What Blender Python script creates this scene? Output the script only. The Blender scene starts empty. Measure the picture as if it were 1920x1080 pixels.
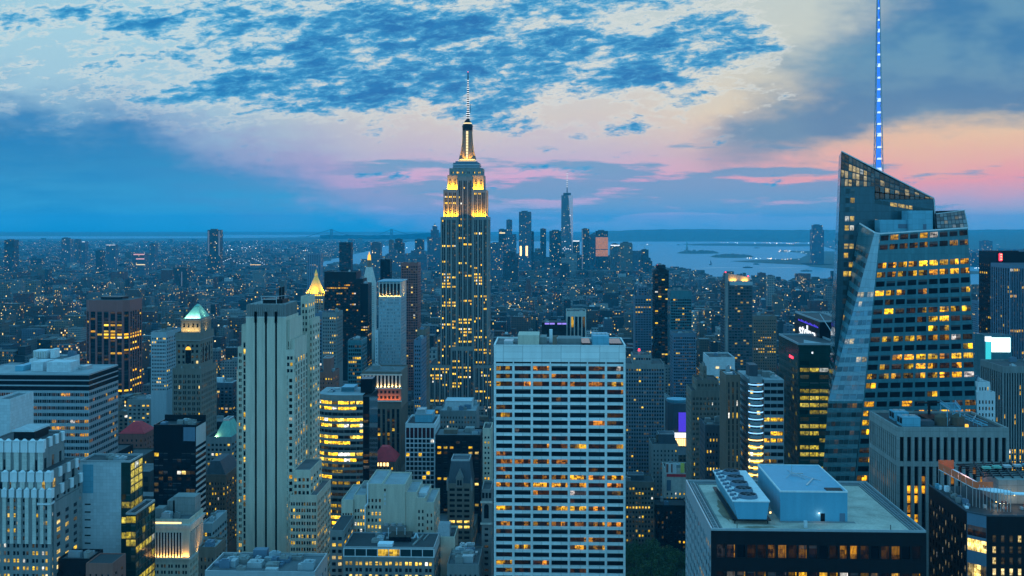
import bpy, math, random
from mathutils import Vector
import numpy as np
SC = bpy.context.scene
COL = SC.collection
R = random.Random(7)
# ------------------------------------------------------------------ camera
YAW = math.radians(2.1)            # street grid runs 2.1 degrees right of the view axis
ca, sa = math.cos(YAW), math.sin(YAW)
F, CX, HY, HC = 2040.0, 960.0, 417.0, 260.0
cam = bpy.data.cameras.new('camera')
cam.sensor_width = 36.0
cam.lens = 36.0*F/1920.0
cam.shift_y = -(540.0-HY)/1920.0
cam.clip_start = 1.0
cam.clip_end = 120000.0
camo = bpy.data.objects.new('camera', cam)
COL.objects.link(camo)
camo.location = (0, 0, HC)
camo.rotation_euler = (math.radians(90), 0, YAW)
SC.camera = camo
SC.view_settings.view_transform = 'Standard'
SC.view_settings.look = 'None'
SC.view_settings.exposure = 0.0
SC.view_settings.gamma = 1.0
SC.cycles.max_bounces = 5
SC.cycles.diffuse_bounces = 2
SC.cycles.glossy_bounces = 2
SC.cycles.transmission_bounces = 2
SC.cycles.volume_bounces = 1
SC.cycles.transparent_max_bounces = 6
SC.cycles.use_denoising = True
SC.cycles.sample_clamp_indirect = 4.0
SC.cycles.caustics_reflective = False
SC.cycles.caustics_refractive = False

def lin(r, g, b):
    f = lambda c: (c/255/12.92) if c/255 <= 0.04045 else ((c/255+0.055)/1.055)**2.4
    return (f(r), f(g), f(b), 1.0)

# ------------------------------------------------------------------ node expressions
class E:
    """one socket of a node tree, with arithmetic"""
    def __init__(s, t, sock): s.t, s.s = t, sock
    def _m(s, op, a, b=None, c=None):
        n = s.t.nodes.new('ShaderNodeMath'); n.operation = op
        for i, v in enumerate((a, b, c)):
            if v is None: continue
            if isinstance(v, E): s.t.links.new(v.s, n.inputs[i])
            else: n.inputs[i].default_value = v
        return E(s.t, n.outputs[0])
    def __add__(s, o): return s._m('ADD', s, o)
    __radd__ = __add__
    def __sub__(s, o): return s._m('SUBTRACT', s, o)
    def __rsub__(s, o): return s._m('SUBTRACT', o, s)
    def __mul__(s, o): return s._m('MULTIPLY', s, o)
    __rmul__ = __mul__
    def __truediv__(s, o): return s._m('DIVIDE', s, o)
    def f(s, op, b=None, c=None): return s._m(op, s, b, c)
    def step(s, lo, hi, a=0.0, b=1.0):
        n = s.t.nodes.new('ShaderNodeMapRange'); n.interpolation_type = 'SMOOTHSTEP'
        s.t.links.new(s.s, n.inputs[0])
        for i, v in ((1, lo), (2, hi), (3, a), (4, b)): n.inputs[i].default_value = v
        return E(s.t, n.outputs[0])
    def ramp(s, lo, hi, stops, interp='LINEAR'):
        """colour ramp over lo..hi; stops are (value, (r,g,b,1)) or (value, grey)"""
        v = (s-lo)/(hi-lo)
        n = s.t.nodes.new('ShaderNodeValToRGB'); s.t.links.new(v.s, n.inputs[0])
        cr = n.color_ramp; cr.interpolation = interp
        st = [((p-lo)/(hi-lo), c if isinstance(c, tuple) else (c, c, c, 1)) for p, c in stops]
        while len(cr.elements) < len(st): cr.elements.new(0.5)
        for e, (p, c) in zip(cr.elements, st): e.position = p
        for e, (p, c) in zip(cr.elements, st): e.position = p; e.color = c
        return E(s.t, n.outputs[0])
def comb(t, x, y, z=0.0):
    n = t.nodes.new('ShaderNodeCombineXYZ')
    for i, v in enumerate((x, y, z)):
        if isinstance(v, E): t.links.new(v.s, n.inputs[i])
        else: n.inputs[i].default_value = v
    return E(t, n.outputs[0])
def noise(t, vec, scale, detail=4.0, rough=0.5, distort=0.0, out=0):
    n = t.nodes.new('ShaderNodeTexNoise')
    t.links.new(vec.s, n.inputs['Vector'])
    n.inputs['Scale'].default_value = scale; n.inputs['Detail'].default_value = detail
    n.inputs['Roughness'].default_value = rough; n.inputs['Distortion'].default_value = distort
    return E(t, n.outputs[out])
def white(t, vec):
    n = t.nodes.new('ShaderNodeTexWhiteNoise'); n.noise_dimensions = '3D'
    t.links.new(vec.s, n.inputs['Vector'])
    return E(t, n.outputs[0])
def mix(t, fac, a, b, mode='MIX'):
    n = t.nodes.new('ShaderNodeMix'); n.data_type = 'RGBA'; n.blend_type = mode
    n.clamp_factor = True
    for k, v in ((0, fac), (6, a), (7, b)):
        if isinstance(v, E): t.links.new(v.s, n.inputs[k])
        else: n.inputs[k].default_value = v
    return E(t, n.outputs[2])
def sep(t, vec):
    n = t.nodes.new('ShaderNodeSeparateXYZ'); t.links.new(vec.s, n.inputs[0])
    return [E(t, o) for o in n.outputs]

# ------------------------------------------------------------------ dusk sky (world)
SUN_EL, SUN_AZ = math.radians(1.0), math.radians(35.0)    # the last light, low in the west
def build_world():
    w = bpy.data.worlds.new('World'); SC.world = w; w.use_nodes = True
    t = w.node_tree; t.nodes.clear()
    tc = t.nodes.new('ShaderNodeTexCoord')
    d = E(t, tc.outputs['Generated'])
    x, y, z = sep(t, d)
    fwd = y*ca - x*sa
    rgt = x*ca + y*sa
    ff = fwd.f('MAXIMUM', 0.12)
    U = rgt/ff*F + CX              # compass direction and height above the horizon, as tangents
    V = HY - z/ff*F
    S = comb(t, U*0.001, V*0.001, 0.0)
    wn = noise(t, comb(t, U*0.001, V*0.0022), 6.0, 3.0, 0.55)
    wf = noise(t, comb(t, U*0.001+3.7, V*0.0024), 22.0, 4.0, 0.6)
    Vw = V + (wn-0.5)*60.0 + (wf-0.5)*16.0
    L = Vw.ramp(-120, 460, [(-120, lin(150,200,220)), (60, lin(166,208,224)), (190, lin(160,198,218)), (270, lin(120,178,214)), (340, lin(86,165,212)), (440, lin(18,150,210))])
    C = Vw.ramp(-120, 460, [(-120, lin(175,205,215)), (120, lin(206,213,211)), (220, lin(214,205,200)), (290, lin(200,186,206)), (345, lin(226,172,206)), (385, lin(190,176,210)), (415, lin(140,175,212)), (440, lin(90,168,212))])
    Rr = Vw.ramp(-120, 460, [(-120, lin(190,205,205)), (110, lin(205,208,196)), (200, lin(236,212,172)), (270, lin(238,192,164)), (340, lin(240,162,170)), (375, lin(196,170,196)), (405, lin(160,178,204)), (440, lin(120,172,210))])
    c = mix(t, U.step(250, 850), L, C)
    c = mix(t, U.step(1050, 1650), c, Rr)
    # low streaks over the pink band
    st = noise(t, comb(t, U*0.001, V*0.007), 5.0, 5.0, 0.55)
    stm = (st + (U.step(450, 750)*U.step(1850, 1500) * V.step(275, 330)*V.step(440, 385))*0.22).step(0.60, 0.72)
    stm = stm*V.step(230, 290)*U.step(450, 680)
    c = mix(t, stm*0.85, c, lin(104, 158, 196))
    # A: smooth blue bank low on the left
    cu = U.ramp(-400, 1000, [(-400, .40), (0, .38), (250, .42), (430, .53), (620, .67), (900, .88), (1000, 1.0)])
    am = (V - cu*500.0 + (wn-0.5)*150.0 + (wf-0.5)*70.0 + (st-0.5)*60.0).step(-75, 85)
    ac = Vw.ramp(150, 440, [(150, lin(62,132,186)), (230, lin(34,118,176)), (320, lin(54,142,194)), (400, lin(60,162,212)), (440, lin(24,156,214))])
    ac = mix(t, (st-0.4)*2.0, ac, mix(t, U.step(100, 700), lin(24, 128, 190), lin(110, 150, 196)))
    pm = (am*(1.0-am)*3.2)*U.step(100, 600)
    c = mix(t, am*0.93, c, ac)
    c = mix(t, pm*0.35, c, lin(214, 170, 206))
    # C: grey-blue mass climbing to the right
    edge = (U-1290.0)*0.55 + (V-300.0)*0.62*(-1.0)*0.0
    lowr = U.ramp(1200, 2200, [(1200, .50), (1330, .62), (1450, .60), (1700, .47), (1920, .44), (2200, .42)])
    leftb = V.ramp(-100, 330, [(-100, .62), (0, .60), (150, .46), (230, .36), (330, .28)])
    cm = (U - 1000.0 - leftb*1000.0 + (wn-0.5)*300.0 + (wf-0.5)*90.0).step(-90, 150) * (V - lowr*500.0 + (wn-0.5)*80.0 + (wf-0.5)*40.0 + (st-0.5)*40.0).step(34, -34)
    cc = mix(t, wn.step(0.35, 0.65), lin(44, 120, 172), lin(92, 146, 180))
    cc = mix(t, V.step(60, 280)*0.6, cc, lin(112, 142, 172))
    c = mix(t, cm*0.93, c, cc)
    # B: broken dark blue deck overhead
    def blob(cx, cy, rx, ry, a):
        q = ((U-cx)/rx).f('POWER', 2.0) + ((V-cy)/ry).f('POWER', 2.0)
        return (q*(-1.0)).f('EXPONENT')*a
    B = None
    for b in ((600,165,330,48,.44), (850,120,330,66,.46), (760,60,300,44,.34), (470,35,300,38,.24), (900,200,120,30,.22), (975,243,90,14,.34), (1270,100,170,60,.36),
              (1080,10,420,30,.26), (25,40,60,22,.22), (320,110,80,24,.24), (1210,150,90,22,.2), (735,328,70,11,.34), (1010,315,110,13,.28), (1190,238,90,16,.2), (1265,190,60,12,.2), (300,190,80,8,.2),
              (780,-60,900,60,.22), (240,45,150,22,.24), (1400,60,90,60,.26), (130,20,130,16,.22), (1480,90,60,14,.25), (520,95,120,14,.2)):
        q = blob(*b); B = q if B is None else B+q
    fb = noise(t, comb(t, U*0.001+(wn-0.5)*0.06, V*0.0029+U*0.0002+(wf-0.5)*0.05), 8.0, 10.0, 0.66, 0.2)
    fb2 = noise(t, comb(t, U*0.001+9.0, V*0.0030+U*0.0003), 30.0, 7.0, 0.66, 0.3)
    den = (fb-0.5)*1.5 + (fb2-0.5)*0.95 + B.f('MINIMUM', 0.5)*0.92 + 0.53
    den = den - U.step(1330, 1600)*0.5*V.step(400, 60)
    bm = den.step(0.68, 0.97)*(am*(-0.7)+1.0)
    core = den.step(0.82, 1.20)
    bc = mix(t, core, lin(70, 168, 214), lin(0, 106, 174))
    bc = mix(t, fb2.step(0.45, 0.7)*0.55, bc, lin(20, 140, 198))
    bright = (den.step(0.56, 0.70)*den.step(0.86, 0.72))*V.step(300, 180)*(am*(-1.0)+1.0)
    c = mix(t, bright*0.5, c, lin(226, 228, 222))
    c = mix(t, bm*0.95, c, bc)
    # unseen sky behind and high above: dusk blue, brightened to light the facades
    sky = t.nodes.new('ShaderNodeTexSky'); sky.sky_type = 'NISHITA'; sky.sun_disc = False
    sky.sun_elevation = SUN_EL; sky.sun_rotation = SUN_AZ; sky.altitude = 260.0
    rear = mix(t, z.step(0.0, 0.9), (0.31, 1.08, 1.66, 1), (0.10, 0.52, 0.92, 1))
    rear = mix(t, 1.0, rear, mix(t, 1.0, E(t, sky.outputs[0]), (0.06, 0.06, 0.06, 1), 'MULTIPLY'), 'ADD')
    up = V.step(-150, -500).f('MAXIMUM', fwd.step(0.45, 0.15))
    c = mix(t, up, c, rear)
    c = mix(t, z.step(0.0, -0.03), c, lin(16, 80, 120))
    bg = t.nodes.new('ShaderNodeBackground'); t.links.new(c.s, bg.inputs[0]); bg.inputs[1].default_value = 1.0
    o = t.nodes.new('ShaderNodeOutputWorld'); t.links.new(bg.outputs[0], o.inputs[0])
    w.cycles.sampling_method = 'MANUAL'; w.cycles.sample_map_resolution = 512
build_world()
sun = bpy.data.lights.new('sun', 'SUN'); sun.energy = 0.12; sun.angle = math.radians(12); sun.color = (1.0, 0.62, 0.5)
suno = bpy.data.objects.new('sun', sun); COL.objects.link(suno)
sd = Vector((math.sin(SUN_AZ)*math.cos(SUN_EL+.06), math.cos(SUN_AZ)*math.cos(SUN_EL+.06), math.sin(SUN_EL+.06)))
suno.rotation_euler = sd.to_track_quat('Z', 'Y').to_euler()
# ------------------------------------------------------------------ photograph -> place
def wx(px, Y):
    k = (px-CX)/F
    return Y*(k*ca-sa)/(ca+k*sa)
def dep(x, Y): return -x*sa+Y*ca
def wz(py, x, Y): return HC-(py-HY)*dep(x, Y)/F
def proj(x, y, z):
    d = dep(x, y); r = x*ca+y*sa
    return (CX+F*r/d, HY+F*(HC-z)/d, d)
def gpt(px, py):
    """the point of the ground (z=0) seen at px,py"""
    d = F*HC/(py-HY); r = (px-CX)/F*d
    return (r*ca-d*sa, r*sa+d*ca)
VPX = CX+F*math.tan(YAW)

# ------------------------------------------------------------------ materials
MAT = {}
def newmat(name):
    m = bpy.data.materials.new(name); m.use_nodes = True
    t = m.node_tree; t.nodes.clear()
    o = t.nodes.new('ShaderNodeOutputMaterial'); p = t.nodes.new('ShaderNodeBsdfPrincipled')
    t.links.new(p.outputs[0], o.inputs[0])
    m.cycles.emission_sampling = 'NONE'
    MAT[name] = m
    return m, t, p
def put(t, p, key, v):
    if isinstance(v, E): t.links.new(v.s, p.inputs[key])
    else: p.inputs[key].default_value = v
def pos(t): return E(t, t.nodes.new('ShaderNodeNewGeometry').outputs['Position'])
def wall_mat(name, col, rough=0.8, var=0.34, spec=0.3, metal=0.0, panel=None):
    """masonry, concrete or metal with streaks and stains; panel = (width, height) of its joints in metres"""
    m, t, p = newmat(name)
    P = pos(t); x, y, z = sep(t, P)
    n = noise(t, comb(t, (x+y)*0.35, (x-y)*0.35, z*0.05), 1.0, 5.0, 0.6)
    n2 = noise(t, P, 1.6, 3.0, 0.7)
    k = (n-0.5)*var*2.2 + (n2-0.5)*var*1.2 + 1.0
    if panel:
        a = ((x+y)/panel[0]).f('FRACT'); b = (z/panel[1]).f('FRACT')
        j = (a.step(0.0, 0.04)*a.step(1.0, 0.96)*b.step(0.0, 0.05)*b.step(1.0, 0.95))
        cell = white(t, comb(t, ((x+y)/panel[0]).f('FLOOR'), (z/panel[1]).f('FLOOR'), 1.0))
        k = k*(j*0.3+0.7)*(cell*0.16+0.92)
    c = mix(t, 1.0, (*col, 1), comb(t, k, k, k), 'MULTIPLY')
    put(t, p, 'Base Color', c); put(t, p, 'Roughness', rough); put(t, p, 'Metallic', metal)
    put(t, p, 'Specular IOR Level', spec)
    return m
def roof_mat(name, col, var=0.5):
    m, t, p = newmat(name)
    P = pos(t)
    n = noise(t, P, 0.09, 6.0, 0.65, 0.6); n2 = noise(t, P, 1.4, 3.0, 0.6)
    k = (n-0.5)*var*2 + (n2-0.5)*var + 1.0
    put(t, p, 'Base Color', mix(t, 1.0, (*col, 1), comb(t, k, k, k), 'MULTIPLY')); put(t, p, 'Roughness', 0.85)
    return m
HUE = [(0.0, (1.0, .28, .02, 1)), (.35, (1.0, .46, .012, 1)), (.6, (1.0, .60, .02, 1)), (.8, (1.0, .66, .14, 1)), (1.0, (.95, .80, .50, 1))]
def pane_mat(name, base=(.006, .010, .016), rough=0.12, gain=1.0, detail=1.0, mull=0.0, hue=HUE, metal=0.0, busy=0.75, sub=0.0, spec=0.14):
    """window glass; the 'lit' attribute holds (how far the room lamps are on, warmth, seed); a lit room shows furniture, ceiling and blinds"""
    m, t, p = newmat(name)
    at = t.nodes.new('ShaderNodeAttribute'); at.attribute_name = 'lit'
    br, hu, sd = sep(t, E(t, at.outputs['Color']))
    uvn = t.nodes.new('ShaderNodeUVMap'); uvn.uv_map = 'uv'
    u, v, _ = sep(t, E(t, uvn.outputs[0]))
    q = comb(t, u*detail+sd*37.0, v*1.6+sd*11.0, sd*53.0)
    n = noise(t, q, 1.3, 4.0, 0.75)
    cell = white(t, comb(t, (u*detail*0.55).f('FLOOR'), (v*3.0).f('FLOOR'), (sd*997.0).f('FLOOR')))
    tex = (n-0.36)*3.6*busy + (cell-0.4)*1.2*busy + (1.0-busy)
    tex = tex.f('MAXIMUM', 0.04).f('MINIMUM', 1.5)
    tex = tex*v.step(0.0, 0.35, 0.55, 1.0)
    e = br*tex*gain
    if sub:
        c2 = white(t, comb(t, (u/sub).f('FLOOR'), 2.0, (sd*991.0).f('FLOOR')))
        e = e*(c2 - (br-0.5)*0.5).step(0.62, 0.42, 0.07, 1.35)
    if mull:
        a = (u/mull).f('FRACT'); mm = a.step(0.0, 0.10)*a.step(1.0, 0.90)
        e = e*(mm*0.75+0.25)
    h2 = hu + (n-0.5)*0.5
    c = h2.ramp(0.0, 1.0, hue)
    c = mix(t, (sd*7.0).f('FRACT').f('LESS_THAN', 0.08)*0.7, c, (.80, .92, 1.0, 1))
    # a drawn blind in the upper part of some windows
    blind = (sd.step(0.55, 0.56))*(v - sd*0.9).step(0.0, 0.05)
    var = sd*1.1+.45; put(t, p, 'Base Color', mix(t, blind*0.4, mix(t, 1.0, (*base, 1), comb(t, var, var, var), 'MULTIPLY'), (.14, .15, .15, 1)))  # tone spread from pane to pane stands in for uneven reflections
    put(t, p, 'Roughness', rough); put(t, p, 'Metallic', metal); put(t, p, 'Specular IOR Level', spec)
    put(t, p, 'Emission Color', c); put(t, p, 'Emission Strength', e)
    return m
def glow_mat(name, col, strength):
    m, t, p = newmat(name)
    put(t, p, 'Base Color', (.02, .02, .02, 1)); put(t, p, 'Emission Color', (*col, 1)); put(t, p, 'Emission Strength', strength)
    return m
def city_mat(name, bay=3.2, flr=3.6, wf=0.5, hf=0.5, lit=0.06):
    """brick and stone walls with their rows of windows, for the blocks of the city; colour from the mesh"""
    m, t, p = newmat(name)
    at = t.nodes.new('ShaderNodeAttribute'); at.attribute_name = 'bcol'
    col = E(t, at.outputs['Color']); den = E(t, at.outputs['Alpha'])
    g = t.nodes.new('ShaderNodeNewGeometry'); P = E(t, g.outputs['Position'])
    x, y, z = sep(t, P); nx, ny, nz = sep(t, E(t, g.outputs['Normal']))
    side = nx.f('ABSOLUTE').f('GREATER_THAN', 0.7)
    u = side*y + (1.0-side)*x
    cu = (u/bay).f('FLOOR'); cv = (z/flr).f('FLOOR')
    fu = (u/bay).f('FRACT'); fv = (z/flr).f('FRACT')
    r = white(t, comb(t, cu, cv, side*7.0))
    r2 = white(t, comb(t, cu+31.0, cv, side*3.0))
    w = fu.step((1-wf)/2-.04, (1-wf)/2)*fu.step(1-(1-wf)/2+.04, 1-(1-wf)/2)*fv.step((1-hf)/2-.04, (1-hf)/2)*fv.step(1-(1-hf)/2+.04, 1-(1-hf)/2)
    wallf = nz.f('ABSOLUTE').step(0.4, 0.3)
    w = w*wallf
    cl = noise(t, P, 0.03, 2.0)
    n = noise(t, comb(t, (x+y)*0.3, (x-y)*0.3, z*0.06), 1.0, 4.0, 0.6)
    nr = noise(t, P, 0.12, 5.0, 0.7)
    k = (n-0.5)*0.6+1.0
    base = mix(t, 1.0, col, comb(t, k, k, k), 'MULTIPLY')
    # roofs: tar, gravel, silver paint
    rk = (nr-0.5)*1.5+0.9
    roofc = mix(t, white(t, comb(t, den*91.0, 3.0, 5.0)), (.03, .032, .035, 1), (.19, .19, .19, 1))
    roofc = mix(t, 1.0, roofc, comb(t, rk, rk, rk), 'MULTIPLY')
    base = mix(t, nz.f('GREATER_THAN', 0.5), base, roofc)
    base = mix(t, w*0.92, base, (.012, .018, .028, 1))
    put(t, p, 'Base Color', base); put(t, p, 'Roughness', w*(-0.4)+0.8); put(t, p, 'Specular IOR Level', .25)
    on = (r - (cl-0.5)*0.35).f('GREATER_THAN', 1.0-lit)
    put(t, p, 'Emission Color', r2.ramp(0, 1, HUE))
    put(t, p, 'Emission Strength', on*w*(r2*r2*2.2+0.12))
    return m

# ------------------------------------------------------------------ mesh builder
class MB:
    def __init__(s): s.v = []; s.f = []; s.c = []
    def quad(s, a, b, c, d):
        i = len(s.v); s.v += [a, b, c, d]; s.f.append((i, i+1, i+2, i+3))
    def poly(s, pts):
        i = len(s.v); s.v += list(pts); s.f.append(tuple(range(i, i+len(pts))))
    def box(s, x0, x1, y0, y1, z0, z1, bottom=False):
        i = len(s.v)
        s.v += [(x0,y0,z0),(x1,y0,z0),(x1,y1,z0),(x0,y1,z0),(x0,y0,z1),(x1,y0,z1),(x1,y1,z1),(x0,y1,z1)]
        fs = [(4,5,6,7),(0,1,5,4),(1,2,6,5),(2,3,7,6),(3,0,4,7)]
        if bottom: fs.append((3,2,1,0))
        s.f += [tuple(i+k for k in f) for f in fs]
        return s
    def frust(s, x0, x1, y0, y1, z0, X0, X1, Y0, Y1, z1):
        i = len(s.v)
        s.v += [(x0,y0,z0),(x1,y0,z0),(x1,y1,z0),(x0,y1,z0),(X0,Y0,z1),(X1,Y0,z1),(X1,Y1,z1),(X0,Y1,z1)]
        s.f += [tuple(i+k for k in f) for f in [(4,5,6,7),(0,1,5,4),(1,2,6,5),(2,3,7,6),(3,0,4,7)]]
        return s
    def prism(s, pts, z0, z1, cap=True):
        """upright prism over a plan outline (anticlockwise seen from above); z1 may be a list"""
        n = len(pts); i = len(s.v)
        zz = z1 if isinstance(z1, (list, tuple)) else [z1]*n
        s.v += [(p[0], p[1], z0) for p in pts]+[(p[0], p[1], zz[k]) for k, p in enumerate(pts)]
        for k in range(n):
            j = (k+1) % n; s.f.append((i+k, i+j, i+n+j, i+n+k))
        if cap: s.f.append(tuple(i+n+k for k in range(n)))
        return s
    def cyl(s, x, y, r0, z0, r1, z1, n=10, cap=True):
        i = len(s.v)
        for (r, z) in ((r0, z0), (r1, z1)):
            s.v += [(x+r*math.cos(2*math.pi*k/n), y+r*math.sin(2*math.pi*k/n), z) for k in range(n)]
        for k in range(n):
            j = (k+1) % n; s.f.append((i+k, i+j, i+n+j, i+n+k))
        if cap: s.f.append(tuple(i+n+k for k in range(n)))
        return s
    def bar(s, a, b, w):
        """square bar between two points"""
        a = Vector(a); b = Vector(b); d = (b-a).normalized()
        u = d.cross(Vector((0, 0, 1)));  u = Vector((1, 0, 0)) if u.length < 1e-4 else u.normalized()
        q = d.cross(u); i = len(s.v)
        for p in (a, b):
            for (m, n) in ((-1,-1),(1,-1),(1,1),(-1,1)): s.v.append(tuple(p+u*m*w/2+q*n*w/2))
        s.f += [tuple(i+k for k in f) for f in [(0,1,5,4),(1,2,6,5),(2,3,7,6),(3,0,4,7),(4,5,6,7),(3,2,1,0)]]
        return s
    def ring(s, x0, x1, y0, y1, z0, z1, w):
        """parapet: four butted walls round a roof"""
        s.box(x0, x1, y0, y0+w, z0, z1); s.box(x0, x1, y1-w, y1, z0, z1)
        s.box(x0, x0+w, y0+w, y1-w, z0, z1); s.box(x1-w, x1, y0+w, y1-w, z0, z1)
        return s
    def mesh(s, name, mat, org=(0, 0, 0), uv=None):
        me = bpy.data.meshes.new(name)
        ox, oy, oz = org
        me.from_pydata([(a-ox, b-oy, c-oz) for a, b, c in s.v], [], s.f)
        if mat is not None: me.materials.append(MAT[mat] if isinstance(mat, str) else mat)
        return me
def link(name, me, parent=None, loc=(0, 0, 0)):
    o = bpy.data.objects.new(name, me); COL.objects.link(o); o.location = loc
    if parent: o.parent = parent
    return o
def tag(o, label=None, cat=None, group=None, kind=None):
    if label: o['label'] = label
    if cat: o['category'] = cat
    if group: o['group'] = group
    if kind: o['kind'] = kind
    return o
HERO = []       # (px0, px1, top, seen down to, Y, D, label)
def set_attr(me, name, vals):
    a = me.attributes.new(name, 'FLOAT_COLOR', 'POINT'); a.data.foreach_set('color', np.asarray(vals, dtype=np.float32).ravel())
def pane_mesh(panes, mat, org, name='window'):
    me = bpy.data.meshes.new(name); v = []; f = []; uv = []; at = []
    for (q, l) in panes:
        i = len(v)
        v += [(a-org[0], b-org[1], c-org[2]) for a, b, c in q]; f.append((i, i+1, i+2, i+3))
        w = math.dist(q[0][:2], q[1][:2])
        uv += [0, 0, w, 0, w, 1, 0, 1]
        at += list(l)+[1.0] if False else [c for _ in range(4) for c in (*l, 1.0)]
    me.from_pydata(v, [], f); me.materials.append(MAT[mat])
    ul = me.uv_layers.new(name='uv'); ul.data.foreach_set('uv', uv)
    set_attr(me, 'lit', at)
    return me
class Bld:
    """a building: an Empty at its base with its parts"""
    def __init__(s, name, label, cat='skyscraper', at=(0, 0), group=None):
        s.org = (at[0], at[1], 0.0); s.panes = []
        s.o = link(name, None, None, s.org); s.o.empty_display_size = 5
        tag(s.o, label, cat, group)
    def part(s, name, mb, mat, parent=None, label=None):
        if not mb.f: return None
        o = link(name, mb.mesh(name, mat, s.org), parent or s.o)
        if label: o['label'] = label
        return o
    def facade(s, mb, o, u, W, z0, z1, cu, cv, rec=0.35, lit=None, prio=0, mat='pane'):
        """one wall with real openings: cu = openings along it, cv = (bottom, top) of each window row"""
        n = (u[1], -u[0])
        def P(a, z, r=0.0): return (o[0]+u[0]*a-n[0]*r, o[1]+u[1]*a-n[1]*r, z)
        cv = sorted(c for c in cv if c[0] > z0+0.05 and c[1] < z1-0.05)
        zz = z0
        for j, (va, vb) in enumerate(cv):
            mb.quad(P(0, zz), P(W, zz), P(W, va), P(0, va)); zz = vb
            uu = 0.0
            for i, (a, b) in enumerate(cu):
                if a > uu+1e-4: mb.quad(P(uu, va), P(a, va), P(a, vb), P(uu, vb))
                uu = b
                mb.quad(P(a, va), P(b, va), P(b, va, rec), P(a, va, rec))
                mb.quad(P(a, vb, rec), P(b, vb, rec), P(b, vb), P(a, vb))
                mb.quad(P(a, va), P(a, va, rec), P(a, vb, rec), P(a, vb))
                mb.quad(P(b, va, rec), P(b, va), P(b, vb), P(b, vb, rec))
                l = lit(i, j, len(cu), len(cv)) if lit else (0, 0, R.random())
                s.panes.append((prio*1e6-vb*10+i*0.01, (P(a, va, rec), P(b, va, rec), P(b, vb, rec), P(a, vb, rec)), l, mat))
            if uu < W-1e-4: mb.quad(P(uu, va), P(W, va), P(W, vb), P(uu, vb))
        mb.quad(P(0, zz), P(W, zz), P(W, z1), P(0, z1))
    def windows(s, keep=100, wname='window'):
        s.panes.sort(key=lambda a: a[0])
        for (_, q, l, m) in s.panes[:keep]:
            link(wname, pane_mesh([(q, l)], m, s.org), s.o)
        rest = {}
        for (_, q, l, m) in s.panes[keep:]: rest.setdefault(m, []).append((q, l))
        for m, ps in rest.items():
            o = link(wname, pane_mesh(ps, m, s.org), s.o); o['kind'] = 'stuff'
        s.panes = []
def cuts(W, n, frac, m=0.0):
    p = (W-2*m)/n
    return [(m+p*i+p*(1-frac)/2, m+p*i+p*(1+frac)/2) for i in range(n)]
def pairs(W, n, frac, m=0.0, gap=0.12):
    """n bays, each a pair of windows"""
    p = (W-2*m)/n; w = p*frac; g = p*gap; out = []
    for i in range(n):
        c = m+p*i+p/2; out += [(c-w/2, c-g/2), (c+g/2, c+w/2)]
    return out
def rows(ztop, zbot, pitch, frac, off=0.5):
    out = []; z = ztop
    while z-pitch > zbot:
        h = pitch*frac; b = z-pitch+(pitch-h)*off
        out.append((b, b+h)); z -= pitch
    return out
def office(p=0.3, hue=0.45, hv=0.35, bmin=0.25, bmax=1.0, run=0.6, rowv=1.0, seed=None):
    """which rooms have their lamps on: whole stretches of one floor tend to be on together"""
    r = random.Random(R.random() if seed is None else seed); st = {}
    def f(i, j, ni, nj):
        if j not in st: st[j] = [min(1, max(0, p*(1-rowv)+p*rowv*2*r.random()**1.3)), None]
        pj, prev = st[j]
        on = prev if (prev is not None and r.random() < run) else (r.random() < pj)
        st[j][1] = on
        b = (bmin+(bmax-bmin)*r.random()**1.5) if on else (0.0 if r.random() < 0.8 else 0.05*r.random())
        return (b, min(1, max(0, hue+(r.random()-0.5)*hv)), r.random())
    return f
def lamp_area(name, loc, aim, sx, sy, power, col, parent=None, spread=180):
    l = bpy.data.lights.new(name, 'AREA'); l.shape = 'RECTANGLE'; l.size = sx; l.size_y = sy
    l.energy = power; l.color = col; l.spread = math.radians(spread)
    if parent: loc = tuple(a-b for a, b in zip(loc, parent.location)); aim = tuple(a-b for a, b in zip(aim, parent.location))
    o = link(name, l, parent, loc)
    o.rotation_euler = (Vector(aim)-Vector(loc)).to_track_quat('-Z', 'Y').to_euler()
    return o

# ------------------------------------------------------------------ the materials of the place
wall_mat('limestone', (.20, .20, .19)); wall_mat('pale_stone', (.52, .50, .45), panel=(1.6, 1.2)); wall_mat('grey_stone', (.20, .205, .20))
wall_mat('travertine', (.74, .74, .72), 0.5, 0.10, panel=(9.2, 3.0)); wall_mat('white_paint', (.66, .67, .68), 0.6, 0.2)
wall_mat('cream_brick', (.54, .47, .37)); wall_mat('tan_brick', (.17, .12, .09)); wall_mat('red_brick', (.26, .10, .075))
wall_mat('brown_metal', (.27, .085, .07), 0.4, 0.2); wall_mat('dark_metal', (.010, .011, .014), 0.4, 0.3, 0.10); wall_mat('black_glass', (.006, .008, .012), 0.12, 0.2, 0.14)
wall_mat('steel', (.42, .46, .48), 0.35, 0.2, 0.5, 0.4); wall_mat('blue_metal', (.13, .36, .46), 0.45, 0.14, panel=(3.0, 2.4)); wall_mat('concrete', (.24, .245, .235), 0.85, 0.3, panel=(3.5, 3.5))
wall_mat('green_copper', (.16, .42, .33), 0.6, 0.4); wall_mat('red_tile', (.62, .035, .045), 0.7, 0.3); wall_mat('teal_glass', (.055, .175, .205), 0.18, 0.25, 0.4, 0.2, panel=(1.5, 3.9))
wall_mat('dark_roof', (.035, .04, .045), 0.7, 0.5); wall_mat('gold_leaf', (.85, .50, .10), 0.35, 0.15, 0.5, 0.5); wall_mat('slate', (.05, .065, .08), 0.6, 0.4)
wall_mat('silver_spandrel', (.30, .36, .39), 0.4, 0.18, 0.4, 0.2); wall_mat('green_glass', (.010, .04, .036), 0.14, 0.4, 0.25, 0.1, panel=(1.6, 3.8))
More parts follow.
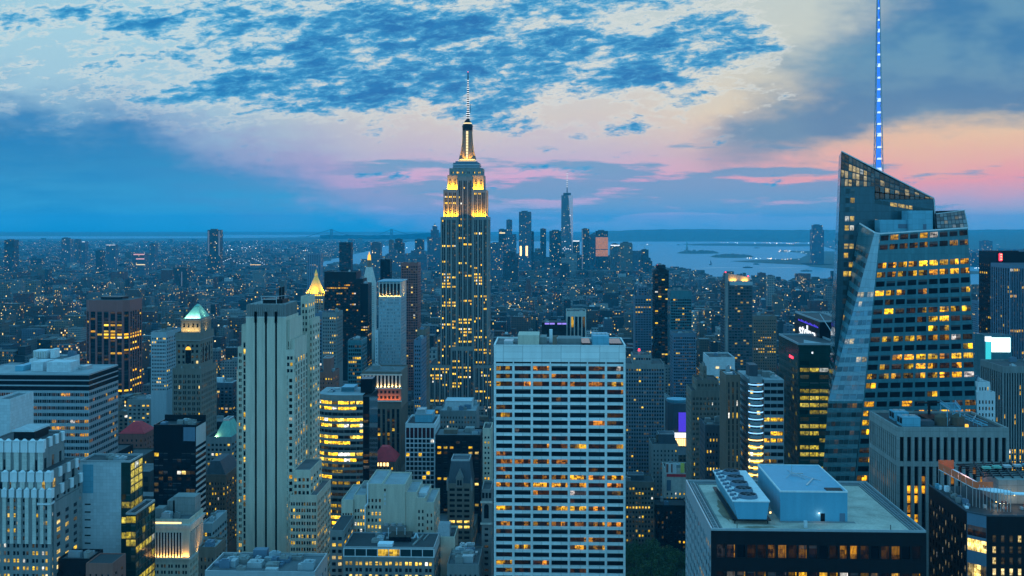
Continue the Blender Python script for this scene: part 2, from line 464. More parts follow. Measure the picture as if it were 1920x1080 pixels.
wall_mat('pale_panel', (.50, .54, .56), 0.6, 0.12, panel=(1.5, 1.5)); wall_mat('water_tank_wood', (.10, .075, .055), 0.9, 0.4); wall_mat('orange_net', (.85, .14, .05), 0.8, 0.2)
wall_mat('glass_rail', (.07, .13, .15), 0.15, 0.2, 0.5); wall_mat('white_tarp', (.75, .78, .82), 0.7, 0.15); wall_mat('deep_blue_metal', (.10, .16, .22), 0.45, 0.2)
wall_mat('sky_sheen_glass', (.20, .38, .45), .2, .25, .6, .2, panel=(1.5, 3.9))  # leaning facet: mirrored sky painted in as a paler glass colour
roof_mat('gravel', (.50, .42, .34), 0.8); wall_mat('box_blue', (.10, .33, .45), .45, .16); wall_mat('deep_teal', (.025, .085, .11), .18, .3, .4, .2, panel=(1.5, 3.9)); roof_mat('tar_roof', (.035, .037, .04)); roof_mat('grey_roof', (.11, .115, .12), .7); roof_mat('silver_roof', (.30, .31, .32), 0.6)
wall_mat('old_stone', (.17, .15, .125), .85, .35); wall_mat('crown_panel', (.30, .27, .24), .7, .3, panel=(1.2, 2.5)); pane_mat('pane_screen', (.13, .19, .21), .2, spec=.4)
pane_mat('pane', gain=2.1); pane_mat('pane_fine', detail=2.0, busy=0.4, gain=2.8); pane_mat('pane_office', detail=1.1, gain=2.1, mull=2.2, busy=0.9, sub=2.2)
pane_mat('pane_band', detail=1.1, gain=2.0, mull=1.5, busy=0.85, sub=3.0)
pane_mat('pane_teal', (.03, .07, .08), 0.1, mull=1.5, metal=0.2); pane_mat('pane_pale', (.20, .34, .40), 0.3, metal=0.2); pane_mat('pane_sky_sheen', (.12, .26, .33), 0.15, metal=0.3, mull=1.5, spec=.5)  # facet panes: sky reflection put into their paler base colour
pane_mat('pane_green', (.01, .04, .035), 0.1, gain=1.1, detail=1.5, mull=1.6, hue=[(0, (.55, .42, .02, 1)), (.5, (.85, .62, .03, 1)), (1, (.95, .80, .15, 1))])
pane_mat('pane_red', (.16, .012, .015), 0.3)
glow_mat('lamp_warm', (1.0, .62, .22), 3.0); glow_mat('lamp_white', (.85, .93, 1.0), 1.5); glow_mat('lamp_red', (1.0, .03, .06), 4.0); glow_mat('lamp_gold', (1.0, .50, .04), 1.6)
glow_mat('screen_white', (.75, 1.0, 1.0), 2.5); glow_mat('sign_blue', (.10, .05, 1.0), .75); glow_mat('lamp_blue', (.02, .16, 1.0), 1.5); glow_mat('sign_white', (.9, .95, 1.0), 1.5)
glow_mat('spire_node', (.45, .65, 1.0), 1.6); glow_mat('led_cyan', (.25, .6, 1.0), 1.6)
glow_mat('lamp_pale_gold', (1.0, .78, .38), 1.3)
# ------------------------------------------------------------------ buildings
def reg(px0, px1, top, seen, Y, D, lab=None): HERO.append((px0, px1, top, seen, Y, D, lab))
def zmin_at(x, Y, seen): return max(2.0, wz(min(1120, seen+40), x, Y))
def block(b, mb, x0, x1, y0, y1, z0, z1, nb, ns, pitch, wf=.55, hf=.55, top=1.0, lit=None, zmin=0.0, mat='pane', m=0.6, pr=0, pair=False, rec=.35, off=.5, lits=None, sp=None, sides='FRLB', roof=None, par=1.0, spr=.28):
    """four walls with windows; sp = mesh builder for recessed spandrels (piers run the full height)"""
    cv = rows(z1-top, max(z0, zmin), pitch, hf, off)
    right_seen = x1 < 0
    fn = strips if sp is not None else None
    for (k, o, u, W, n) in (('F', (x0, y0), (1, 0), x1-x0, nb), ('R', (x1, y0), (0, 1), y1-y0, ns), ('L', (x0, y1), (0, -1), y1-y0, ns)):
        if k not in sides: continue
        p = pr if k == 'F' else (pr+1 if (k == 'R') == right_seen else pr+2)
        cu = pairs(W, n, wf, m) if pair else cuts(W, n, wf, m)
        l = lit if k == 'F' else (lits or lit)
        if fn: strips(b, mb, sp, o, u, W, z0, z1, cu, cv, rec, l, p, mat)
        else: b.facade(mb, o, u, W, z0, z1, cu, cv, rec, l, p, mat)
    if 'B' in sides: mb.quad((x1, y1, z0), (x0, y1, z0), (x0, y1, z1), (x1, y1, z1))
    if roof is not None:
        q = MB(); q.quad((x0, y0, z1), (x1, y0, z1), (x1, y1, z1), (x0, y1, z1)); roof.append(q)
    if par: mb.ring(x0+.06, x1-.06, y0+.06, y1-.06, z1, z1+par, .4)
def strips(b, mb, sp, o, u, W, z0, z1, cu, cv, rec, lit, prio, mat):
    n = (u[1], -u[0])
    def P(a, z, r=0.0): return (o[0]+u[0]*a-n[0]*r, o[1]+u[1]*a-n[1]*r, z)
    cv = sorted(c for c in cv if c[0] > z0+.05 and c[1] < z1-.05)
    if not cv: mb.quad(P(0, z0), P(W, z0), P(W, z1), P(0, z1)); return
    lo, hi = cv[0][0]-.2, cv[-1][1]+.3
    mb.quad(P(0, z0), P(W, z0), P(W, lo), P(0, lo)); mb.quad(P(0, hi), P(W, hi), P(W, z1), P(0, z1))
    uu = 0
    for (a, c) in cu:
        mb.quad(P(uu, lo), P(a, lo), P(a, hi), P(uu, hi)); uu = c
        mb.quad(P(a, lo), P(a, lo, rec), P(a, hi, rec), P(a, hi)); mb.quad(P(c, lo, rec), P(c, lo), P(c, hi), P(c, hi, rec))
        mb.quad(P(a, lo), P(c, lo), P(c, lo, rec), P(a, lo, rec)); mb.quad(P(a, hi, rec), P(c, hi, rec), P(c, hi), P(a, hi))
        sp.quad(P(a, lo, rec), P(c, lo, rec), P(c, hi, rec), P(a, hi, rec))
    mb.quad(P(uu, lo), P(W, lo), P(W, hi), P(uu, hi))
    for j, (va, vb) in enumerate(cv):
        for i, (a, c) in enumerate(cu):
            l = lit(i, j, len(cu), len(cv)) if lit else (0, 0, R.random())
            b.panes.append((prio*1e6-vb*10+i*.01, (P(a+.1, va, rec-.05), P(c-.1, va, rec-.05), P(c-.1, vb, rec-.05), P(a+.1, vb, rec-.05)), l, mat))
def loft(b, mb, BL, BR, TR, TL, nr, nc, wf, hf, lit, prio=0, mat='pane', proud=.12, rowsel=None):
    """glass wall between four corners in space, floors as level courses; the wall leans or tapers"""
    BL, BR, TR, TL = map(Vector, (BL, BR, TR, TL))
    def P(a, v): return (BL.lerp(BR, a)).lerp(TL.lerp(TR, a), v)
    N = (BR-BL).cross(TL-BL).normalized()*proud
    for j in range(nr):
        v0, v1 = j/nr, (j+1)/nr
        mb.quad(*[tuple(q) for q in (P(0, v0), P(1, v0), P(1, v1), P(0, v1))])
        if rowsel and not rowsel(j, nr): continue
        va = v0+(v1-v0)*(1-hf)*.5; vb = va+(v1-v0)*hf
        for i in range(nc):
            a0 = (i+(1-wf)/2)/nc; a1 = (i+(1+wf)/2)/nc
            l = lit(i, j, nc, nr)
            if l is None: continue
            q = [tuple(P(a, v)+N) for a, v in ((a0, va), (a1, va), (a1, vb), (a0, vb))]
            b.panes.append((prio*1e6-q[2][2]*10+i*.01, q, l, mat))
def units(b, x0, x1, y0, y1, z, n, mats=('steel', 'silver_spandrel', 'grey_stone', 'concrete', 'deep_blue_metal'), hmax=3.5, name='roof_unit', seed=1):
    """air handlers, hatches and fans standing on a roof, each its own part"""
    r = random.Random(seed)
    for _ in range(n):
        w = min(r.uniform(2, 6), (x1-x0)*.4); d = min(r.uniform(2, 5), (y1-y0)*.4); h = r.uniform(1.0, hmax)
        x = r.uniform(x0+.8, max(x0+.9, x1-w-.8)); y = r.uniform(y0+.8, max(y0+.9, y1-d-.8))
        mb = MB(); mb.box(x, x+w, y, y+d, z, z+h)
        if r.random() < .6: mb.box(x+w*.2, x+w*.6, y+d*.2, y+d*.7, z+h, z+h+.6)
        if r.random() < .5: mb.cyl(x+w*.75, y+d*.5, min(w, d)*.2, z+h, min(w, d)*.2, z+h+.5, 10)
        b.part(name, mb, r.choice(mats))
def tank(b, x, y, z, r=2.2, h=4.0):
    """rooftop water tank on its legs with a conical lid"""
    mb = MB(); mb.cyl(x, y, r, z+2.5, r*.95, z+2.5+h, 12)
    for k in range(4):
        a = k*math.pi/2+.78; mb.bar((x+r*.8*math.cos(a), y+r*.8*math.sin(a), z), (x+r*.8*math.cos(a), y+r*.8*math.sin(a), z+2.5), .3)
    o = b.part('water_tank', mb, 'water_tank_wood')
    c = MB(); c.cyl(x, y, r*1.1, z+2.5+h, .05, z+2.5+h+1.4, 12); b.part('tank_lid', c, 'grey_roof', o)
def tower(name, label, Y, px0, px1, top, D, seen, wall='grey_stone', nb=8, ns=4, fp=None, pitch=3.6, wf=.55, hf=.55, blank=3.0, lit=None, lits=None, pane='pane', roof='tar_roof', cat='office tower',
          pair=False, rec=.35, spand=None, par=1.0, nu=5, m=.6, group=None, off=.5, tanks=0, done=True, keep=100, pent=None, tiers=()):
    x0, x1 = wx(px0, Y), wx(px1, Y); z1 = wz(top, (x0+x1)/2, Y)
    if fp: pitch = fp*dep(x0, Y)/F
    b = Bld(name, label, cat, ((x0+x1)/2, Y+D/2), group)
    b.x0, b.x1, b.y0, b.y1, b.z1, b.pitch = x0, x1, Y, Y+D, z1, pitch
    b.w, b.r = MB(), []; b.sp = MB() if spand else None
    b.zmin = zmin_at((x0+x1)/2, Y, seen)
    b.lit = lit or office(.12, .55); b.lits = lits
    zl = z1
    block(b, b.w, x0, x1, Y, Y+D, 0, z1, nb, ns, pitch, wf, hf, blank, b.lit, b.zmin, pane, m, 0, pair, rec, off, lits, b.sp, roof=b.r, par=par)
    # upper tiers: (inset left, inset right, inset front, inset back, height)
    a0, a1, c0, c1, zb = x0, x1, Y, Y+D, z1
    for (il, ir, jf, jb, h) in tiers:
        a0 += il; a1 -= ir; c0 += jf; c1 -= jb
        n2 = max(1, round(nb*(a1-a0)/(x1-x0))); s2 = max(1, round(ns*(c1-c0)/D))
        block(b, b.w, a0, a1, c0, c1, zb, zb+h, n2, s2, pitch, wf, hf, 1.0, b.lit, 0, pane, m, -1, pair, rec, off, lits, b.sp, roof=b.r, par=par)
        zb += h
    b.zt = zb; b.a = (a0, a1, c0, c1)
    if pent:
        for (fx0, fx1, fy0, fy1, h, pm) in pent:
            mb = MB(); X0, X1 = a0+(a1-a0)*fx0, a0+(a1-a0)*fx1; Y0, Y1 = c0+(c1-c0)*fy0, c0+(c1-c0)*fy1
            mb.box(X0, X1, Y0, Y1, zb, zb+h); o = b.part('penthouse', mb, pm)
            mr = MB(); mr.ring(X0-.1, X1+.1, Y0-.1, Y1+.1, zb+h-.5, zb+h+.3, .3); b.part('coping', mr, 'steel', o)
    if nu: units(b, a0, a1, c0, c1, zb, nu, seed=int(px0+top))
    for k in range(tanks): tank(b, a0+(a1-a0)*(.3+.35*k), c0+(c1-c0)*.5, zb)
    reg(px0, px1, top, seen, Y, D, label)
    b.args = (wall, roof, spand, keep)
    if done: finish(b)
    return b
def finish(b):
    wall, roof, spand, keep = b.args
    b.part('wall', b.w, wall)
    for q in b.r: b.part('roof', q, roof)
    if spand: b.part('spandrel', b.sp, spand)
    b.windows(keep)
def P3(px, py, Y):
    x = wx(px, Y); return (x, Y, wz(py, x, Y))
def mast(b, x, y, z0, z1, w, mat='steel', name='antenna', lamp=None):
    mb = MB(); mb.bar((x, y, z0), (x, y, z1), w); o = b.part(name, mb, mat)
    if lamp:
        l = MB(); l.cyl(x, y, w*1.4, z1, w*.4, z1+w*2.2, 6); b.part('beacon', l, lamp, o)

# ---- white tower of seven broad bays in the middle
def white_slab():
    b = tower('office_tower', 'white slab tower with seven broad window bays below a blank white top', 520, 926, 1173, 650, 36, 1080, 'travertine', 7, 4, 14.55, wf=.87, hf=.62, blank=8.6, lit=office(.50, .26, .4, .06, .62, .62, .9, seed=5),
              pane='pane_office', roof='grey_roof', nu=0, m=.5, rec=.9, par=0, done=False)
    x0, x1, y0, y1, z = b.x0, b.x1, b.y0, b.y1, b.z1
    rim = MB(); rim.ring(x0-.15, x1+.15, y0-.15, y1+.15, z, z+.8, .7); b.part('parapet', rim, 'travertine')
    W = (x1-x0-1)/7
    pier = MB()
    for i in range(8):
        c = x0+.5+W*i; pier.box(c-.28, c+.28, y0-.32, y0, 0, z)
    b.part('pier', pier, 'travertine')
    sl = MB(); sl.quad((x0+1, y0-.012, z-8.1), (x1-1, y0-.012, z-8.1), (x1-1, y0-.012, z-7.3), (x0+1, y0-.012, z-7.3)); b.part('louvre', sl, 'dark_metal')
    def rb(px0, px1, ya, yb, h, mat, nm='roof_unit'):
        m_ = MB(); X0 = wx(px0, ya); X1 = wx(px1, ya); m_.box(X0, X1, ya, yb, z, z+h); return b.part(nm, m_, mat)
    rb(971, 1011, 528, 546, 4.6, 'cream_brick', 'penthouse'); rb(1012, 1025, 532, 545, 3.2, 'concrete'); rb(1036, 1044, 527, 531, 4.2, 'tan_brick')
    rb(1046, 1090, 534, 548, 2.4, 'grey_stone'); rb(1091, 1107, 527, 549, 1.0, 'black_glass', 'roof_hatch'); rb(1111, 1142, 527, 546, 4.4, 'blue_metal', 'cooling_tower'); rb(1143, 1166, 527, 549, .9, 'black_glass', 'roof_hatch')
    rb(945, 962, 529, 540, 1.6, 'steel'); rb(1030, 1036, 538, 542, 6.2, 'white_paint')
    c = MB()
    for k in range(4): c.cyl(wx(1116+8*k, 530), 535, 1.2, z+4.4, 1.2, z+5.0, 10)
    b.part('fan', c, 'steel')
    for k in range(9): 
        x = x0+4+k*6.6; m_ = MB(); m_.bar((x, y1-3, z+.5), (x+3, y1-3.5, z+.5), .3)
        b.part('pipe', m_, 'steel')
    finish(b)
white_slab()

# ---- tallest stepped tower with the golden crown
def golden_crown():
    Y = 1250.0
    X = lambda px: wx(px, Y)
    Z = lambda py: wz(py, X(870), Y)
    b = Bld('skyscraper', 'tallest stepped limestone skyscraper with gold-lit crown and slender banded mast', 'skyscraper', (X(870), Y+25))
    w, sp, rf = MB(), MB(), []
    L = office(.20, .55, .35, .4, 1.1, .62, .95, seed=11); pitch = 3.62
    def seg(px0, px1, yo, D, top, bot, n, tp=2.0, pr=0, wf=.60, sides='FRLB'):
        block(b, w, X(px0), X(px1), Y+yo, Y+yo+D, max(0, Z(bot)), Z(top), n, max(3, int(D/7)), pitch, wf, .56, tp, L, max(2, Z(790)), 'pane_fine', .7, pr, True, .45, .5, L, sp, sides, rf, .9)
    # shaft: two flanks and the recessed centre bay
    seg(826, 857, 0, 50, 408, 1300, 3); seg(886.5, 915, 0, 50, 408, 1300, 3); seg(857, 886.5, 2.2, 46, 331, 1300, 3, 4.0, 0, .62, 'FB')
    seg(831, 857, 2.0, 46, 357, 408, 3, 2.0, -1); seg(886.5, 911, 2.0, 46, 357, 408, 3, 2.0, -1)
    seg(838, 857, 5.5, 40, 329, 357, 2, 3.0, -2, .42); seg(886.5, 906, 5.5, 40, 329, 357, 2, 3.0, -2, .42)
    seg(841, 904, 9.0, 34, 316, 331, 6, 2.5, -2, .4)
    # lower shoulders
    seg(818, 826, 6, 40, 634, 1300, 1); seg(915, 921, 6, 40, 634, 1300, 1)
    seg(806, 846, -10, 60, 684, 1300, 4, 2, 1); seg(890, 924, -10, 60, 684, 1300, 4, 2, 1); seg(846, 890, -6, 20, 650, 1300, 4, 3.5, 1)
    seg(792, 806, -4, 50, 716, 1300, 2, 2, 2); 
    b.part('wall', w, 'limestone'); b.part('spandrel', sp, 'dark_metal')
    for q in rf: b.part('roof', q, 'tar_roof')
    # observation deck, stepped
    dk = MB(); dk.box(X(848), X(897), Y+11, Y+41, Z(316), Z(304)); dk.box(X(852), X(893), Y+13, Y+38, Z(304), Z(301)); o = b.part('observation_deck', dk, 'deep_blue_metal')
    rl = MB(); rl.ring(X(846.5), X(898.5), Y+10, Y+42, Z(309), Z(307.5), .5); rl.ring(X(846.5), X(898.5), Y+10, Y+42, Z(313), Z(312), .5); b.part('railing', rl, 'steel', o)
    gl = MB(); gl.box(X(857), X(890), Y+15, Y+35, Z(301), Z(299.6)); gl.box(X(859), X(888), Y+16.5, Y+33.5, Z(298.2), Z(296.8)); b.part('light_band', gl, 'lamp_pale_gold', o)
    md = MB(); md.box(X(858), X(889), Y+16, Y+34, Z(299.6), Z(298.2)); b.part('cornice', md, 'dark_metal', o)
    # mooring mast
    cx, cy = X(873.5), Y+25
    ms = MB(); r0 = (X(890)-X(857))/2
    ms.cyl(cx, cy, r0*.80, Z(296.8), r0*.56, Z(270), 12); ms.cyl(cx, cy, r0*.54, Z(270), r0*.46, Z(241), 12); mo = b.part('mast', ms, 'old_stone')
    for k in range(4):
        a = k*math.pi/2; dx, dy = math.cos(a), math.sin(a); fn = MB()
        px_, py_ = -dy, dx; t = .9
        def W(r, s, z): return (cx+dx*r+px_*s, cy+dy*r+py_*s, z)
        for s in (-2.3, 2.3):
            pr = [(r0*1.0, Z(296.8)), (r0*.74, Z(280)), (r0*.60, Z(262)), (r0*.56, Z(241)), (r0*.30, Z(241)), (r0*.30, Z(296.8))]
            fn.poly([W(r, s-t/2, z) for r, z in pr]); fn.poly([W(r, s+t/2, z) for r, z in reversed(pr)])
            for q in range(3):
                (ra, za), (rb_, zb) = pr[q], pr[q+1]
                fn.quad(W(ra, s-t/2, za), W(ra, s+t/2, za), W(rb_, s+t/2, zb), W(rb_, s-t/2, zb))
        b.part('mast_wing', fn, 'old_stone', mo)
        st = MB(); st.quad(W(r0*.82, -1.25, Z(295)), W(r0*.82, 1.25, Z(295)), W(r0*.56, 1.25, Z(243)), W(r0*.56, -1.25, Z(243)))
        g = b.part('lit_window_strip', st, 'lamp_pale_gold', mo)
        for q in range(9):
            f_ = q/9.0; z = Z(293)+(Z(244)-Z(293))*f_; r = r0*(.83-.26*f_); mu = MB(); mu.bar(W(r+.1, -1.3, z), W(r+.1, 1.3, z), .4)
            if k in (3,): b.part('mullion', mu, 'dark_metal', mo)
    cp = MB(); cp.cyl(cx, cy, r0*.60, Z(241), r0*.60, Z(232), 14); cp.cyl(cx, cy, r0*.66, Z(234), r0*.52, Z(229), 14); b.part('mast_cap', cp, 'dark_metal')
    lb = MB(); lb.cyl(cx, cy, r0*.50, Z(229), r0*.46, Z(226.6), 14); b.part('lamp_ring', lb, 'lamp_pale_gold')
    dm = MB(); dm.cyl(cx, cy, r0*.46, Z(226.6), r0*.22, Z(221), 12); b.part('mast_dome', dm, 'dark_metal')
    an = MB(); tx = cx+(X(877)-X(874))*.3
    an.cyl(tx, cy, 2.0, Z(221), 1.7, Z(207), 8); an.cyl(tx, cy, 1.35, Z(207), 1.1, Z(182), 8); an.cyl(tx, cy, 1.15, Z(182), .9, Z(156), 8); an.cyl(tx, cy, .85, Z(156), .5, Z(130), 6)
    an.bar((tx+2.6, cy, Z(208)), (tx+2.6, cy, Z(191)), .5); an.bar((tx, cy, Z(194)), (tx+2.6, cy, Z(194)), .3)
    ao = b.part('antenna', an, 'dark_metal')
    py = 218
    while py > 146:
        r = 2.05 if py > 207 else (1.4 if py > 182 else (1.15 if py > 156 else .85))
        lb = MB(); lb.cyl(tx, cy, r+.12, Z(py), r+.12, Z(py-1.2), 8); b.part('light_band', lb, 'sign_white', ao); py -= 4.2
    rb_ = MB(); rb_.cyl(tx, cy, .5, Z(131), .2, Z(128.5), 6); b.part('beacon', rb_, 'lamp_red', ao)
    # floodlights on the setbacks
    gold = (1.0, .40, .002)
    for (a, c, yo, py, pw) in ((831, 857, 2.0, 408, 24000), (886.5, 911, 2.0, 408, 24000), (838, 857, 5.5, 357, 24000), (886.5, 906, 5.5, 357, 24000)):
        xm = (X(a)+X(c))/2; z = Z(py)+1.0
        lamp_area('floodlight', (xm, Y+yo-1.75, z), (xm, Y+yo+.6, z+10), X(c)-X(a)-1, .5, pw, gold, b.o, 150)
        ob = MB(); ob.box(X(a)+.6, X(c)-.6, Y+yo-1.8, Y+yo-.8, Z(py)+.05, Z(py)+.6); 
        for q in range(6):
            fl = MB(); xx = X(a)+1+(X(c)-X(a)-2)*q/5; fl.cyl(xx, Y+yo-.5, .35, Z(py)+.95, .45, Z(py)+1.5, 6); b.part('floodlight', fl, 'lamp_gold')
    lamp_area('floodlight', (X(915)+1.4, Y+25, Z(408)+1), (X(911), Y+25, Z(398)), .5, 40, 20000, gold, b.o, 150)
    lamp_area('floodlight', (cx, cy-r0*1.0, Z(299)), (cx, cy-r0*.4, Z(275)), r0*1.5, .5, 16000, (1, .42, .01), b.o, 150)
    b.windows(100); reg(792, 925, 130, 770, 1250, 60, None)
golden_crown()

# ---- left: tan tower with three dark slots
def slot_tower():
    Y = 600.0; X = lambda px: wx(px, Y); Z = lambda py: wz(py, X(515), Y)
    b = Bld('skyscraper', 'tall cream stone tower with three full-height dark slots and a fluted crown', 'skyscraper', (X(515), Y+20))
    w, rf = MB(), []; L = office(.14, .62, .45, .3, .9, .3, .6, seed=3); pt = 12.0*dep(X(500), Y)/F
    # centre shaft with slots: 461..536
    xs = [461, 477.5, 481.5, 496.5, 500.5, 515.5, 519.5, 536]
    top, st_ = Z(594), Z(605)
    slot = MB()
    y0, y1 = Y, Y+30
    for k in range(0, 8, 2): w.quad((X(xs[k]), y0, 0), (X(xs[k+1]), y0, 0), (X(xs[k+1]), y0, top), (X(xs[k]), y0, top))
    for k in (1, 3, 5):
        a, c = X(xs[k]), X(xs[k+1])
        w.quad((a, y0, st_), (c, y0, st_), (c, y0, top), (a, y0, top)); w.quad((a, y0, 0), (a, y0+1, 0), (a, y0+1, st_), (a, y0, st_)); w.quad((c, y0+1, 0), (c, y0, 0), (c, y0, st_), (c, y0+1, st_)); w.quad((a, y0+1, st_), (c, y0+1, st_), (c, y0, st_), (a, y0, st_))
        s_ = MB(); s_.quad((a, y0+1, 0), (c, y0+1, 0), (c, y0+1, st_), (a, y0+1, st_))
        b.part('dark_slot', s_, 'black_glass')
        m_ = (a+c)/2; fin = MB(); hw = (c-a)*.62
        fin.poly([(m_-hw, y0-.3, st_), (m_+hw, y0-.3, st_), (m_+hw, y0-.3, Z(584)), (m_, y0-.3, Z(579)), (m_-hw, y0-.3, Z(584))])
        fin.box(m_-hw, m_+hw, y0-.3, y0-.01, st_, Z(584)); b.part('finial', fin, 'limestone')
    w.quad((X(536), y0, 0), (X(536), y1, 0), (X(536), y1, top), (X(536), y0, top)); w.quad((X(461), y1, 0), (X(461), y0, 0), (X(461), y0, top), (X(461), y1, top)); w.quad((X(536), y1, 0), (X(461), y1, 0), (X(461), y1, top), (X(536), y1, top))
    q = MB(); q.quad((X(461), y0, top), (X(536), y0, top), (X(536), y1, top), (X(461), y1, top)); rf.append(q)
    # fluted crown
    cr = MB(); cx0, cx1, ct = X(463), X(534), Z(571)
    cr.box(cx0, cx1, y0+.6, y1-1, top, ct)
    n = 18
    for k in range(n+1):
        x = cx0+(cx1-cx0)*k/n; cr.box(x-.28, x+.28, y0+.2, y0+.6, top, ct+(.5 if k % 2 else 0))
    for k in range(9):
        y = y0+1.5+(y1-y0-4)*k/8; cr.box(cx1, cx1+.4, y-.28, y+.28, top, ct)
    cr.box(cx0-.1, cx1+.1, y0+.1, y0+.2, top+2.6, top+2.85)
    b.part('crown', cr, 'grey_stone'); lg = MB(); lg.box(X(461)-.1, X(536)+.1, y0-.12, y0-.01, top-.6, top+.1); b.part('ledge', lg, 'pale_stone')
    # plant on the roof
    ph = MB(); ph.box(X(486), X(523), y0+8, y0+22, ct, Z(563)); po = b.part('penthouse', ph, 'dark_metal')
    fr = MB()
    for (xa) in (486, 514): fr.bar((X(xa), y0+5, ct), (X(xa), y0+5, Z(556)), .35)
    fr.bar((X(484), y0+5, Z(557)), (X(516), y0+5, Z(557)), .35); fr.bar((X(486), y0+5, Z(562.5)), (X(514), y0+5, Z(562.5)), .3); fr.bar((X(516), y0+5, Z(557)), (X(527), y0+12, Z(556)), .3); b.part('gantry', fr, 'steel', po)
    vt = MB(); vt.cyl(X(515.5), y0+12, .7, Z(563), .7, Z(541), 8); vt.cyl(X(521), y0+12, .7, Z(563), .7, Z(540), 8); b.part('vent_stack', vt, 'dark_metal')
    # shoulders
    def sh(p0, p1, ya, yb, tp, n, bl, pr, ns, pair=False, wf=.55, hf=.55): block(b, w, X(p0), X(p1), ya, yb, 0, Z(tp), n, ns, pt, wf, hf, bl, L, 45, 'pane', .4, pr, pair, .4, .5, L, None, 'FRLB', rf, .7)
    sh(450, 461, Y+3, Y+34, 612, 1, 9, 0, 4, False, .45, .8); sh(441, 450, Y+5, Y+36, 655, 1, 2, 0, 4, True, .8); sh(435, 441, Y+9, Y+36, 700, 1, 2, 1, 4, False, .6)
    sh(536, 541.5, Y+2.5, Y+34, 603, 1, 11, 0, 4, False, .6, .8); sh(541.5, 549, Y+4.5, Y+38, 640, 1, 10, 0, 5, False, .5, .75)
    sh(536.4, 552, Y-1.0, Y+3, 658, 1, 2, -1, 1, True, .82)
    # stepped east-west wing behind
    sh(536, 551, Y+36, Y+54, 566, 2, 3, 0, 3); sh(551, 558, Y+38, Y+58, 612, 1, 2, 0, 3)
    # lower west wing
    sh(552.2, 585, Y-4, Y+26, 880, 4, 3, 0, 4, False, .62); sh(540, 552.2, Y-1.4, Y+3, 700, 1, 2, 1, 1, False, .6)
    sh(548.5, 600, Y-7, Y+30, 924, 5, 2.5, 0, 4, True, .75)
    b.part('wall', w, 'cream_brick')
    for q in rf: b.part('roof', q, 'grey_roof'); b.windows(100); reg(436, 560, 545, 1080, 595, 50, None); reg(545, 602, 870, 1080, 592, 40, None)
slot_tower()
# ---- left foreground
def banded_slab():
    # long slab with light spandrel bands
    b = tower('office_slab', 'wide slab with pale spandrel bands and brownish lit floors at the far left', 600, -60, 167, 702, 41, 1000, 'silver_spandrel', 26, 16, 12.5, wf=.97, hf=.50, blank=9.4,
              lit=office(.55, .30, .35, .08, .55, .75, .7, seed=21), lits=office(.16, .3, .4, .06, .4, .6, .8, seed=22), pane='pane_band', roof='silver_roof', m=.3, rec=.4, done=False, nu=0, par=.5)
    x0, x1, y0, y1, z = b.x0, b.x1, b.y0, b.y1, b.z1
    st = MB()
    for za, zb in ((z-2.9, z-.4), (z-5.8, z-3.6), (z-8.9, z-6.6)):
        st.box(x0-.03, x1+.03, y0-.03, y1+.03, za, zb, True)
    b.part('louvre_band', st, 'black_glass')
    ml = MB()
    for k in range(27*2+1):
        x = x0+(x1-x0)*k/54; ml.box(x-.07, x+.07, y0-.12, y0, 20, z-9)
    b.part('mullion', ml, 'steel')
    for (fx, fw, fy, fd, h, m_) in ((.42, .10, .35, .35, 5, 'pale_panel'), (.58, .20, .25, .3, 5.5, 'pale_panel'), (.30, .07, .3, .4, 3, 'blue_metal'), (.80, .05, .5, .2, 2, 'steel'), (.66, .04, .65, .2, 3, 'steel')):
        mb = MB(); mb.box(x0+(x1-x0)*fx, x0+(x1-x0)*(fx+fw), y0+41*fy, y0+41*(fy+fd), z, z+h); b.part('penthouse', mb, m_)
    finish(b)
banded_slab()
def white_house_roof():
    # pale penthouse buildings beyond the slab
    b = tower('apartment_building', 'pale building with a white columned penthouse and small gable, beyond the banded slab', 720, 55, 118, 676, 26, 700, 'white_paint', 8, 4, pitch=3.4, wf=.4, hf=.5, roof='grey_roof', nu=2, done=False)
    X = lambda px: wx(px, 735)
    z = b.z1
    mb = MB(); mb.box(X(66), X(90), 732, 742, z, z+5.2); o = b.part('penthouse', mb, 'white_paint')
    co = MB()
    for k in range(6): x = X(67)+(X(89)-X(67))*k/5; co.box(x-.2, x+.2, 731.4, 732, z, z+4.6)
    b.part('column', co, 'pale_stone', o)
    g = MB(); g.prism([(X(97), 733), (X(105), 733), (X(105), 741), (X(97), 741)], z, z+6); b.part('gable_house', g, 'white_paint')
    finish(b)
white_house_roof()
tower('party_wall_building', 'narrow blank pale blue-grey slab at the far left edge, above the white-capped tower', 520, -12, 19, 752, 24, 830, 'pale_panel', 1, 2, pitch=30, wf=.12, hf=.12, blank=11, nu=0, roof='grey_roof', cat='office building')

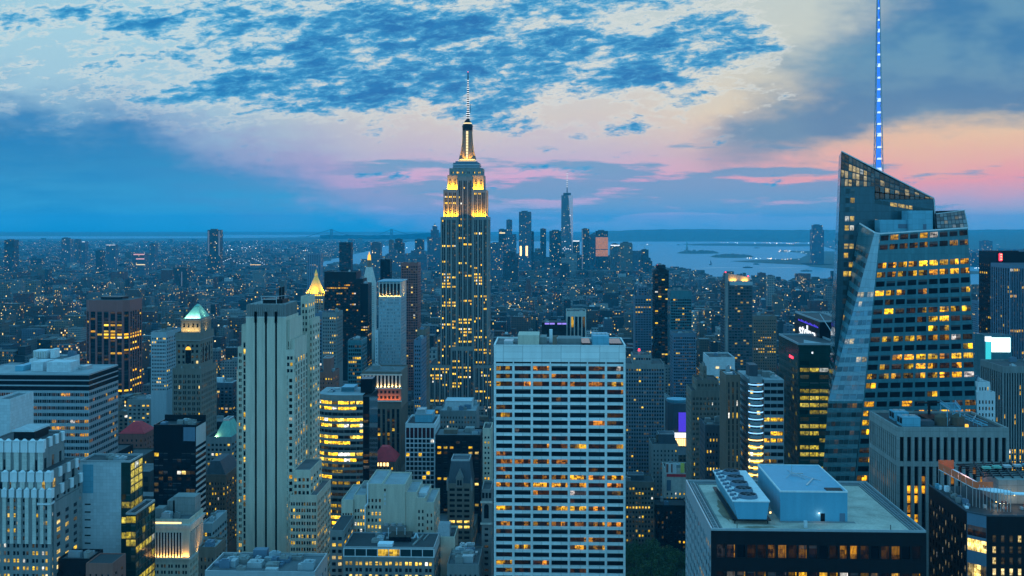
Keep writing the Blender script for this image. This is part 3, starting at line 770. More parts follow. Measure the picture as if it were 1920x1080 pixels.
def white_caps():
    Y = 450.0; X = lambda px: wx(px, Y); Z = lambda py: wz(py, X(40), Y)
    b = Bld('stone_tower', 'stepped stone tower with scalloped white caps in the lower left corner', 'skyscraper', (X(30), Y+14))
    w, rf = MB(), []; pt = 14.1*dep(X(40), Y)/F; L = office(.28, .72, .35, .3, .8, .5, .7, seed=41); cap = MB()
    def st(p0, p1, ya, yb, tp, n, bl, pair=True, wf=.62, hf=.52, pitch=pt, pr=0, ns=3):
        block(b, w, X(p0), X(p1), ya, yb, 0, Z(tp), n, ns, pitch, wf, hf, bl, L, 95, 'pane', .3, pr, pair, .4, .5, L, None, 'FRLB', rf, .5)
    st(-30, 69, Y+4, Y+26, 832, 5, 7, False, .34, .85, 8.0)
    st(-30, 92, Y, Y+28, 886, 6, 2.8, False, .34, .80, 6.2)
    st(-30, 97, Y-1.5, Y+30, 918, 7, 2.6); st(97, 99, Y+1, Y+26, 945, 1, 4, False, .4)
    # scalloped caps on the buttresses
    def caps(p0, p1, n, y, tp, hgt, wd):
        for k in range(n):
            x = X(p0)+(X(p1)-X(p0))*k/(n-1); c = MB(); c.box(x-wd, x+wd, y-.7, y+.9, Z(tp)-hgt, Z(tp)+.7); c.cyl(x, y-.1, wd*.85, Z(tp)+.7, wd*.3, Z(tp)+1.5, 8); b.part('cap', c, 'white_paint')
            f = MB(); f.box(x-wd*.7, x+wd*.7, y-.45, y-.01, Z(tp)-22, Z(tp)-hgt); b.part('buttress', f, 'pale_stone')
    caps(-8, 68, 6, Y+4, 833, 4.2, 1.5); caps(-6, 91, 7, Y, 888, 3.4, 1.45); caps(-2, 96, 8, Y-1.5, 919, 2.6, 1.1)
    for (xx, ya, yb, tp) in ((69, Y+6, Y+24, 833), (92, Y+2, Y+26, 888), (97, Y, Y+28, 919)):
        for k in range(4):
            y = ya+(yb-ya)*k/3; c = MB(); c.box(X(xx)-.8, X(xx)+.6, y-1.2, y+1.2, Z(tp)-3.2, Z(tp)+.8); b.part('cap', c, 'white_paint')
    lg = MB(); lg.box(X(74), X(99), Y-2.2, Y+2, Z(944), Z(941)); b.part('ledge', lg, 'white_paint')
    ph = MB(); ph.box(X(6), X(46), Y+9, Y+22, Z(832), Z(832)+3.4); o = b.part('penthouse', ph, 'dark_metal'); p2 = MB(); p2.box(X(5), X(47), Y+8, Y+23, Z(832)+3.4, Z(818)+1); b.part('penthouse_roof', p2, 'pale_panel', o)
    b.part('wall', w, 'grey_stone')
    for q in rf: b.part('roof', q, 'dark_roof')
    b.windows(100); reg(-30, 99, 818, 1080, 450, 30, None)
white_caps()

def blank_slab():
    Y = 490.0; X = lambda px: wx(px, Y); Z = lambda py: wz(py, X(200), Y)
    b = Bld('office_building', 'blank blue-grey panelled slab with yellow-lit green glass on its right end', 'office building', (X(200), Y+10))
    w, rf = MB(), []; z = Z(867); x0, x1 = X(150), X(245); D = 15
    w.quad((x0, Y, 0), (X(227), Y, 0), (X(227), Y, z), (x0, Y, z)); w.quad((x0, Y+D, 0), (x0, Y, 0), (x0, Y, z), (x0, Y+D, z)); w.quad((x1, Y+D, 0), (x0, Y+D, 0), (x0, Y+D, z), (x1, Y+D, z))
    b.part('blank_wall', w, 'pale_panel')
    dk = MB(); dk.box(X(155), X(175), Y-.06, Y-.01, Z(925), Z(871)); dk.box(X(175)+.2, X(226), Y-.05, Y-.01, Z(1100), Z(871)); 
    b.part('panel_strip', MB().box(X(155), X(175), Y-.07, Y-.01, Z(925), Z(871), True), 'blue_metal')
    for k in range(7):
        s = MB(); s.box(X(159), X(170), Y-.08, Y-.02, Z(947+14.6*k), Z(944.5+14.6*k), True); b.part('slot_window', s, 'black_glass' if k < 6 else 'lamp_gold')
    g = MB(); pitch = 3.5; L = office(.42, .6, .4, .35, 1.0, .75, .9, seed=51)
    b.facade(g, (X(227), Y), (1, 0), x1-X(227), 0, z, cuts(x1-X(227), 2, .95, .1), rows(Z(925), 60, pitch, .8), .2, L, 0, 'pane_green')
    L2 = lambda i, j, ni, nj: (.95, .75, R.random()) if j >= nj-3 else L(i, j, ni, nj)
    b.facade(g, (x1, Y), (0, 1), D, 0, z, cuts(D, 3, .95, .2), rows(z-.6, 60, pitch, .86), .2, L2, 0, 'pane_green')
    # lower glass wing, with its own roof
    xa, xb = x1+.05, X(264); z2 = Z(958); D2 = 24
    b.facade(g, (xa, Y-6), (1, 0), xb-xa, 0, z2, cuts(xb-xa, 2, .95, .1), rows(z2-.5, 60, pitch, .84), .2, L, 0, 'pane_green')
    b.facade(g, (xb, Y-6), (0, 1), D2, 0, z2, cuts(D2, 6, .95, .2), rows(z2-.5, 60, pitch, .84), .2, office(.6, .6, .4, .35, 1.0, .8, .9, seed=52), 0, 'pane_green')
    g.quad((xb, Y+18, 0), (xa, Y+18, 0), (xa, Y+18, z2), (xb, Y+18, z2)); g.quad((xa, Y+18, 0), (xa, Y-6, 0), (xa, Y-6, z2), (xa, Y+18, z2))
    b.part('glass_wall', g, 'green_glass')
    for (a, c, ya, yb, zz) in ((x0, x1, Y, Y+D, z), (xa, xb, Y-6, Y+18, z2)):
        r = MB(); r.quad((a, ya, zz), (c, ya, zz), (c, yb, zz), (a, yb, zz)); b.part('roof', r, 'tar_roof'); p = MB(); p.ring(a+.05, c-.05, ya+.05, yb-.05, zz, zz+.9, .35); b.part('parapet', p, 'steel')
    units(b, x0+2, x1-1, Y+2, Y+D-1, z, 6, hmax=1.6, seed=8)
    b.windows(100); reg(150, 298, 858, 1080, 488, 24, None)
blank_slab()
# little roofs at its foot
tower('rowhouse', 'low brick red box building at the foot of the blank slab', 440, 161, 211, 1058, 14, 1080, 'red_brick', 4, 2, pitch=3.4, wf=.3, hf=.4, nu=0, cat='low building', par=.4)
tower('rowhouse', 'low dark building with small pale skylights left of the brick red box', 455, 108, 168, 1052, 14, 1080, 'dark_metal', 5, 2, pitch=3.4, wf=.3, hf=.4, nu=3, cat='low building', roof='grey_roof')

def dark_striped():
    b = tower('office_tower', 'near-black slab tower with white stripes down its right side, left of the slotted tower', 600, 288, 367, 800, 17.5, 962, 'black_glass', 9, 1, 11.2, wf=.9, hf=.6, blank=14, lit=office(.025, .7, .3, .5, 1, .1, .5, seed=61), lits=lambda *a: (0, 0, .2), pane='pane', roof='tar_roof', done=False, nu=5, rec=.1, m=.3)
    x0, x1, y0, y1, z = b.x0, b.x1, b.y0, b.y1, b.z1
    for k in range(22):
        zz = z-14-3.29*k
        s = MB(); s.box(x1, x1+.12, y0+.5, y1-.2, zz, zz+1.25, True); b.part('white_spandrel', s, 'white_paint')
    s = MB(); s.box(x1, x1+.12, y0+.5, y1-.2, z-11, z-.3, True); b.part('white_panel', s, 'white_paint')
    f = MB(); f.box(wx(344, 600), wx(366, 600), 599.85, 599.98, z-8, z-.2, True); b.part('grey_panel', f, 'deep_blue_metal')
    f = MB(); f.box(x0-.05, x1+.05, y1+.1, y1+.4, z, z+3.6); b.part('screen_wall', f, 'dark_metal')
    finish(b)
dark_striped()

def lit_cornice():
    Y = 525.0; X = lambda px: wx(px, Y)
    b = tower('office_building', 'ornate cream building with a gold-lit colonnade under its cornice, lower left', Y, 284, 355, 977, 21, 1080, 'cream_brick', 5, 5, 11.7, wf=.66, hf=.55, blank=20.5, pair=True, lit=office(.05, .7, .3, .3, .8, .1, .5, seed=71), roof='grey_roof', nu=4, done=False, m=.6)
    x0, x1, y0, y1, z = b.x0, b.x1, b.y0, b.y1, b.z1
    cn = MB(); cn.box(x0-1, x1+1, y0-1, y1+.5, z-2.4, z-1.4, True); cn.box(x0-.6, x1+.6, y0-.6, y1+.3, z-3.4, z-2.4, True); o = b.part('cornice', cn, 'pale_stone')
    za, zb = z-17.5, z-5.6
    for k in range(10):
        x = x0+2+(x1-x0-5.6)*k/9
        if k < 9:
            r = MB(); q = x+(x1-x0-5.6)/18; r.box(q-.95, q+.95, y0-.05, y0-.005, za, zb, True); b.part('tall_window', r, 'black_glass')
        c = MB(); c.box(x-.3, x+.3, y0-.45, y0-.02, za, zb); b.part('column', c, 'pale_stone')
    for k in range(9):
        y = y0+1.5+(y1-y0-3)*k/8
        c = MB(); c.box(x1+.02, x1+.45, y-.3, y+.3, za, zb); b.part('column', c, 'pale_stone')
        if k < 8: r = MB(); q = y+(y1-y0-3)/16; r.box(x1+.005, x1+.05, q-.6, q+.6, za, zb, True); b.part('tall_window', r, 'black_glass')
    lg = MB(); lg.box(x0-.5, x1+1.0, y0-1.0, y0-.02, za-1, za-.4, True); lg.box(x1+.02, x1+1.0, y0-.02, y1, za-1, za-.4, True); b.part('ledge', lg, 'pale_stone')
    lamp_area('floodlight', ((x0+x1)/2, y0-.75, za-.2), ((x0+x1)/2, y0+.1, za+6), x1-x0, .3, 2600, (1, .50, .10), b.o, 150)
    lamp_area('floodlight', (x1+.75, (y0+y1)/2, za-.2), (x1-.1, (y0+y1)/2, za+6), .3, y1-y0, 2000, (1, .50, .10), b.o, 150)
    gl = MB(); gl.box(x0+2, x1-4, y0-.04, y0-.005, z-1.2, z-.5, True); b.part('cornice_light', gl, 'lamp_warm')
    for (a, c, d, e, h, mm) in ((.0, .22, .2, .5, 5, 'grey_stone'), (.35, .95, .55, .95, 9, 'concrete'), (.2, .4, .55, .9, 7, 'grey_stone')):
        mb = MB(); mb.box(x0+(x1-x0)*a, x0+(x1-x0)*c, y0+21*d, y0+21*e, z, z+h); b.part('penthouse', mb, mm)
    finish(b)
lit_cornice()
tower('office_building', 'low grey banded building wedged right of the gold-lit colonnade building', 560, 378, 398, 985, 26, 1040, 'silver_spandrel', 4, 6, pitch=3.6, wf=.9, hf=.5, roof='silver_roof', nu=2, cat='office building')
tower('office_building', 'small building with white rimmed roof terrace below the dark striped tower', 500, 372, 404, 1030, 16, 1080, 'tan_brick', 4, 3, pitch=3.6, wf=.4, hf=.5, roof='silver_roof', nu=3, cat='office building')
def mansard():
    Y = 660.0; b = tower('apartment_building', 'dark mansard-roofed building with small orange windows between the striped and slotted towers', Y, 384, 424, 893, 30, 990, 'tan_brick', 7, 5, 9.5, wf=.4, hf=.5, lit=office(.22, .55, .4, .3, .9, .2, .5, seed=81), nu=0, done=False, roof='slate')
    x0, x1, y0, y1, z = b.x0, b.x1, b.y0, b.y1, b.z1
    m_ = MB(); m_.frust(x0, x1, y0, y1, z, x0+2.5, x1-5, y0+4, y1-4, z+8.5); b.part('mansard_roof', m_, 'slate'); finish(b)
mansard()
def copper_house():
    Y = 760.0; b = tower('office_building', 'grey building with a lit green copper vaulted roof beside the slotted tower', Y, 386, 434, 822, 28, 905, 'grey_stone', 6, 4, 9.0, wf=.6, hf=.5, lit=office(.3, .6, .4, .3, .9, .4, .5, seed=91), nu=0, done=False)
    x0, x1, y0, y1, z = b.x0, b.x1, b.y0, b.y1, b.z1
    m_ = MB(); m_.frust(x0+5.5, x1-.5, y0+1.5, y1-2, z, x0+10, x1-4, y0+8, y1-8, z+11); b.part('copper_roof', m_, 'green_copper')
    c = MB(); c.ring(x0+10, x1-4, y0+8, y1-8, z+11, z+12.4, .7); b.part('roof_lantern', c, 'steel')
    lamp_area('floodlight', (x0+7, y0+.8, z+.6), (x0+9, y0+5, z+5), 3, .4, 600, (1, .85, .5), b.o, 160)
    finish(b)
copper_house()
def red_roof():
    Y = 800.0; b = tower('townhouse', 'dark building with a bright red hipped roof right of the banded slab', Y, 224, 270, 814, 22, 850, 'red_brick', 5, 4, pitch=3.6, wf=.35, hf=.5, nu=0, done=False)
    x0, x1, y0, y1, z = b.x0, b.x1, b.y0, b.y1, b.z1
    m_ = MB(); m_.frust(x0-.5, x1+.5, y0-.5, y1+.5, z+.4, x0+7, x1-7, y0+8, y1-8, z+7.5); b.part('hipped_roof', m_, 'red_tile'); finish(b)
red_roof()

def green_pyramid():
    Y = 770.0; X = lambda px: wx(px, Y); Z = lambda py: wz(py, X(355), Y)
    b = Bld('skyscraper', 'stone tower with a floodlit green pyramid roof, left of the slotted tower', 'skyscraper', (X(355), Y+16))
    w, rf = MB(), []; pt = 3.9; L = office(.12, .7, .4, .4, 1, .3, .8, seed=101)
    def st(p0, p1, ya, yb, tp, n, ns, bl, hf=.55, wf=.5, pr=0, pair=False, bot=0, rec=.5): block(b, w, X(p0), X(p1), ya, yb, bot, Z(tp), n, ns, pt, wf, hf, bl, L, 60, 'pane', .5, pr, pair, rec, .5, L, None, 'FRLB', rf, .8)
    st(325, 379, Y-2, Y+34, 692, 6, 7, 3, .6, .6, 1, True)
    st(330, 375, Y, Y+30, 637, 5, 6, 2.5, pr=0, bot=Z(692))
    st(329, 376, Y-.6, Y+31, 626, 7, 7, .8, .5, .4, 0, bot=Z(637))
    st(337, 373.5, Y+3, Y+27, 600, 4, 5, 2.2, .72, .38, 0, bot=Z(626), rec=.8)
    cn = MB(); cn.box(X(328.4), X(376.6), Y-1.2, Y+31.6, Z(639), Z(637)); cn.box(X(336.5), X(374), Y+2.5, Y+27.5, Z(602), Z(599.6)); o = b.part('cornice', cn, 'grey_stone')
    x0, x1 = X(341), X(372.5); py_ = MB(); py_.frust(x0, x1, Y+4, Y+26, Z(599), X(354), X(362), Y+12, Y+18, Z(577)); py_.frust(X(353.5), X(362.5), Y+11.5, Y+18.5, Z(577), X(358), X(358.2), Y+15, Y+15.1, Z(572)); b.part('pyramid_roof', py_, 'green_copper')
    a = MB(); xm = X(353)
    a.box(xm-2, xm+2, Y-.12, Y-.03, Z(681), Z(656), True); aw = b.part('arched_window', a, 'black_glass')
    pts = [(xm+2*math.cos(t), Y-.1, Z(656)+2.4*math.sin(t)) for t in [math.pi*k/10 for k in range(11)]]
    f = MB(); f.poly(pts); b.part('fanlight', f, 'lamp_gold', aw)
    for k in range(3): q = MB(); y = Y+7+7*k; q.box(X(375)+.03, X(375)+.12, y-1.2, y+1.2, Z(681), Z(652), True); b.part('arched_window', q, 'black_glass')
    for k in range(4):
        for (cx_, cy_) in ((X(337.5), Y+3.5), (X(373), Y+3.5)):
            pass
    for px in (329, 342, 364, 376):
        ur = MB(); ur.cyl(X(px), Y-1, 1.0, Z(692), .5, Z(686), 8); b.part('urn', ur, 'grey_stone')
    for (xa, xb, y, ax) in ((x0, x1, Y+2.8, 0),):
        lamp_area('floodlight', ((xa+xb)/2, y, Z(599)+.8), ((xa+xb)/2, y+5, Z(599)+6), xb-xa, .4, 2600, (.9, 1, .75), b.o, 160)
    lamp_area('floodlight', (X(374.2), Y+15, Z(599)+.8), (X(371), Y+15, Z(599)+6), .4, 20, 1900, (.9, 1, .75), b.o, 160)
    lamp_area('floodlight', (X(355), Y+.9, Z(626)+1.2), (X(355), Y+3.2, Z(626)+6), X(372)-X(339), .4, 1700, (1, .68, .2), b.o, 160)
    lamp_area('floodlight', (X(376)+.2, Y+15, Z(626)+1.2), (X(374), Y+15, Z(626)+6), .4, 22, 1300, (1, .68, .2), b.o, 160)
    b.part('wall', w, 'old_stone')
    for q in rf: b.part('roof', q, 'tar_roof')
    b.windows(100); reg(325, 403, 572, 800, 768, 34, None)
green_pyramid()
def brown_tower():
    Y = 1271.0; X = lambda px: wx(px, Y); Z = lambda py: wz(py, X(200), Y); z = Z(563)
    b = Bld('office_tower', 'reddish brown tower with chamfered corners standing alone on the left', 'office tower', (X(200), Y+26))
    x0, x1 = X(158), X(240); c = 6; D = 50
    pl = [(x0+c, Y), (x1-c, Y), (x1, Y+c), (x1, Y+D-c), (x1-c, Y+D), (x0+c, Y+D), (x0, Y+D-c), (x0, Y+c)]
    w = MB(); L = office(.16, .48, .4, .3, 1, .7, .9, seed=111); sp = MB()
    for k in range(8):
        p, q = pl[k], pl[(k+1) % 8]; W = math.dist(p, q); u = ((q[0]-p[0])/W, (q[1]-p[1])/W)
        strips(b, w, sp, p, u, W, 0, z, cuts(W, 5 if W > 20 else 1, .72, .4), rows(z-13, 40, 3.7, .6), .7, L, 0 if k == 0 else 1, 'pane_fine')
    b.part('wall', w, 'brown_metal'); b.part('spandrel', sp, 'dark_metal'); r = MB(); r.poly([(a, d, z) for a, d in pl]); b.part('roof', r, 'dark_roof')
    pr = MB(); pr.prism([(200*.0+(a-X(200))*.5+X(200), (d-Y-25)*.5+Y+25) for a, d in pl], z, z+3); b.part('penthouse', pr, 'dark_metal')
    b.windows(60); reg(158, 243, 563, 745, 1271, 50, None)
brown_tower()
tower('office_tower', 'pale blue grid-windowed block with a drum-topped roof, left of the green pyramid tower', 905, 283, 312, 625, 40, 700, 'silver_spandrel', 9, 9, 6.8, wf=.6, hf=.5, lit=office(.1, .65, .3, .4, .9, .5, 1, seed=121), pane='pane_fine', nu=3, tanks=1, roof='grey_roof')
# ---- centre
def amber_bands():
    # slightly bowed front with continuous lit bands, dark end
    Y = 690.0; X = lambda px: wx(px, Y); Z = lambda py: wz(py, X(640), Y); z = Z(741); D = 34
    b = Bld('office_tower', 'bowed office tower with bands of bright yellow floors and a black end wall', 'office tower', (X(640), Y+17))
    w = MB(); L = office(.85, .56, .3, .8, 1.5, .8, .5, seed=131); pt = 10.75*dep(X(640), Y)/F
    ps = [(592, 6.5), (606, 2.6), (622, .4), (645, -.4), (668, .2), (680, 1.2)]
    pts = [(X(p), Y+o) for p, o in ps]
    def wall(p, q, n, lit, pr, bl=3.0, hf=.56, mat='pane_band'):
        W = math.dist(p, q); u = ((q[0]-p[0])/W, (q[1]-p[1])/W); b.facade(w, p, u, W, 0, z, cuts(W, n, .97, .05), rows(z-bl, 60, pt, hf), .3, lit, pr, mat)
    shared = {}
    def lit(k):
        def f(i, j, ni, nj):
            if (j, k//2) not in shared: shared[(j, k//2)] = R.random() < (.9 if j > nj-11 else (.25 if j > nj-18 else .6))
            v = L(i, j, ni, nj); return v if shared[(j, k//2)] else (v[0]*.2, v[1], v[2])
        return f
    for k in range(5): wall(pts[k], pts[k+1], 2 if k else 2, lit(k), 0)
    x1 = X(692)
    w2 = MB(); b.facade(w2, (pts[5][0]+.02, Y+1.2), (1, 0), x1-pts[5][0], 0, z-1, cuts(x1-pts[5][0], 1, .9), rows(z-4, 60, pt, .5), .2, office(.25, .45, .3, .1, .6, .3, .5, seed=133), 1, 'pane_band')
    w2.quad((x1, Y+1.2, 0), (x1, Y+D, 0), (x1, Y+D, z-1), (x1, Y+1.2, z-1)); w2.quad((x1, Y+D, 0), (pts[0][0], Y+D, 0), (pts[0][0], Y+D, z-1), (x1, Y+D, z-1)); w2.quad((pts[0][0], Y+D, 0), (pts[0][0], Y+6.5, 0), (pts[0][0], Y+6.5, z), (pts[0][0], Y+D, z))
    b.part('wall', w, 'concrete'); b.part('black_end_wall', w2, 'black_glass')
    r = MB(); r.poly([(a, c, z) for a, c in pts]+[(pts[5][0], Y+D, z), (pts[0][0], Y+D, z)]); b.part('roof', r, 'silver_roof')
    r = MB(); r.quad((pts[5][0]+.02, Y+1.2, z-1), (x1, Y+1.2, z-1), (x1, Y+D, z-1), (pts[5][0]+.02, Y+D, z-1)); b.part('roof', r, 'dark_roof')
    m_ = MB(); m_.box(X(671), X(693), Y+10, Y+22, z, z+9); b.part('penthouse', m_, 'black_glass')
    m_ = MB(); m_.box(X(632), X(656), Y+14, Y+28, z, z+3); o = b.part('penthouse', m_, 'blue_metal')
    for k in range(4): q = MB(); q.box(X(632), X(656), Y+13.9+.0, Y+13.99, z+.4+.7*k, z+.7+.7*k); b.part('louvre', q, 'dark_metal', o)
    units(b, X(604), X(630), Y+8, Y+30, z, 4, hmax=1.5, seed=4)
    b.windows(100); reg(592, 706, 725, 945, 690, 36, None)
amber_bands()
def orange_crown():
    Y = 850.0; X = lambda px: wx(px, Y)
    b = tower('office_tower', 'dark stone tower with an orange-lit columned crown and recessed vertical window strips', Y, 678, 752, 699, 40, 845, 'tan_brick', 8, 6, pitch=3.7, wf=.55, hf=.62, blank=28, lit=office(.08, .5, .3, .3, .9, .3, .6, seed=141), spand='dark_metal', roof='grey_roof', nu=3, done=False, rec=.6)
    x0, x1, y0, y1, z = b.x0, b.x1, b.y0, b.y1, b.z1
    za, zb = z-11.5, z-2
    for k in range(11):
        x = x0+1+(x1-x0-2)*k/10; c = MB(); c.box(x-.55, x+.55, y0-.7, y0-.02, za, zb); b.part('column', c, 'pale_stone')
        if k < 10: q = MB(); xm = x+(x1-x0-2)/20; q.box(xm-.8, xm+.8, y0-.06, y0-.01, za, zb, True); b.part('tall_window', q, 'black_glass')
    cn = MB(); cn.box(x0-.8, x1+.8, y0-.9, y0-.02, zb, zb+1.0, True); cn.box(x0-.5, x1+.5, y0-1.0, y0-.02, za-1, za, True); cn.box(x0-.5, x1+.5, y0-1.4, y0-.02, z-22.6, z-21.8, True); b.part('cornice', cn, 'pale_stone')
    for r_ in (0, 1):
        for k in range(9):
            q = MB(); x = x0+3+(x1-x0-6)*k/8; zz = z-16.2-4.2*r_; q.box(x-.9, x+.9, y0-.05, y0-.01, zz, zz+2.2, True); b.part('window', q, 'black_glass')
    lamp_area('floodlight', ((x0+x1)/2, y0-1.15, za+.3), ((x0+x1)/2, y0, za+5), x1-x0-1, .3, 3600, (1, .62, .2), b.o, 160)
    lamp_area('floodlight', ((x0+x1)/2, y0-1.9, z-21.6), ((x0+x1)/2, y0, z-17), x1-x0-1, .4, 3000, (1, .22, .03), b.o, 160)
    finish(b)
orange_crown()
def red_pyramid():
    Y = 780.0; b = tower('office_building', 'dark building with a dull red hipped roof and four lit dormers below the orange crown', Y, 695, 740, 866, 24, 905, 'tan_brick', 6, 4, pitch=3.5, wf=.4, hf=.5, lit=office(.1, .6, .3, .3, .8, .2, .5, seed=151), nu=0, done=False, cat='office building')
    x0, x1, y0, y1, z = b.x0, b.x1, b.y0, b.y1, b.z1
    m_ = MB(); m_.frust(x0-.6, x1+.6, y0-.6, y1+.6, z+.3, x0+6, x1-6, y0+8, y1-8, z+9); b.part('hipped_roof', m_, 'red_tile')
    for k in range(4): g = MB(); x = (x0+x1)/2+(k-1.5)*2.4; g.box(x-.7, x+.7, y0-.25, y0-.03, z-3.0, z-.6, True); b.part('dormer_window', g, 'lamp_warm')
    finish(b)
red_pyramid()
def blue_hotel():
    Y = 1080.0; X = lambda px: wx(px, Y)
    b = tower('hotel', 'pale slender tower with blue-white windows and gold-lit fins at its top', Y, 710, 752, 531, 40, 690, 'silver_spandrel', 6, 6, 6.15, wf=.66, hf=.55, blank=15, lit=office(.02, .7, .3, .3, .9, .1, .5, seed=161), lits=lambda *a: (0, 0, .1), pane='pane_pale', roof='grey_roof', nu=2, done=False, pair=True, cat='hotel tower')
    x0, x1, y0, y1, z = b.x0, b.x1, b.y0, b.y1, b.z1
    for k in range(7):
        x = x0+.6+(x1-x0-1.2)*k/6; f = MB(); f.box(x-.35, x+.35, y0-1.3, y0-.02, z-13, z+1.4, True); b.part('fin', f, 'pale_stone')
        if k < 6: q = MB(); q.box(x+.6, x+(x1-x0-1.2)/6-.6, y0-.05, y0-.01, z-12.5, z-.5, True); b.part('louvre', q, 'dark_metal')
    cp = MB(); cp.box(x0-1, x1+1, y0-1.6, y1+1, z+1.4, z+2.2); b.part('roof_slab', cp, 'blue_metal')
    lamp_area('floodlight', ((x0+x1)/2, y0-1.0, z-13.6), ((x0+x1)/2, y0-.3, z-6), x1-x0, .3, 5000, (1, .52, .10), b.o, 160)
    lamp_area('floodlight', (x1+1.2, (y0+y1)/2, z-13.6), (x1-.2, (y0+y1)/2, z-5), .4, y1-y0, 8000, (1, .52, .10), b.o, 160)
    s = MB(); L = lambda *a: (0, 0, R.random())
    block(b, s, X(704), X(710)-.05, Y-3, Y+30, 0, wz(620, X(706), Y), 1, 5, 3.3, .5, .4, 3, L, 60, 'pane_pale', .3, 3)
    b.part('annexe', s, 'pale_panel'); finish(b)
blue_hotel()
tower('office_tower', 'white gridded tower with seven square bays and a red louvred top storey', 800, 760, 815, 798, 38, 938, 'white_paint', 7, 7, 8.55, wf=.80, hf=.76, blank=3, lit=lambda i, j, ni, nj: (0, 0, .3) if j < 8 or R.random() < .93 else (.8, .5, R.random()), lits=lambda *a: (0, 0, .2),
      roof='dark_roof', nu=0, par=1.6, rec=.5, m=.3, pent=[(.25, .85, .35, .85, 6, 'blue_metal'), (.3, .6, .4, .7, 9, 'steel')]) 
def red_storey():
    Y = 800.0; x0, x1 = wx(760, Y), wx(815, Y); z = wz(798, (x0+x1)/2, Y)
    root = [o for o in COL.objects if o.type == 'EMPTY' and o.name.startswith('office_tower')][-1]
    W = (x1-x0-.6)/7
    for k in range(7):
        q = MB(); a = x0+.3+W*k+W*.1; q.box(a, a+W*.8, Y-.04, Y-.005, z-8.5, z-1.6, True)
        me = q.mesh('red_louvre', 'pane_red', root.location); o = link('red_louvre', me, root)
red_storey()
def gothic():
    Y = 620.0; X = lambda px: wx(px, Y)
    b = tower('office_building', 'narrow gothic stone building with a steep slate roof and pointed gable', Y, 839, 884, 910, 22, 1035, 'old_stone', 3, 3, 10, wf=.72, hf=.5, pair=False, blank=1, lit=lambda i, j, ni, nj: (.95, .75, R.random()) if nj-1-j in (6, 7, 11) and not (i > 6 and R.random() < .4) else (0, 0, R.random()*.5), nu=0, done=False, roof='slate', cat='office building')
    x0, x1, y0, y1, z = b.x0, b.x1, b.y0, b.y1, b.z1
    m_ = MB(); m_.frust(x0-.2, x1+.2, y0+1.5, y1+.2, z+.1, x0+1.5, x1-1.5, y0+6, y1-1, z+12.5); b.part('slate_roof', m_, 'slate')
    tp = MB(); tp.ring(x0+1.5, x1-1.5, y0+6, y1-1, z+12.5, z+13.5, .4); b.part('roof_crest', tp, 'steel')
    g = MB(); xm = (x0+x1)/2; g.prism([(xm-2, y0-.3), (xm+2, y0-.3), (xm+2, y0+4), (xm-2, y0+4)], z-1, z+4); g.poly([(xm-2.3, y0-.4, z+4), (xm+2.3, y0-.4, z+4), (xm, y0-.4, z+9)]); g.poly([(xm-2.3, y0-.4, z+4), (xm, y0-.4, z+9), (xm, y0+5, z+9), (xm-2.3, y0+5, z+4)]); g.poly([(xm+2.3, y0+5, z+4), (xm, y0+5, z+9), (xm, y0-.4, z+9), (xm+2.3, y0-.4, z+4)]); o = b.part('gable', g, 'limestone')
    for k in range(2): q = MB(); q.box(xm-1.3+1.5*k, xm-.2+1.5*k, y0-.36, y0-.31, z, z+3, True); b.part('gable_window', q, 'black_glass', o)
    for xx in (x0, x1): t = MB(); t.cyl(xx, y0, .6, z-3, .6, z+2.4, 8); t.cyl(xx, y0, .7, z+2.4, .05, z+5, 8); b.part('pinnacle', t, 'grey_stone')
    finish(b)
gothic()
tower('apartment_building', 'thin tan building edge squeezed against the left side of the white slab tower', 640, 905, 921, 806, 20, 960, 'cream_brick', 2, 4, 9.6, wf=.5, hf=.45, nu=1, cat='apartment building', lits=lambda *a: (0, 0, .2))
def lantern_house():
    Y = 560.0; b = tower('stone_building', 'ornate narrow stone building with a tall arched window, left of the white slab tower', Y, 903, 921, 921, 18, 1075, 'grey_stone', 1, 3, 11, wf=.5, hf=.45, blank=18, nu=0, done=False, cat='stone building')
    x0, x1, y0, y1, z = b.x0, b.x1, b.y0, b.y1, b.z1; xm = (x0+x1)/2
    for k in range(3): q = MB(); q.box(x0+.3+1.7*k, x0+1.5+1.7*k, y0-.05, y0-.01, z-3.6, z-.8, True); b.part('window', q, 'black_glass')
    q = MB(); q.poly([(xm-1.2, y0-.05, z-14), (xm+1.2, y0-.05, z-14)]+[(xm+1.2*math.cos(t), y0-.05, z-8+1.4*math.sin(t)) for t in [math.pi*k/8 for k in range(9)]]); b.part('arched_window', q, 'black_glass')
    c = MB(); c.box(x0-.6, x1+.6, y0-.9, y0-.02, z-6, z-5, True); c.box(x0-.6, x1+.6, y0-.9, y0-.02, z-17, z-16.2, True); b.part('cornice', c, 'pale_stone')
    finish(b)
lantern_house()
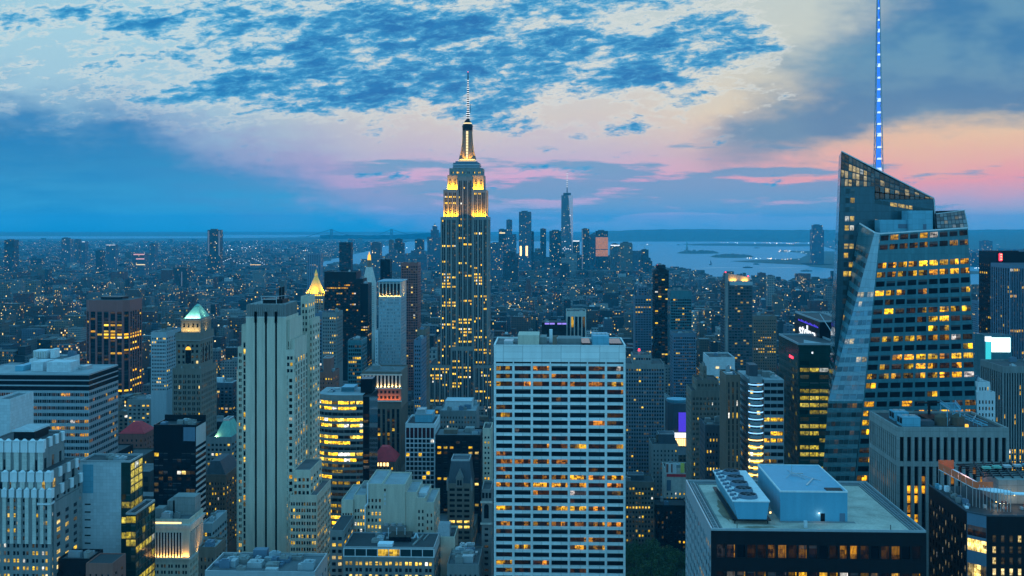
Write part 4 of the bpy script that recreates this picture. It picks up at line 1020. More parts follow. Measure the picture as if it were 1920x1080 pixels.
def cream_setbacks():
    Y = 565.0; X = lambda px: wx(px, Y); Z = lambda py: wz(py, X(730), Y)
    b = Bld('office_building', 'cream stepped block with a blank windowless centre and lit windows, between slotted and white towers', 'office building', (X(730), Y+18))
    w, rf = MB(), []; pt = 12.4*dep(X(700), Y)/F
    L = office(.40, .6, .45, .4, 1.0, .5, .8, seed=171); D0 = lambda *a: (0, 0, R.random())
    def st(p0, p1, ya, yb, tp, n, bl, lit=L, wf=.6, pr=0, pair=False, sides='FRLB', hf=.52): block(b, w, X(p0), X(p1), ya, yb, 0, Z(tp), n, 4, pt, wf, hf, bl, lit, 60, 'pane', .3, pr, pair, .4, .5, L, None, sides, rf, .6)
    st(640, 662, Y, Y+34, 940, 4, 5.5); st(662, 685, Y+1.5, Y+34, 932, 4, 6, pr=0)
    st(685, 715, Y+3, Y+36, 912, 4, 6.5, lit=office(.45, .6, .45, .4, 1.0, .3, .6, seed=172), wf=.5)
    st(715, 758, Y+3.2, Y+32, 913, 1, 60, lit=D0, wf=.1); st(758, 780, Y+4, Y+30, 928, 1, 40, lit=D0, wf=.15)
    st(780, 796, Y+2.6, Y+32, 937, 2, 5, lit=D0, wf=.45); st(796, 813, Y+2, Y+32, 945, 2, 4.5, lit=office(.15, .6, seed=173), wf=.4)
    b.part('wall', w, 'cream_brick')
    for q in rf: b.part('roof', q, 'silver_roof')
    pp = MB(); pp.bar((X(688), Y+2.2, Z(909)), (X(688), Y+2.2, Z(946)), .7); pp.bar((X(688), Y+2.2, Z(946)), (X(684), Y+.8, Z(952)), .7); pp.bar((X(684), Y+.8, Z(952)), (X(684), Y+.8, Z(1080)), .7); b.part('flue_pipe', pp, 'white_paint')
    a = MB(); a.box(X(781), X(797), Y+8, Y+20, Z(937), Z(931)); b.part('penthouse', a, 'pale_panel'); a = MB(); a.box(X(668), X(686), Y+18, Y+30, Z(932), Z(927)); b.part('penthouse', a, 'grey_stone')
    sh = MB(); sh.box(X(716), X(760), Y+.5, Y+3.1, Z(1000), Z(987)); o = b.part('lower_terrace', sh, 'grey_stone')
    for k in range(3): q = MB(); q.cyl(X(723+13*k), Y+1.8, 1.4, Z(987), 1.3, Z(983), 10); b.part('fan', q, 'steel', o)
    for k in range(4): q = MB(); q.box(X(720)-.4, X(720)+.4, Y+3.05, Y+3.15, Z(924+8.5*k), Z(919+8.5*k)); b.part('window', q, 'black_glass' if k == 0 else 'pale_panel')
    b.windows(100); reg(640, 815, 905, 1010, 567, 34, None)
cream_setbacks()
def terrace_house():
    Y = 520.0; X = lambda px: wx(px, Y); Z = lambda py: wz(py, X(730), Y)
    b = Bld('office_building', 'low stone building topped by a white-framed glass storey and rooftop plant, bottom centre', 'office building', (X(730), Y+14))
    w, rf = MB(), []; L = lambda i, j, ni, nj: (.25+.8*(i/ni), .72, R.random()) if j == nj-1 else ((.7, .75, R.random()) if j == nj-3 and R.random() < .55 else (0, 0, R.random()))
    z = Z(1046); z2 = Z(1029)
    block(b, w, X(643), X(814), Y, Y+28, 0, z, 9, 3, 12*dep(X(700), Y)/F, .66, .6, 1.3, L, 80, 'pane', .4, 0, True, .4, .5, None, None, 'FRLB', rf, .2)
    block(b, w, X(614), X(640), Y+6, Y+34, 0, Z(1004), 2, 3, 3.1, .62, .55, 2, office(.45, .7, seed=181), 80, 'pane', .4, 1, False, .4, .5, None, None, 'FRLB', rf, .4)
    b.part('wall', w, 'limestone')
    for q in rf: b.part('roof', q, 'tar_roof')
    g = MB(); b.facade(g, (X(643), Y+.8), (1, 0), X(814)-X(643), z+.02, z2, cuts(X(814)-X(643), 8, .93, .3), [(z+.5, z2-.5)], .15, lambda i, j, ni, nj: (.9, .6, R.random()) if i in (3, 4) else (0, 0, .2), -1, 'pane_teal'); g.quad((X(814), Y+.8, z), (X(814), Y+26, z), (X(814), Y+26, z2), (X(814), Y+.8, z2)); g.quad((X(643), Y+26, z), (X(643), Y+.8, z), (X(643), Y+.8, z2), (X(643), Y+26, z2)); b.part('glass_storey', g, 'white_paint')
    r = MB(); r.quad((X(643), Y+.8, z2), (X(814), Y+.8, z2), (X(814), Y+26, z2), (X(643), Y+26, z2)); b.part('roof', r, 'dark_roof')
    p = MB(); p.ring(X(643)+.1, X(814)-.1, Y+.9, Y+25.9, z2, z2+.6, .35); b.part('parapet', p, 'steel')
    m_ = MB(); m_.box(X(706), X(734), Y+3, Y+8, z2, z2+1.4); b.part('skylight', m_, 'white_tarp')
    m_ = MB(); m_.box(X(722), X(764), Y+12, Y+22, z2, z2+2.2); b.part('plant_screen', m_, 'black_glass')
    for (px, yy) in ((719, 16), (735, 16), (751, 16)):
        q = MB(); q.cyl(X(px), Y+yy, .18, z2, .18, z2+5, 6); q.cyl(X(px), Y+yy, .35, z2+5, .3, z2+5.6, 6); b.part('vent_stack', q, 'pale_panel')
    d = MB(); d.bar((X(716), Y+14, z2+1.2), (X(770), Y+14, z2+1.2), .7); d.bar((X(770), Y+14, z2+1.2), (X(773), Y+16, z2+3), .7); d.bar((X(773), Y+16, z2+3), (X(777), Y+14, z2+1), .7); b.part('duct', d, 'steel')
    b_ = MB(); b_.bar((X(772), Y+5, z2+.3), (X(783), Y+22, z2+.3), .9); b_.bar((X(788), Y+14, z2+.3), (X(793), Y+24, z2+.3), .6); b.part('walkway', b_, 'concrete')
    units(b, X(685), X(720), Y+8, Y+24, z2, 6, hmax=1.6, seed=12)
    b.windows(100); reg(614, 818, 1010, 1080, 518, 28, None)
terrace_house()
def blank_chimney_block():
    b = tower('office_building', 'blank-sided tan block with a pale sloped lid, right of the white-framed glass storey', 545, 826, 853, 1010, 20, 1080, 'cream_brick', 1, 2, pitch=30, wf=.12, hf=.10, blank=6, nu=0, cat='office building', roof='dark_roof', done=False)
    z = b.z1; m_ = MB(); m_.frust(b.x0-2, b.x0+4.5, b.y0+1, b.y0+12, z, b.x0-1.6, b.x0+4.1, b.y0+6, b.y0+12, z+5.5); b.part('sloped_lid', m_, 'silver_roof'); finish(b)
blank_chimney_block()
tower('rooftop_plant_building', 'low roof crowded with pale machinery at the bottom, left of the white slab tower', 520, 838, 898, 1062, 30, 1080, 'grey_stone', 6, 4, pitch=3.5, wf=.4, hf=.5, nu=22, cat='low building', roof='grey_roof')
tower('rooftop_plant_building', 'low roof with a lattice of pale steel frames, below the three dark slots', 420, 384, 590, 1076, 24, 1080, 'steel', 10, 4, pitch=3.5, wf=.4, hf=.5, nu=26, cat='low building', roof='deep_roof' if False else 'grey_roof')
def gilded_pyramid():
    Y = 1900.0; X = lambda px: wx(px, Y); Z = lambda py: wz(py, X(589), Y)
    b = Bld('skyscraper', 'stone tower with a shining gold pyramid roof, right of the slotted tower', 'skyscraper', (X(589), Y+20))
    w, rf = MB(), []; L = office(.07, .65, seed=191)
    block(b, w, X(570), X(607), Y, Y+36, 0, Z(556), 8, 8, 3.8, .5, .5, 4, L, 60, 'pane_fine', 1, 0, False, .4, .5, L, None, 'FRLB', rf, 1)
    block(b, w, X(562), X(616), Y+6, Y+50, 0, Z(600), 11, 8, 3.8, .5, .5, 4, L, 60, 'pane_fine', 1, 1, False, .4, .5, L, None, 'FRLB', rf, 1)
    block(b, w, X(572), X(605), Y+2, Y+34, Z(556), Z(551.5), 8, 8, 3.6, .7, .8, .4, lambda *a: (1.0, .6, .3), 0, 'pane_fine', 1, -1, False, .2, .2, None, None, 'FRLB', rf, .5)
    b.part('wall', w, 'old_stone')
    for q in rf: b.part('roof', q, 'tar_roof')
    cx, cy = X(588.5), Y+18; r = (X(605)-X(572))/2
    p = MB(); p.cyl(cx, cy, r*1.02, Z(551), r*.16, Z(518), 8); p.cyl(cx, cy, r*.2, Z(518), r*.17, Z(513), 8); p.cyl(cx, cy, r*.16, Z(513), .1, Z(505), 8); b.part('pyramid_roof', p, 'gold_leaf')
    for k in range(8):
        a = math.pi/8+k*math.pi/4; t = MB(); xx, yy = cx+r*1.02*math.cos(a), cy+r*1.02*math.sin(a); t.cyl(xx, yy, 1.6, Z(552), .2, Z(545), 6); b.part('turret', t, 'gold_leaf')
    for k in range(4):
        a = -math.pi/2+k*math.pi/2; lamp_area('floodlight', (cx+math.cos(a)*r*1.25, cy+math.sin(a)*r*1.25, Z(549)), (cx, cy, Z(530)), 10, 2, 20000 if k in (0, 3, 1) else 3000, (1, .55, .06), b.o, 140)
    b.windows(60); reg(562, 616, 505, 720, 1900, 50, None)
gilded_pyramid()
def clock_tower():
    Y = 2050.0; X = lambda px: wx(px, Y); Z = lambda py: wz(py, X(690), Y)
    b = Bld('skyscraper', 'pale campanile tower with a gold lantern on its pyramid top', 'skyscraper', (X(690), Y+12))
    w, rf = MB(), []; L = office(.02, .65, seed=201)
    block(b, w, X(679), X(702), Y, Y+24, 0, Z(531), 6, 6, 4, .4, .5, 4, L, 60, 'pane_fine', 1, 0, False, .3, .5, L, None, 'FRLB', rf, 1)
    b.part('wall', w, 'pale_stone')
    for q in rf: b.part('roof', q, 'tar_roof')
    p = MB(); x0, x1 = X(679.5), X(701.5); p.frust(x0, x1, Y+.5, Y+23, Z(531), X(685), X(696), Y+8, Y+16, Z(501)); b.part('pyramid_roof', p, 'pale_stone')
    c = MB(); cx, cy = X(690.3), Y+12; c.cyl(cx, cy, 4.6, Z(501), 4.2, Z(488), 8); b.part('lantern_drum', c, 'tan_brick')
    g = MB(); g.cyl(cx, cy, 3.6, Z(488), 2.6, Z(478), 8); g.cyl(cx, cy, 1.4, Z(478), .3, Z(472), 8); b.part('gold_lantern', g, 'lamp_gold')
    cl = MB(); cl.cyl(cx, cy, 0, 0, 0, 0, 3) if False else None
    b.windows(40); reg(679, 703, 472, 700, 2050, 24, None)
clock_tower()
N_ = lambda **k: k
mids = [
 ('wide black glass slab tower with a few orange floors behind the gold pyramid', 1500, 608, 668, 511, 40, 640, N_(wall='dark_metal', nb=16, ns=10, pitch=3.8, wf=.9, hf=.5, lit=office(.14, .4, .3, .2, .8, .7, 1, seed=211), blank=12)),
 ('dark office block stepping down from the right end of the black glass slab', 1480, 668, 681, 524, 30, 640, N_(wall='dark_metal', nb=4, ns=8, pitch=3.8, wf=.8, hf=.5, blank=10)),
 ('tall dark red slender tower with a lit pinstripe edge behind the pale hotel', 1450, 752, 784, 494, 30, 740, N_(wall='brown_metal', nb=7, ns=7, pitch=3.4, wf=.7, hf=.6, lit=office(.05, .8, .3, .5, 1, .1, .5, seed=221), blank=3)),
 ('small black tower with pale ledges just right of the gold lantern campanile', 1750, 713, 731, 487, 24, 540, N_(wall='black_glass', nb=4, ns=4, pitch=3.6, wf=.8, hf=.5, blank=20)),
 ('tall black faceted tower with a slanted top beyond the wide black slab', 3100, 636, 658, 455, 30, 515, N_(wall='dark_metal', nb=5, ns=5, pitch=4, wf=.7, hf=.5)),
 ('dark square tower left of the slanted black tower, beyond the river lights', 3600, 576, 601, 476, 40, 520, N_(wall='deep_blue_metal', nb=6, ns=6, pitch=4, wf=.5, hf=.5)),
 ('dark blue glass tower in front of the gold pyramid with a few orange windows', 1150, 566, 604, 589, 34, 690, N_(wall='deep_blue_metal', nb=9, ns=8, pitch=3.6, wf=.85, hf=.6, lit=office(.10, .5, .3, .3, .9, .6, 1, seed=231), blank=5)),
 ('grey stone office block with paired lit windows right of the dark blue glass tower', 1120, 604, 631, 588, 34, 650, N_(wall='grey_stone', nb=6, ns=6, pitch=3.6, wf=.5, hf=.5, lit=office(.12, .7, seed=232))),
 ('brick red building with a square tower, below the gold pyramid', 900, 593, 625, 700, 26, 730, N_(wall='red_brick', nb=6, ns=5, pitch=3.5, wf=.4, hf=.45, pent=[(.3, .75, .3, .8, 12, 'red_brick')])),
 ('dark green-blue glass block left of the orange-crowned tower', 1000, 652, 678, 640, 30, 700, N_(wall='teal_glass', nb=6, ns=5, pitch=3.6, wf=.8, hf=.6)),
 ('black narrow tower slice between the wide black slab and the pale hotel', 1420, 676, 690, 533, 30, 660, N_(wall='black_glass', nb=3, ns=6, pitch=3.6, wf=.8, hf=.5, blank=40)),
 ('dark slab with a white roof line left of the tallest tower base', 980, 776, 790, 640, 40, 790, N_(wall='deep_blue_metal', nb=3, ns=8, pitch=3.6, wf=.6, hf=.5)),
 ('tan setback building with golden windows below the dark red slender tower', 1020, 782, 798, 620, 34, 700, N_(wall='tan_brick', nb=4, ns=6, pitch=3.4, wf=.5, hf=.5, lit=office(.35, .5, seed=241))),
 ('low flat building with lit rooftop kiosk in front of the tallest tower', 900, 824, 893, 772, 40, 800, N_(wall='grey_stone', nb=12, ns=8, pitch=3.8, wf=.4, hf=.5, roof='silver_roof', nu=8, lit=office(.25, .6, seed=242), pent=[(.1, .85, .4, .9, 6, 'pale_panel')])),
 ('pale bulky block with a round-cornered top in the middle distance right of the tallest tower', 1300, 1062, 1099, 585, 40, 635, N_(wall='pale_stone', nb=5, ns=4, pitch=14, wf=.7, hf=.9, blank=5, spand='dark_metal', lit=office(.12, .4, seed=251))),
 ('dark building with a glowing violet sign strip behind the white slab tower', 1250, 1016, 1062, 606, 40, 635, N_(wall='dark_metal', nb=12, ns=6, pitch=3.8, wf=.8, hf=.5, blank=9)),
 ('tall dark tower with red roof beacons right of the white slab tower', 1500, 1227, 1254, 508, 28, 690, N_(wall='dark_metal', nb=4, ns=6, pitch=3.3, wf=.8, hf=.55, lit=office(.04, .7, .3, .6, 1, .1, .4, seed=261), blank=4, tiers=((4, 4, 4, 4, 7),))),
 ('dark stepped tower with a pale vertical window strip left of the red-beacon tower', 1550, 1190, 1222, 556, 30, 680, N_(wall='deep_blue_metal', nb=6, ns=6, pitch=3.5, wf=.6, hf=.5, tiers=((5, 6, 3, 3, 13),))),
 ('hazy glass tower with a wide pale crown right of the red-beacon tower', 1350, 1257, 1297, 546, 34, 680, N_(wall='teal_glass', nb=9, ns=7, pitch=3.5, wf=.8, hf=.6, lit=office(.04, .6, .3, .4, .9, .2, .5, seed=271), blank=9)),
 ('dark lower glass block in front of the pale-crowned glass tower', 1250, 1262, 1305, 626, 34, 720, N_(wall='deep_blue_metal', nb=10, ns=7, pitch=3.5, wf=.7, hf=.5, lit=office(.06, .6, seed=272))),
 ('pale blue office block with two lit panels in front of the glowing-topped tower', 900, 1329, 1378, 672, 34, 720, N_(wall='pale_panel', nb=8, ns=6, pitch=3.6, wf=.8, hf=.4, blank=14, lit=office(.4, .6, seed=281))),
 ('dark gridded tower with a tilted crown glowing amber', 1200, 1360, 1411, 530, 34, 690, N_(wall='slate', nb=9, ns=6, pitch=3.2, wf=.82, hf=.55, lit=office(.07, .7, .3, .5, 1, .1, .5, seed=291), pane='pane_teal', blank=1)),
 ('brick apartment block with a row of orange windows right of the amber-crowned tower', 1350, 1412, 1456, 594, 34, 660, N_(wall='tan_brick', nb=10, ns=6, pitch=3.5, wf=.5, hf=.45, lit=office(.14, .45, seed=292))),
 ('grey apartment tower of fine vertical ribs right behind the white slab tower', 960, 1168, 1246, 684, 36, 880, N_(wall='grey_stone', nb=16, ns=8, pitch=3.3, wf=.72, hf=.5, lit=office(.02, .7, .3, .5, 1, .05, .3, seed=301), spand='deep_blue_metal', tiers=((9, 11, 6, 6, 7),), m=.4)),
 ('brown tower of tall piers with white ledges left of the blue-lit corner', 640, 1361, 1388, 706, 24, 880, N_(wall='tan_brick', nb=3, ns=8, pitch=3.6, wf=.3, hf=.9, lits=lambda *a: (0, 0, .2), roof='silver_roof')),
 ('ornate stepped tan tower with two rows of lit top windows beside the brown pier tower', 760, 1296, 1360, 735, 30, 880, N_(wall='old_stone', nb=9, ns=6, pitch=3.5, wf=.55, hf=.55, lit=office(.12, .7, .3, .4, 1, .4, .8, seed=311), tiers=((4, 4, 3, 3, 7), (5, 8, 3, 3, 9)), pair=True)),
 ('dark blue-grey building with scattered yellow windows in front of the ornate stepped tower', 680, 1322, 1372, 800, 24, 880, N_(wall='slate', nb=8, ns=6, pitch=3.6, wf=.4, hf=.5, lit=office(.25, .65, .3, .4, 1, .5, .9, seed=312))),
 ('grey setback tower with twin dark water tanks left of the bright shopfront', 905, 1222, 1272, 835, 26, 960, N_(wall='grey_stone', nb=7, ns=5, pitch=3.6, wf=.35, hf=.5, tanks=2, pent=[(.3, .9, .3, .8, 8, 'slate')])),
 ('pale building with dark windows in front of the grey setback tower with tanks', 880, 1246, 1296, 880, 22, 955, N_(wall='pale_stone', nb=6, ns=5, pitch=3.6, wf=.3, hf=.5, blank=18)),
 ('old stone hotel with a lit arcade of windows, right of the white slab tower foot', 860, 1166, 1227, 905, 24, 1025, N_(wall='old_stone', nb=10, ns=5, pitch=3.7, wf=.5, hf=.52, lit=office(.22, .62, .4, .3, .9, .4, .9, seed=321), nu=4, pent=[(.2, .7, .4, .8, 4, 'slate')])),
 ('dark low building with three bright skylights above three lit windows, beyond the park trees', 855, 1229, 1288, 950, 22, 1025, N_(wall='dark_metal', nb=7, ns=4, pitch=3.8, wf=.4, hf=.5, lit=office(.12, .55, seed=331), nu=2)),
 ('dark tower at the right edge bearing a tall glowing red letter sign', 1000, 1868, 2000, 474, 40, 690, N_(wall='black_glass', nb=20, ns=8, pitch=3.7, wf=.7, hf=.5, lit=office(.10, .6, .3, .3, .9, .5, 1, seed=341), blank=10)),
 ('grey-blue fine ribbed tower in front of the dark tower with the red letter', 940, 1893, 2000, 498, 40, 690, N_(wall='deep_blue_metal', nb=34, ns=8, pitch=3.7, wf=.6, hf=.6, spand='dark_metal', blank=2)),
 ('white stone setback tower right of the leaning glass tower', 620, 1832, 1866, 738, 20, 790, N_(wall='white_paint', nb=5, ns=4, pitch=3.6, wf=.45, hf=.55, tiers=((1.5, 1.5, 3, 3, 5),), lit=office(.05, .6, seed=351))),
 ('white pinstriped office tower at the right edge with glowing lower floors', 700, 1880, 1990, 690, 36, 850, N_(wall='grey_stone', nb=22, ns=10, pitch=3.7, wf=.5, hf=.7, spand='dark_metal', lit=lambda i, j, ni, nj: (.9, .45, R.random()) if nj-j > 13 and R.random() < .55 else ((.5, .5, .4) if R.random() < .06 else (0, 0, .2)), blank=3)),
 ('slender grey residential tower beyond the leaning glass tower at right', 1800, 1833, 1862, 566, 30, 680, N_(wall='deep_blue_metal', nb=5, ns=5, pitch=3.4, wf=.6, hf=.5, lit=office(.12, .8, seed=361))),
]
for (lab, Y, p0, p1, tp, D, seen, kw) in mids:
    tower('office_tower', lab, Y, p0, p1, tp, D, seen, nu=kw.pop('nu', 3), keep=60, **kw)

def crowns():
    find = lambda s: [o for o in COL.objects if o.type == 'EMPTY' and s in o.get('label', '')][0]
    root = find('tilted crown glowing amber'); Y = 1200.0; X = lambda px: wx(px, Y); Z = lambda py: wz(py, X(1385), Y); og = root.location
    def add(nm, mb, m, par=None): return link(nm, mb.mesh(nm, m, og), par or root)
    c = MB(); c.prism([(X(1360), Y+3), (X(1407), Y+3), (X(1407), Y+6), (X(1360), Y+6)], Z(533), [Z(512), Z(520), Z(520), Z(512)]); o = add('crown_screen', c, 'crown_panel')
    b_ = MB(); b_.box(X(1368), X(1411), Y-.6, Y+.6, Z(535), Z(528)); add('crown_band', b_, 'silver_spandrel')
    s_ = MB(); s_.box(X(1360), X(1365), Y-1, Y+6, 60, Z(512.3)); add('side_fin', s_, 'grey_stone')
    for px in (1375, 1397): lamp_area('floodlight', (X(px), Y+1.4, Z(527.5)), (X(px), Y+3, Z(520)), (X(1386)-X(1375))*.9, .4, 1500, (1, .48, .05), root, 160)
    for px, py in ((1361.5, 511.5), (1404, 519)): q = MB(); q.cyl(X(px), Y+4, .9, Z(py), .5, Z(py-2), 6); add('beacon', q, 'lamp_red', o)
    q = MB(); q.bar((X(1391), Y+5, Z(518)), (X(1391), Y+5, Z(513)), 1.0); add('mast', q, 'dark_metal', o)
    root = find('dark tower with red roof beacons'); Y = 1500.0; og = root.location
    for px, py in ((1235, 501), (1244, 502)): q = MB(); z = wz(py, X(1240), Y); q.cyl(X(px), Y+10, 1.5, z, 1.1, z+3, 6); q.bar((X(px), Y+10, z-8), (X(px), Y+10, z), .5); add('beacon', q, 'lamp_red')
    root = find('glowing violet sign strip'); Y = 1250.0; og = root.location; z = wz(608.3, wx(1040, Y), Y); z2 = wz(605.4, wx(1040, Y), Y)
    for p0, p1 in ((1021.5, 1030), (1031, 1040), (1045, 1053), (1054, 1062)): q = MB(); q.box(wx(p0, Y), wx(p1, Y), Y-.5, Y-.03, z, z2, True); add('violet_sign', q, 'violet')
    root = find('ribs right behind the white slab'); Y = 966.0; og = root.location; q = MB(); z = wz(659, wx(1200, Y), Y); q.cyl(wx(1199, Y), Y+4, 1.0, z, .7, z+2, 6); add('beacon', q, 'lamp_red')
    root = find('pale blue office block with two lit panels'); Y = 900.0; og = root.location
    for p0, p1 in ((1342, 1348), (1363, 1370)): q = MB(); z = wz(691, wx(1350, Y), Y); q.box(wx(p0, Y), wx(p1, Y), Y-.4, Y-.02, z, z+1.6, True); add('lit_panel', q, 'lamp_pale_gold')
glow_mat('violet', (.35, .25, 1.0), 1.1)
crowns()
# ---- right foreground
def leaning_glass():
    b = Bld('skyscraper', 'faceted leaning glass skyscraper with sloped screen tops and a blue-lit spire at right', 'skyscraper', (wx(1690, 515), 530))
    Yb, Yf, Yk = 524.0, 500.0, 562.0
    g = MB(); g2 = MB(); sc = MB()
    Lb = office(.32, .62, .25, .5, 1.0, .8, .5, seed=401); Lf = office(.66, .36, .4, .2, 1.0, .6, .7, seed=402); Lc = office(.25, .85, .2, .3, .75, .6, .9, seed=403); Ls = office(.10, .45, .3, .15, .5, .6, .8, seed=404)
    zb = 70.0
    # back mass: left slice of the tall screen wall
    A = P3(1548, 880, Yb); A2 = P3(1566, 345, Yb); A = (A[0], Yb, zb)
    def back(px0b, px0t, px1b, px1t, pyb, pyt0, pyt1, nr, nc, lit, wf, hf, mat, mb, rowsel=None, y=Yb, pr=0):
        BL = P3(px0b, pyb, y); BR = P3(px1b, pyb, y); TL = P3(px0t, pyt0, y); TR = P3(px1t, pyt1, y)
        loft(b, mb, BL, BR, TR, TL, nr, nc, wf, hf, lit, pr, mat, .10, rowsel)
    back(1556, 1576, 1640, 1640, 900, 350, 350, 32, 7, lambda i, j, a, c: Lb(i, j, a, c) if i in (1, 2) else None, .80, .55, 'pane_teal', g2)
    back(1640, 1640, 1757, 1753, 480, 350, 374, 7, 8, lambda i, j, a, c: (.75, .8, R.random()) if (j in (1, 3, 5) and R.random() < .45) else ((0, 0, .4) if j % 2 else None), .9, .4, 'pane_teal', g2)
    # screen top: glazed grid with panels of pale light, ending in a slope
    back(1576, 1577.5, 1640, 1640, 350, 284, 319, 4, 9, lambda i, j, a, c: (.50, .85, R.random()) if R.random() < (.75, .85, .3, .1)[j] and i < 7 else (.04, .6, R.random()), .84, .84, 'pane_teal', sc)
    back(1640, 1640, 1753, 1751, 374, 319.3, 372, 4, 12, lambda i, j, a, c: (.40, .8, R.random()) if R.random() < .14 else (.03, .6, R.random()), .84, .84, 'pane_teal', sc)
    # its flanks and back
    def pl(px, py, y, yo): a = P3(px, py, y); return (a[0], yo, a[2])
    ZB = P3(1556, 900, Yb)[2]; K0 = (wx(1547, Yk), Yk, ZB); K1 = (wx(1573, Yk), Yk, P3(1577.5, 284, Yb)[2])
    loft(b, g, K0, P3(1556, 900, Yb), P3(1577.5, 284, Yb), K1, 34, 3, .9, .5, lambda i, j, a, c: (0, 0, .3), 2, 'pane_teal', .05); g.quad(pl(1757, 480, Yb, Yb), pl(1757, 480, Yb, Yk), pl(1751, 372, Yb, Yk), pl(1751, 372, Yb, Yb))
    g.quad(pl(1757, 480, Yb, Yk), K0, K1, pl(1751, 372, Yb, Yk))
    tr = MB(); tr.quad(P3(1577.5, 284, Yb), pl(1751, 372, Yb, Yb), pl(1751, 372, Yb, Yk), K1); b.part('sloped_top', tr, 'teal_glass')
    ed = MB(); ed.bar(pl(1577.5, 283.6, Yb, Yb-.1), pl(1751, 371.6, Yb, Yb-.1), .5); ed.bar(pl(1751, 372, Yb, Yb-.1), pl(1757, 480, Yb, Yb-.1), .5); b.part('edge_trim', ed, 'steel')
    # front mass: right face, bright leaning facet, left face
    BL = P3(1603, 905, Yf); BR = P3(1838, 905, Yf); TL = P3(1650, 438, Yf); TR = P3(1815, 427, Yf)
    nr = 27
    def lf(i, j, a, c):
        k = c-1-j
        if k == 0: return (.22, .35, R.random()) if R.random() < .7 else (.05, .3, R.random())
        if k in (1, 2): return None if k == 2 else ((.18, .3, R.random()) if R.random() < .6 else (.05, .3, R.random()))
        if j in (9, 10): return (0, 0, .4) if R.random() < .8 else (.8, .4, R.random())
        return Lf(i, j, a, c)
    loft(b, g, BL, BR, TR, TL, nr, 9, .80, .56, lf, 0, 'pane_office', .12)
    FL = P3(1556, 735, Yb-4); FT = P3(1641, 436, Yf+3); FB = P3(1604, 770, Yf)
    # facet between the two faces: narrow above, broad below, sky reflection painted in
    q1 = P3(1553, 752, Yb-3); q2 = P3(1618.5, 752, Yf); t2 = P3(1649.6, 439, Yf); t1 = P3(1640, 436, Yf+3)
    fc = MB(); loft(b, fc, q1, q2, t2, t1, 18, 5, .86, .55, lambda i, j, a, c: Lc(i, j, a, c) if j < 12 else None, 0, 'pane_sky_sheen', .10); b.part('bright_facet', fc, 'sky_sheen_glass')
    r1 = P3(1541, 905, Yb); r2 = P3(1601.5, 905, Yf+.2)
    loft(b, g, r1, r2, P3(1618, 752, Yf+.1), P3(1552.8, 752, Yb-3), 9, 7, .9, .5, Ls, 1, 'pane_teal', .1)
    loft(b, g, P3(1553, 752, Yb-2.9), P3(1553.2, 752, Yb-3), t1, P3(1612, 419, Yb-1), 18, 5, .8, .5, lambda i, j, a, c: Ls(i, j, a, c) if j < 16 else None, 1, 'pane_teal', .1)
    # far side
    g.quad(BR, (BR[0]+2, Yk, BR[2]), (TR[0], Yk, TR[2]), TR)
    rf = MB(); rz = wz(444, wx(1730, 512), 512); rf.poly([P3(1650, 440, Yf), P3(1815, 429, Yf), (TR[0], Yk, TR[2]-1), (P3(1640, 440, Yf)[0], Yk, TR[2]-1)]); b.part('roof', rf, 'dark_roof')
    rim = MB(); rim.bar(TL, TR, .6); rim.bar(t1, TL, .5); rim.bar(P3(1612, 419, Yb-1), t1, .5); b.part('roof_edge', rim, 'white_paint')
    ph = MB(); X = lambda px: wx(px, 516); z = lambda py: wz(py, X(1700), 516)
    ph.box(X(1646), X(1697), 513, 521, z(440), z(412)); ph.box(X(1697), X(1742), 511, 521, z(440), z(395)); o = b.part('penthouse', ph, 'blue_metal')
    dd = MB(); dd.box(X(1680), X(1698)-.05, 512.9, 512.99, z(428), z(420), True); dd.box(X(1724), X(1730), 510.9, 510.99, z(430), z(420), True); b.part('louvre', dd, 'deep_blue_metal', o)
    for k in range(5): q = MB(); xx = X(1655+16*k); q.bar((xx, 507, z(440)), (xx, 507, z(434)), .25); q.bar((xx-1, 507, z(436)), (xx+1, 507, z(435)), .25); b.part('davit', q, 'steel')
    # right screen
    BL, BR = P3(1757, 428, 515), P3(1815, 427, 515); TL, TR2 = P3(1755, 401, 515), P3(1808, 394, 515)
    loft(b, sc, BL, BR, TR2, TL, 4, 8, .86, .86, lambda i, j, a, c: (.12, .7, R.random()) if R.random() < .15 else (.02, .6, R.random()), 0, 'pane_screen', .06)
    sc.quad(BR, (BR[0], Yk, BR[2]), (TR2[0], Yk, TR2[2]), TR2); sc.quad((BR[0], Yk, BR[2]), BL, TL, (TR2[0], Yk, TR2[2]))
    e2 = MB(); e2.bar(TL, TR2, .4); e2.bar(TR2, P3(1815, 427, 515), .4); b.part('edge_trim', e2, 'steel')
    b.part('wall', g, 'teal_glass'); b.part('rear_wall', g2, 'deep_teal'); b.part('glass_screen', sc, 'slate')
    # spire: open lattice round a blue-lit core
    sx, sy = wx(1647, 534), 534.0; Z = lambda py: wz(py, sx, sy)
    core = MB(); lat = MB(); zz0, zz1 = Z(322), 380.0
    hw = lambda z: 1.75-(z-zz0)/(zz1-zz0)*1.35
    core.frust(sx-hw(zz0)*.55, sx+hw(zz0)*.55, sy-.9, sy+.9, zz0, sx-hw(zz1)*.6, sx+hw(zz1)*.6, sy-.2, sy+.2, zz1)
    so = b.part('spire', lat.bar((sx, sy, zz0-8), (sx, sy, zz0), 1.2) and lat, 'steel'); b.part('lit_core', core, 'lamp_blue', so)
    lt = MB(); n = 17
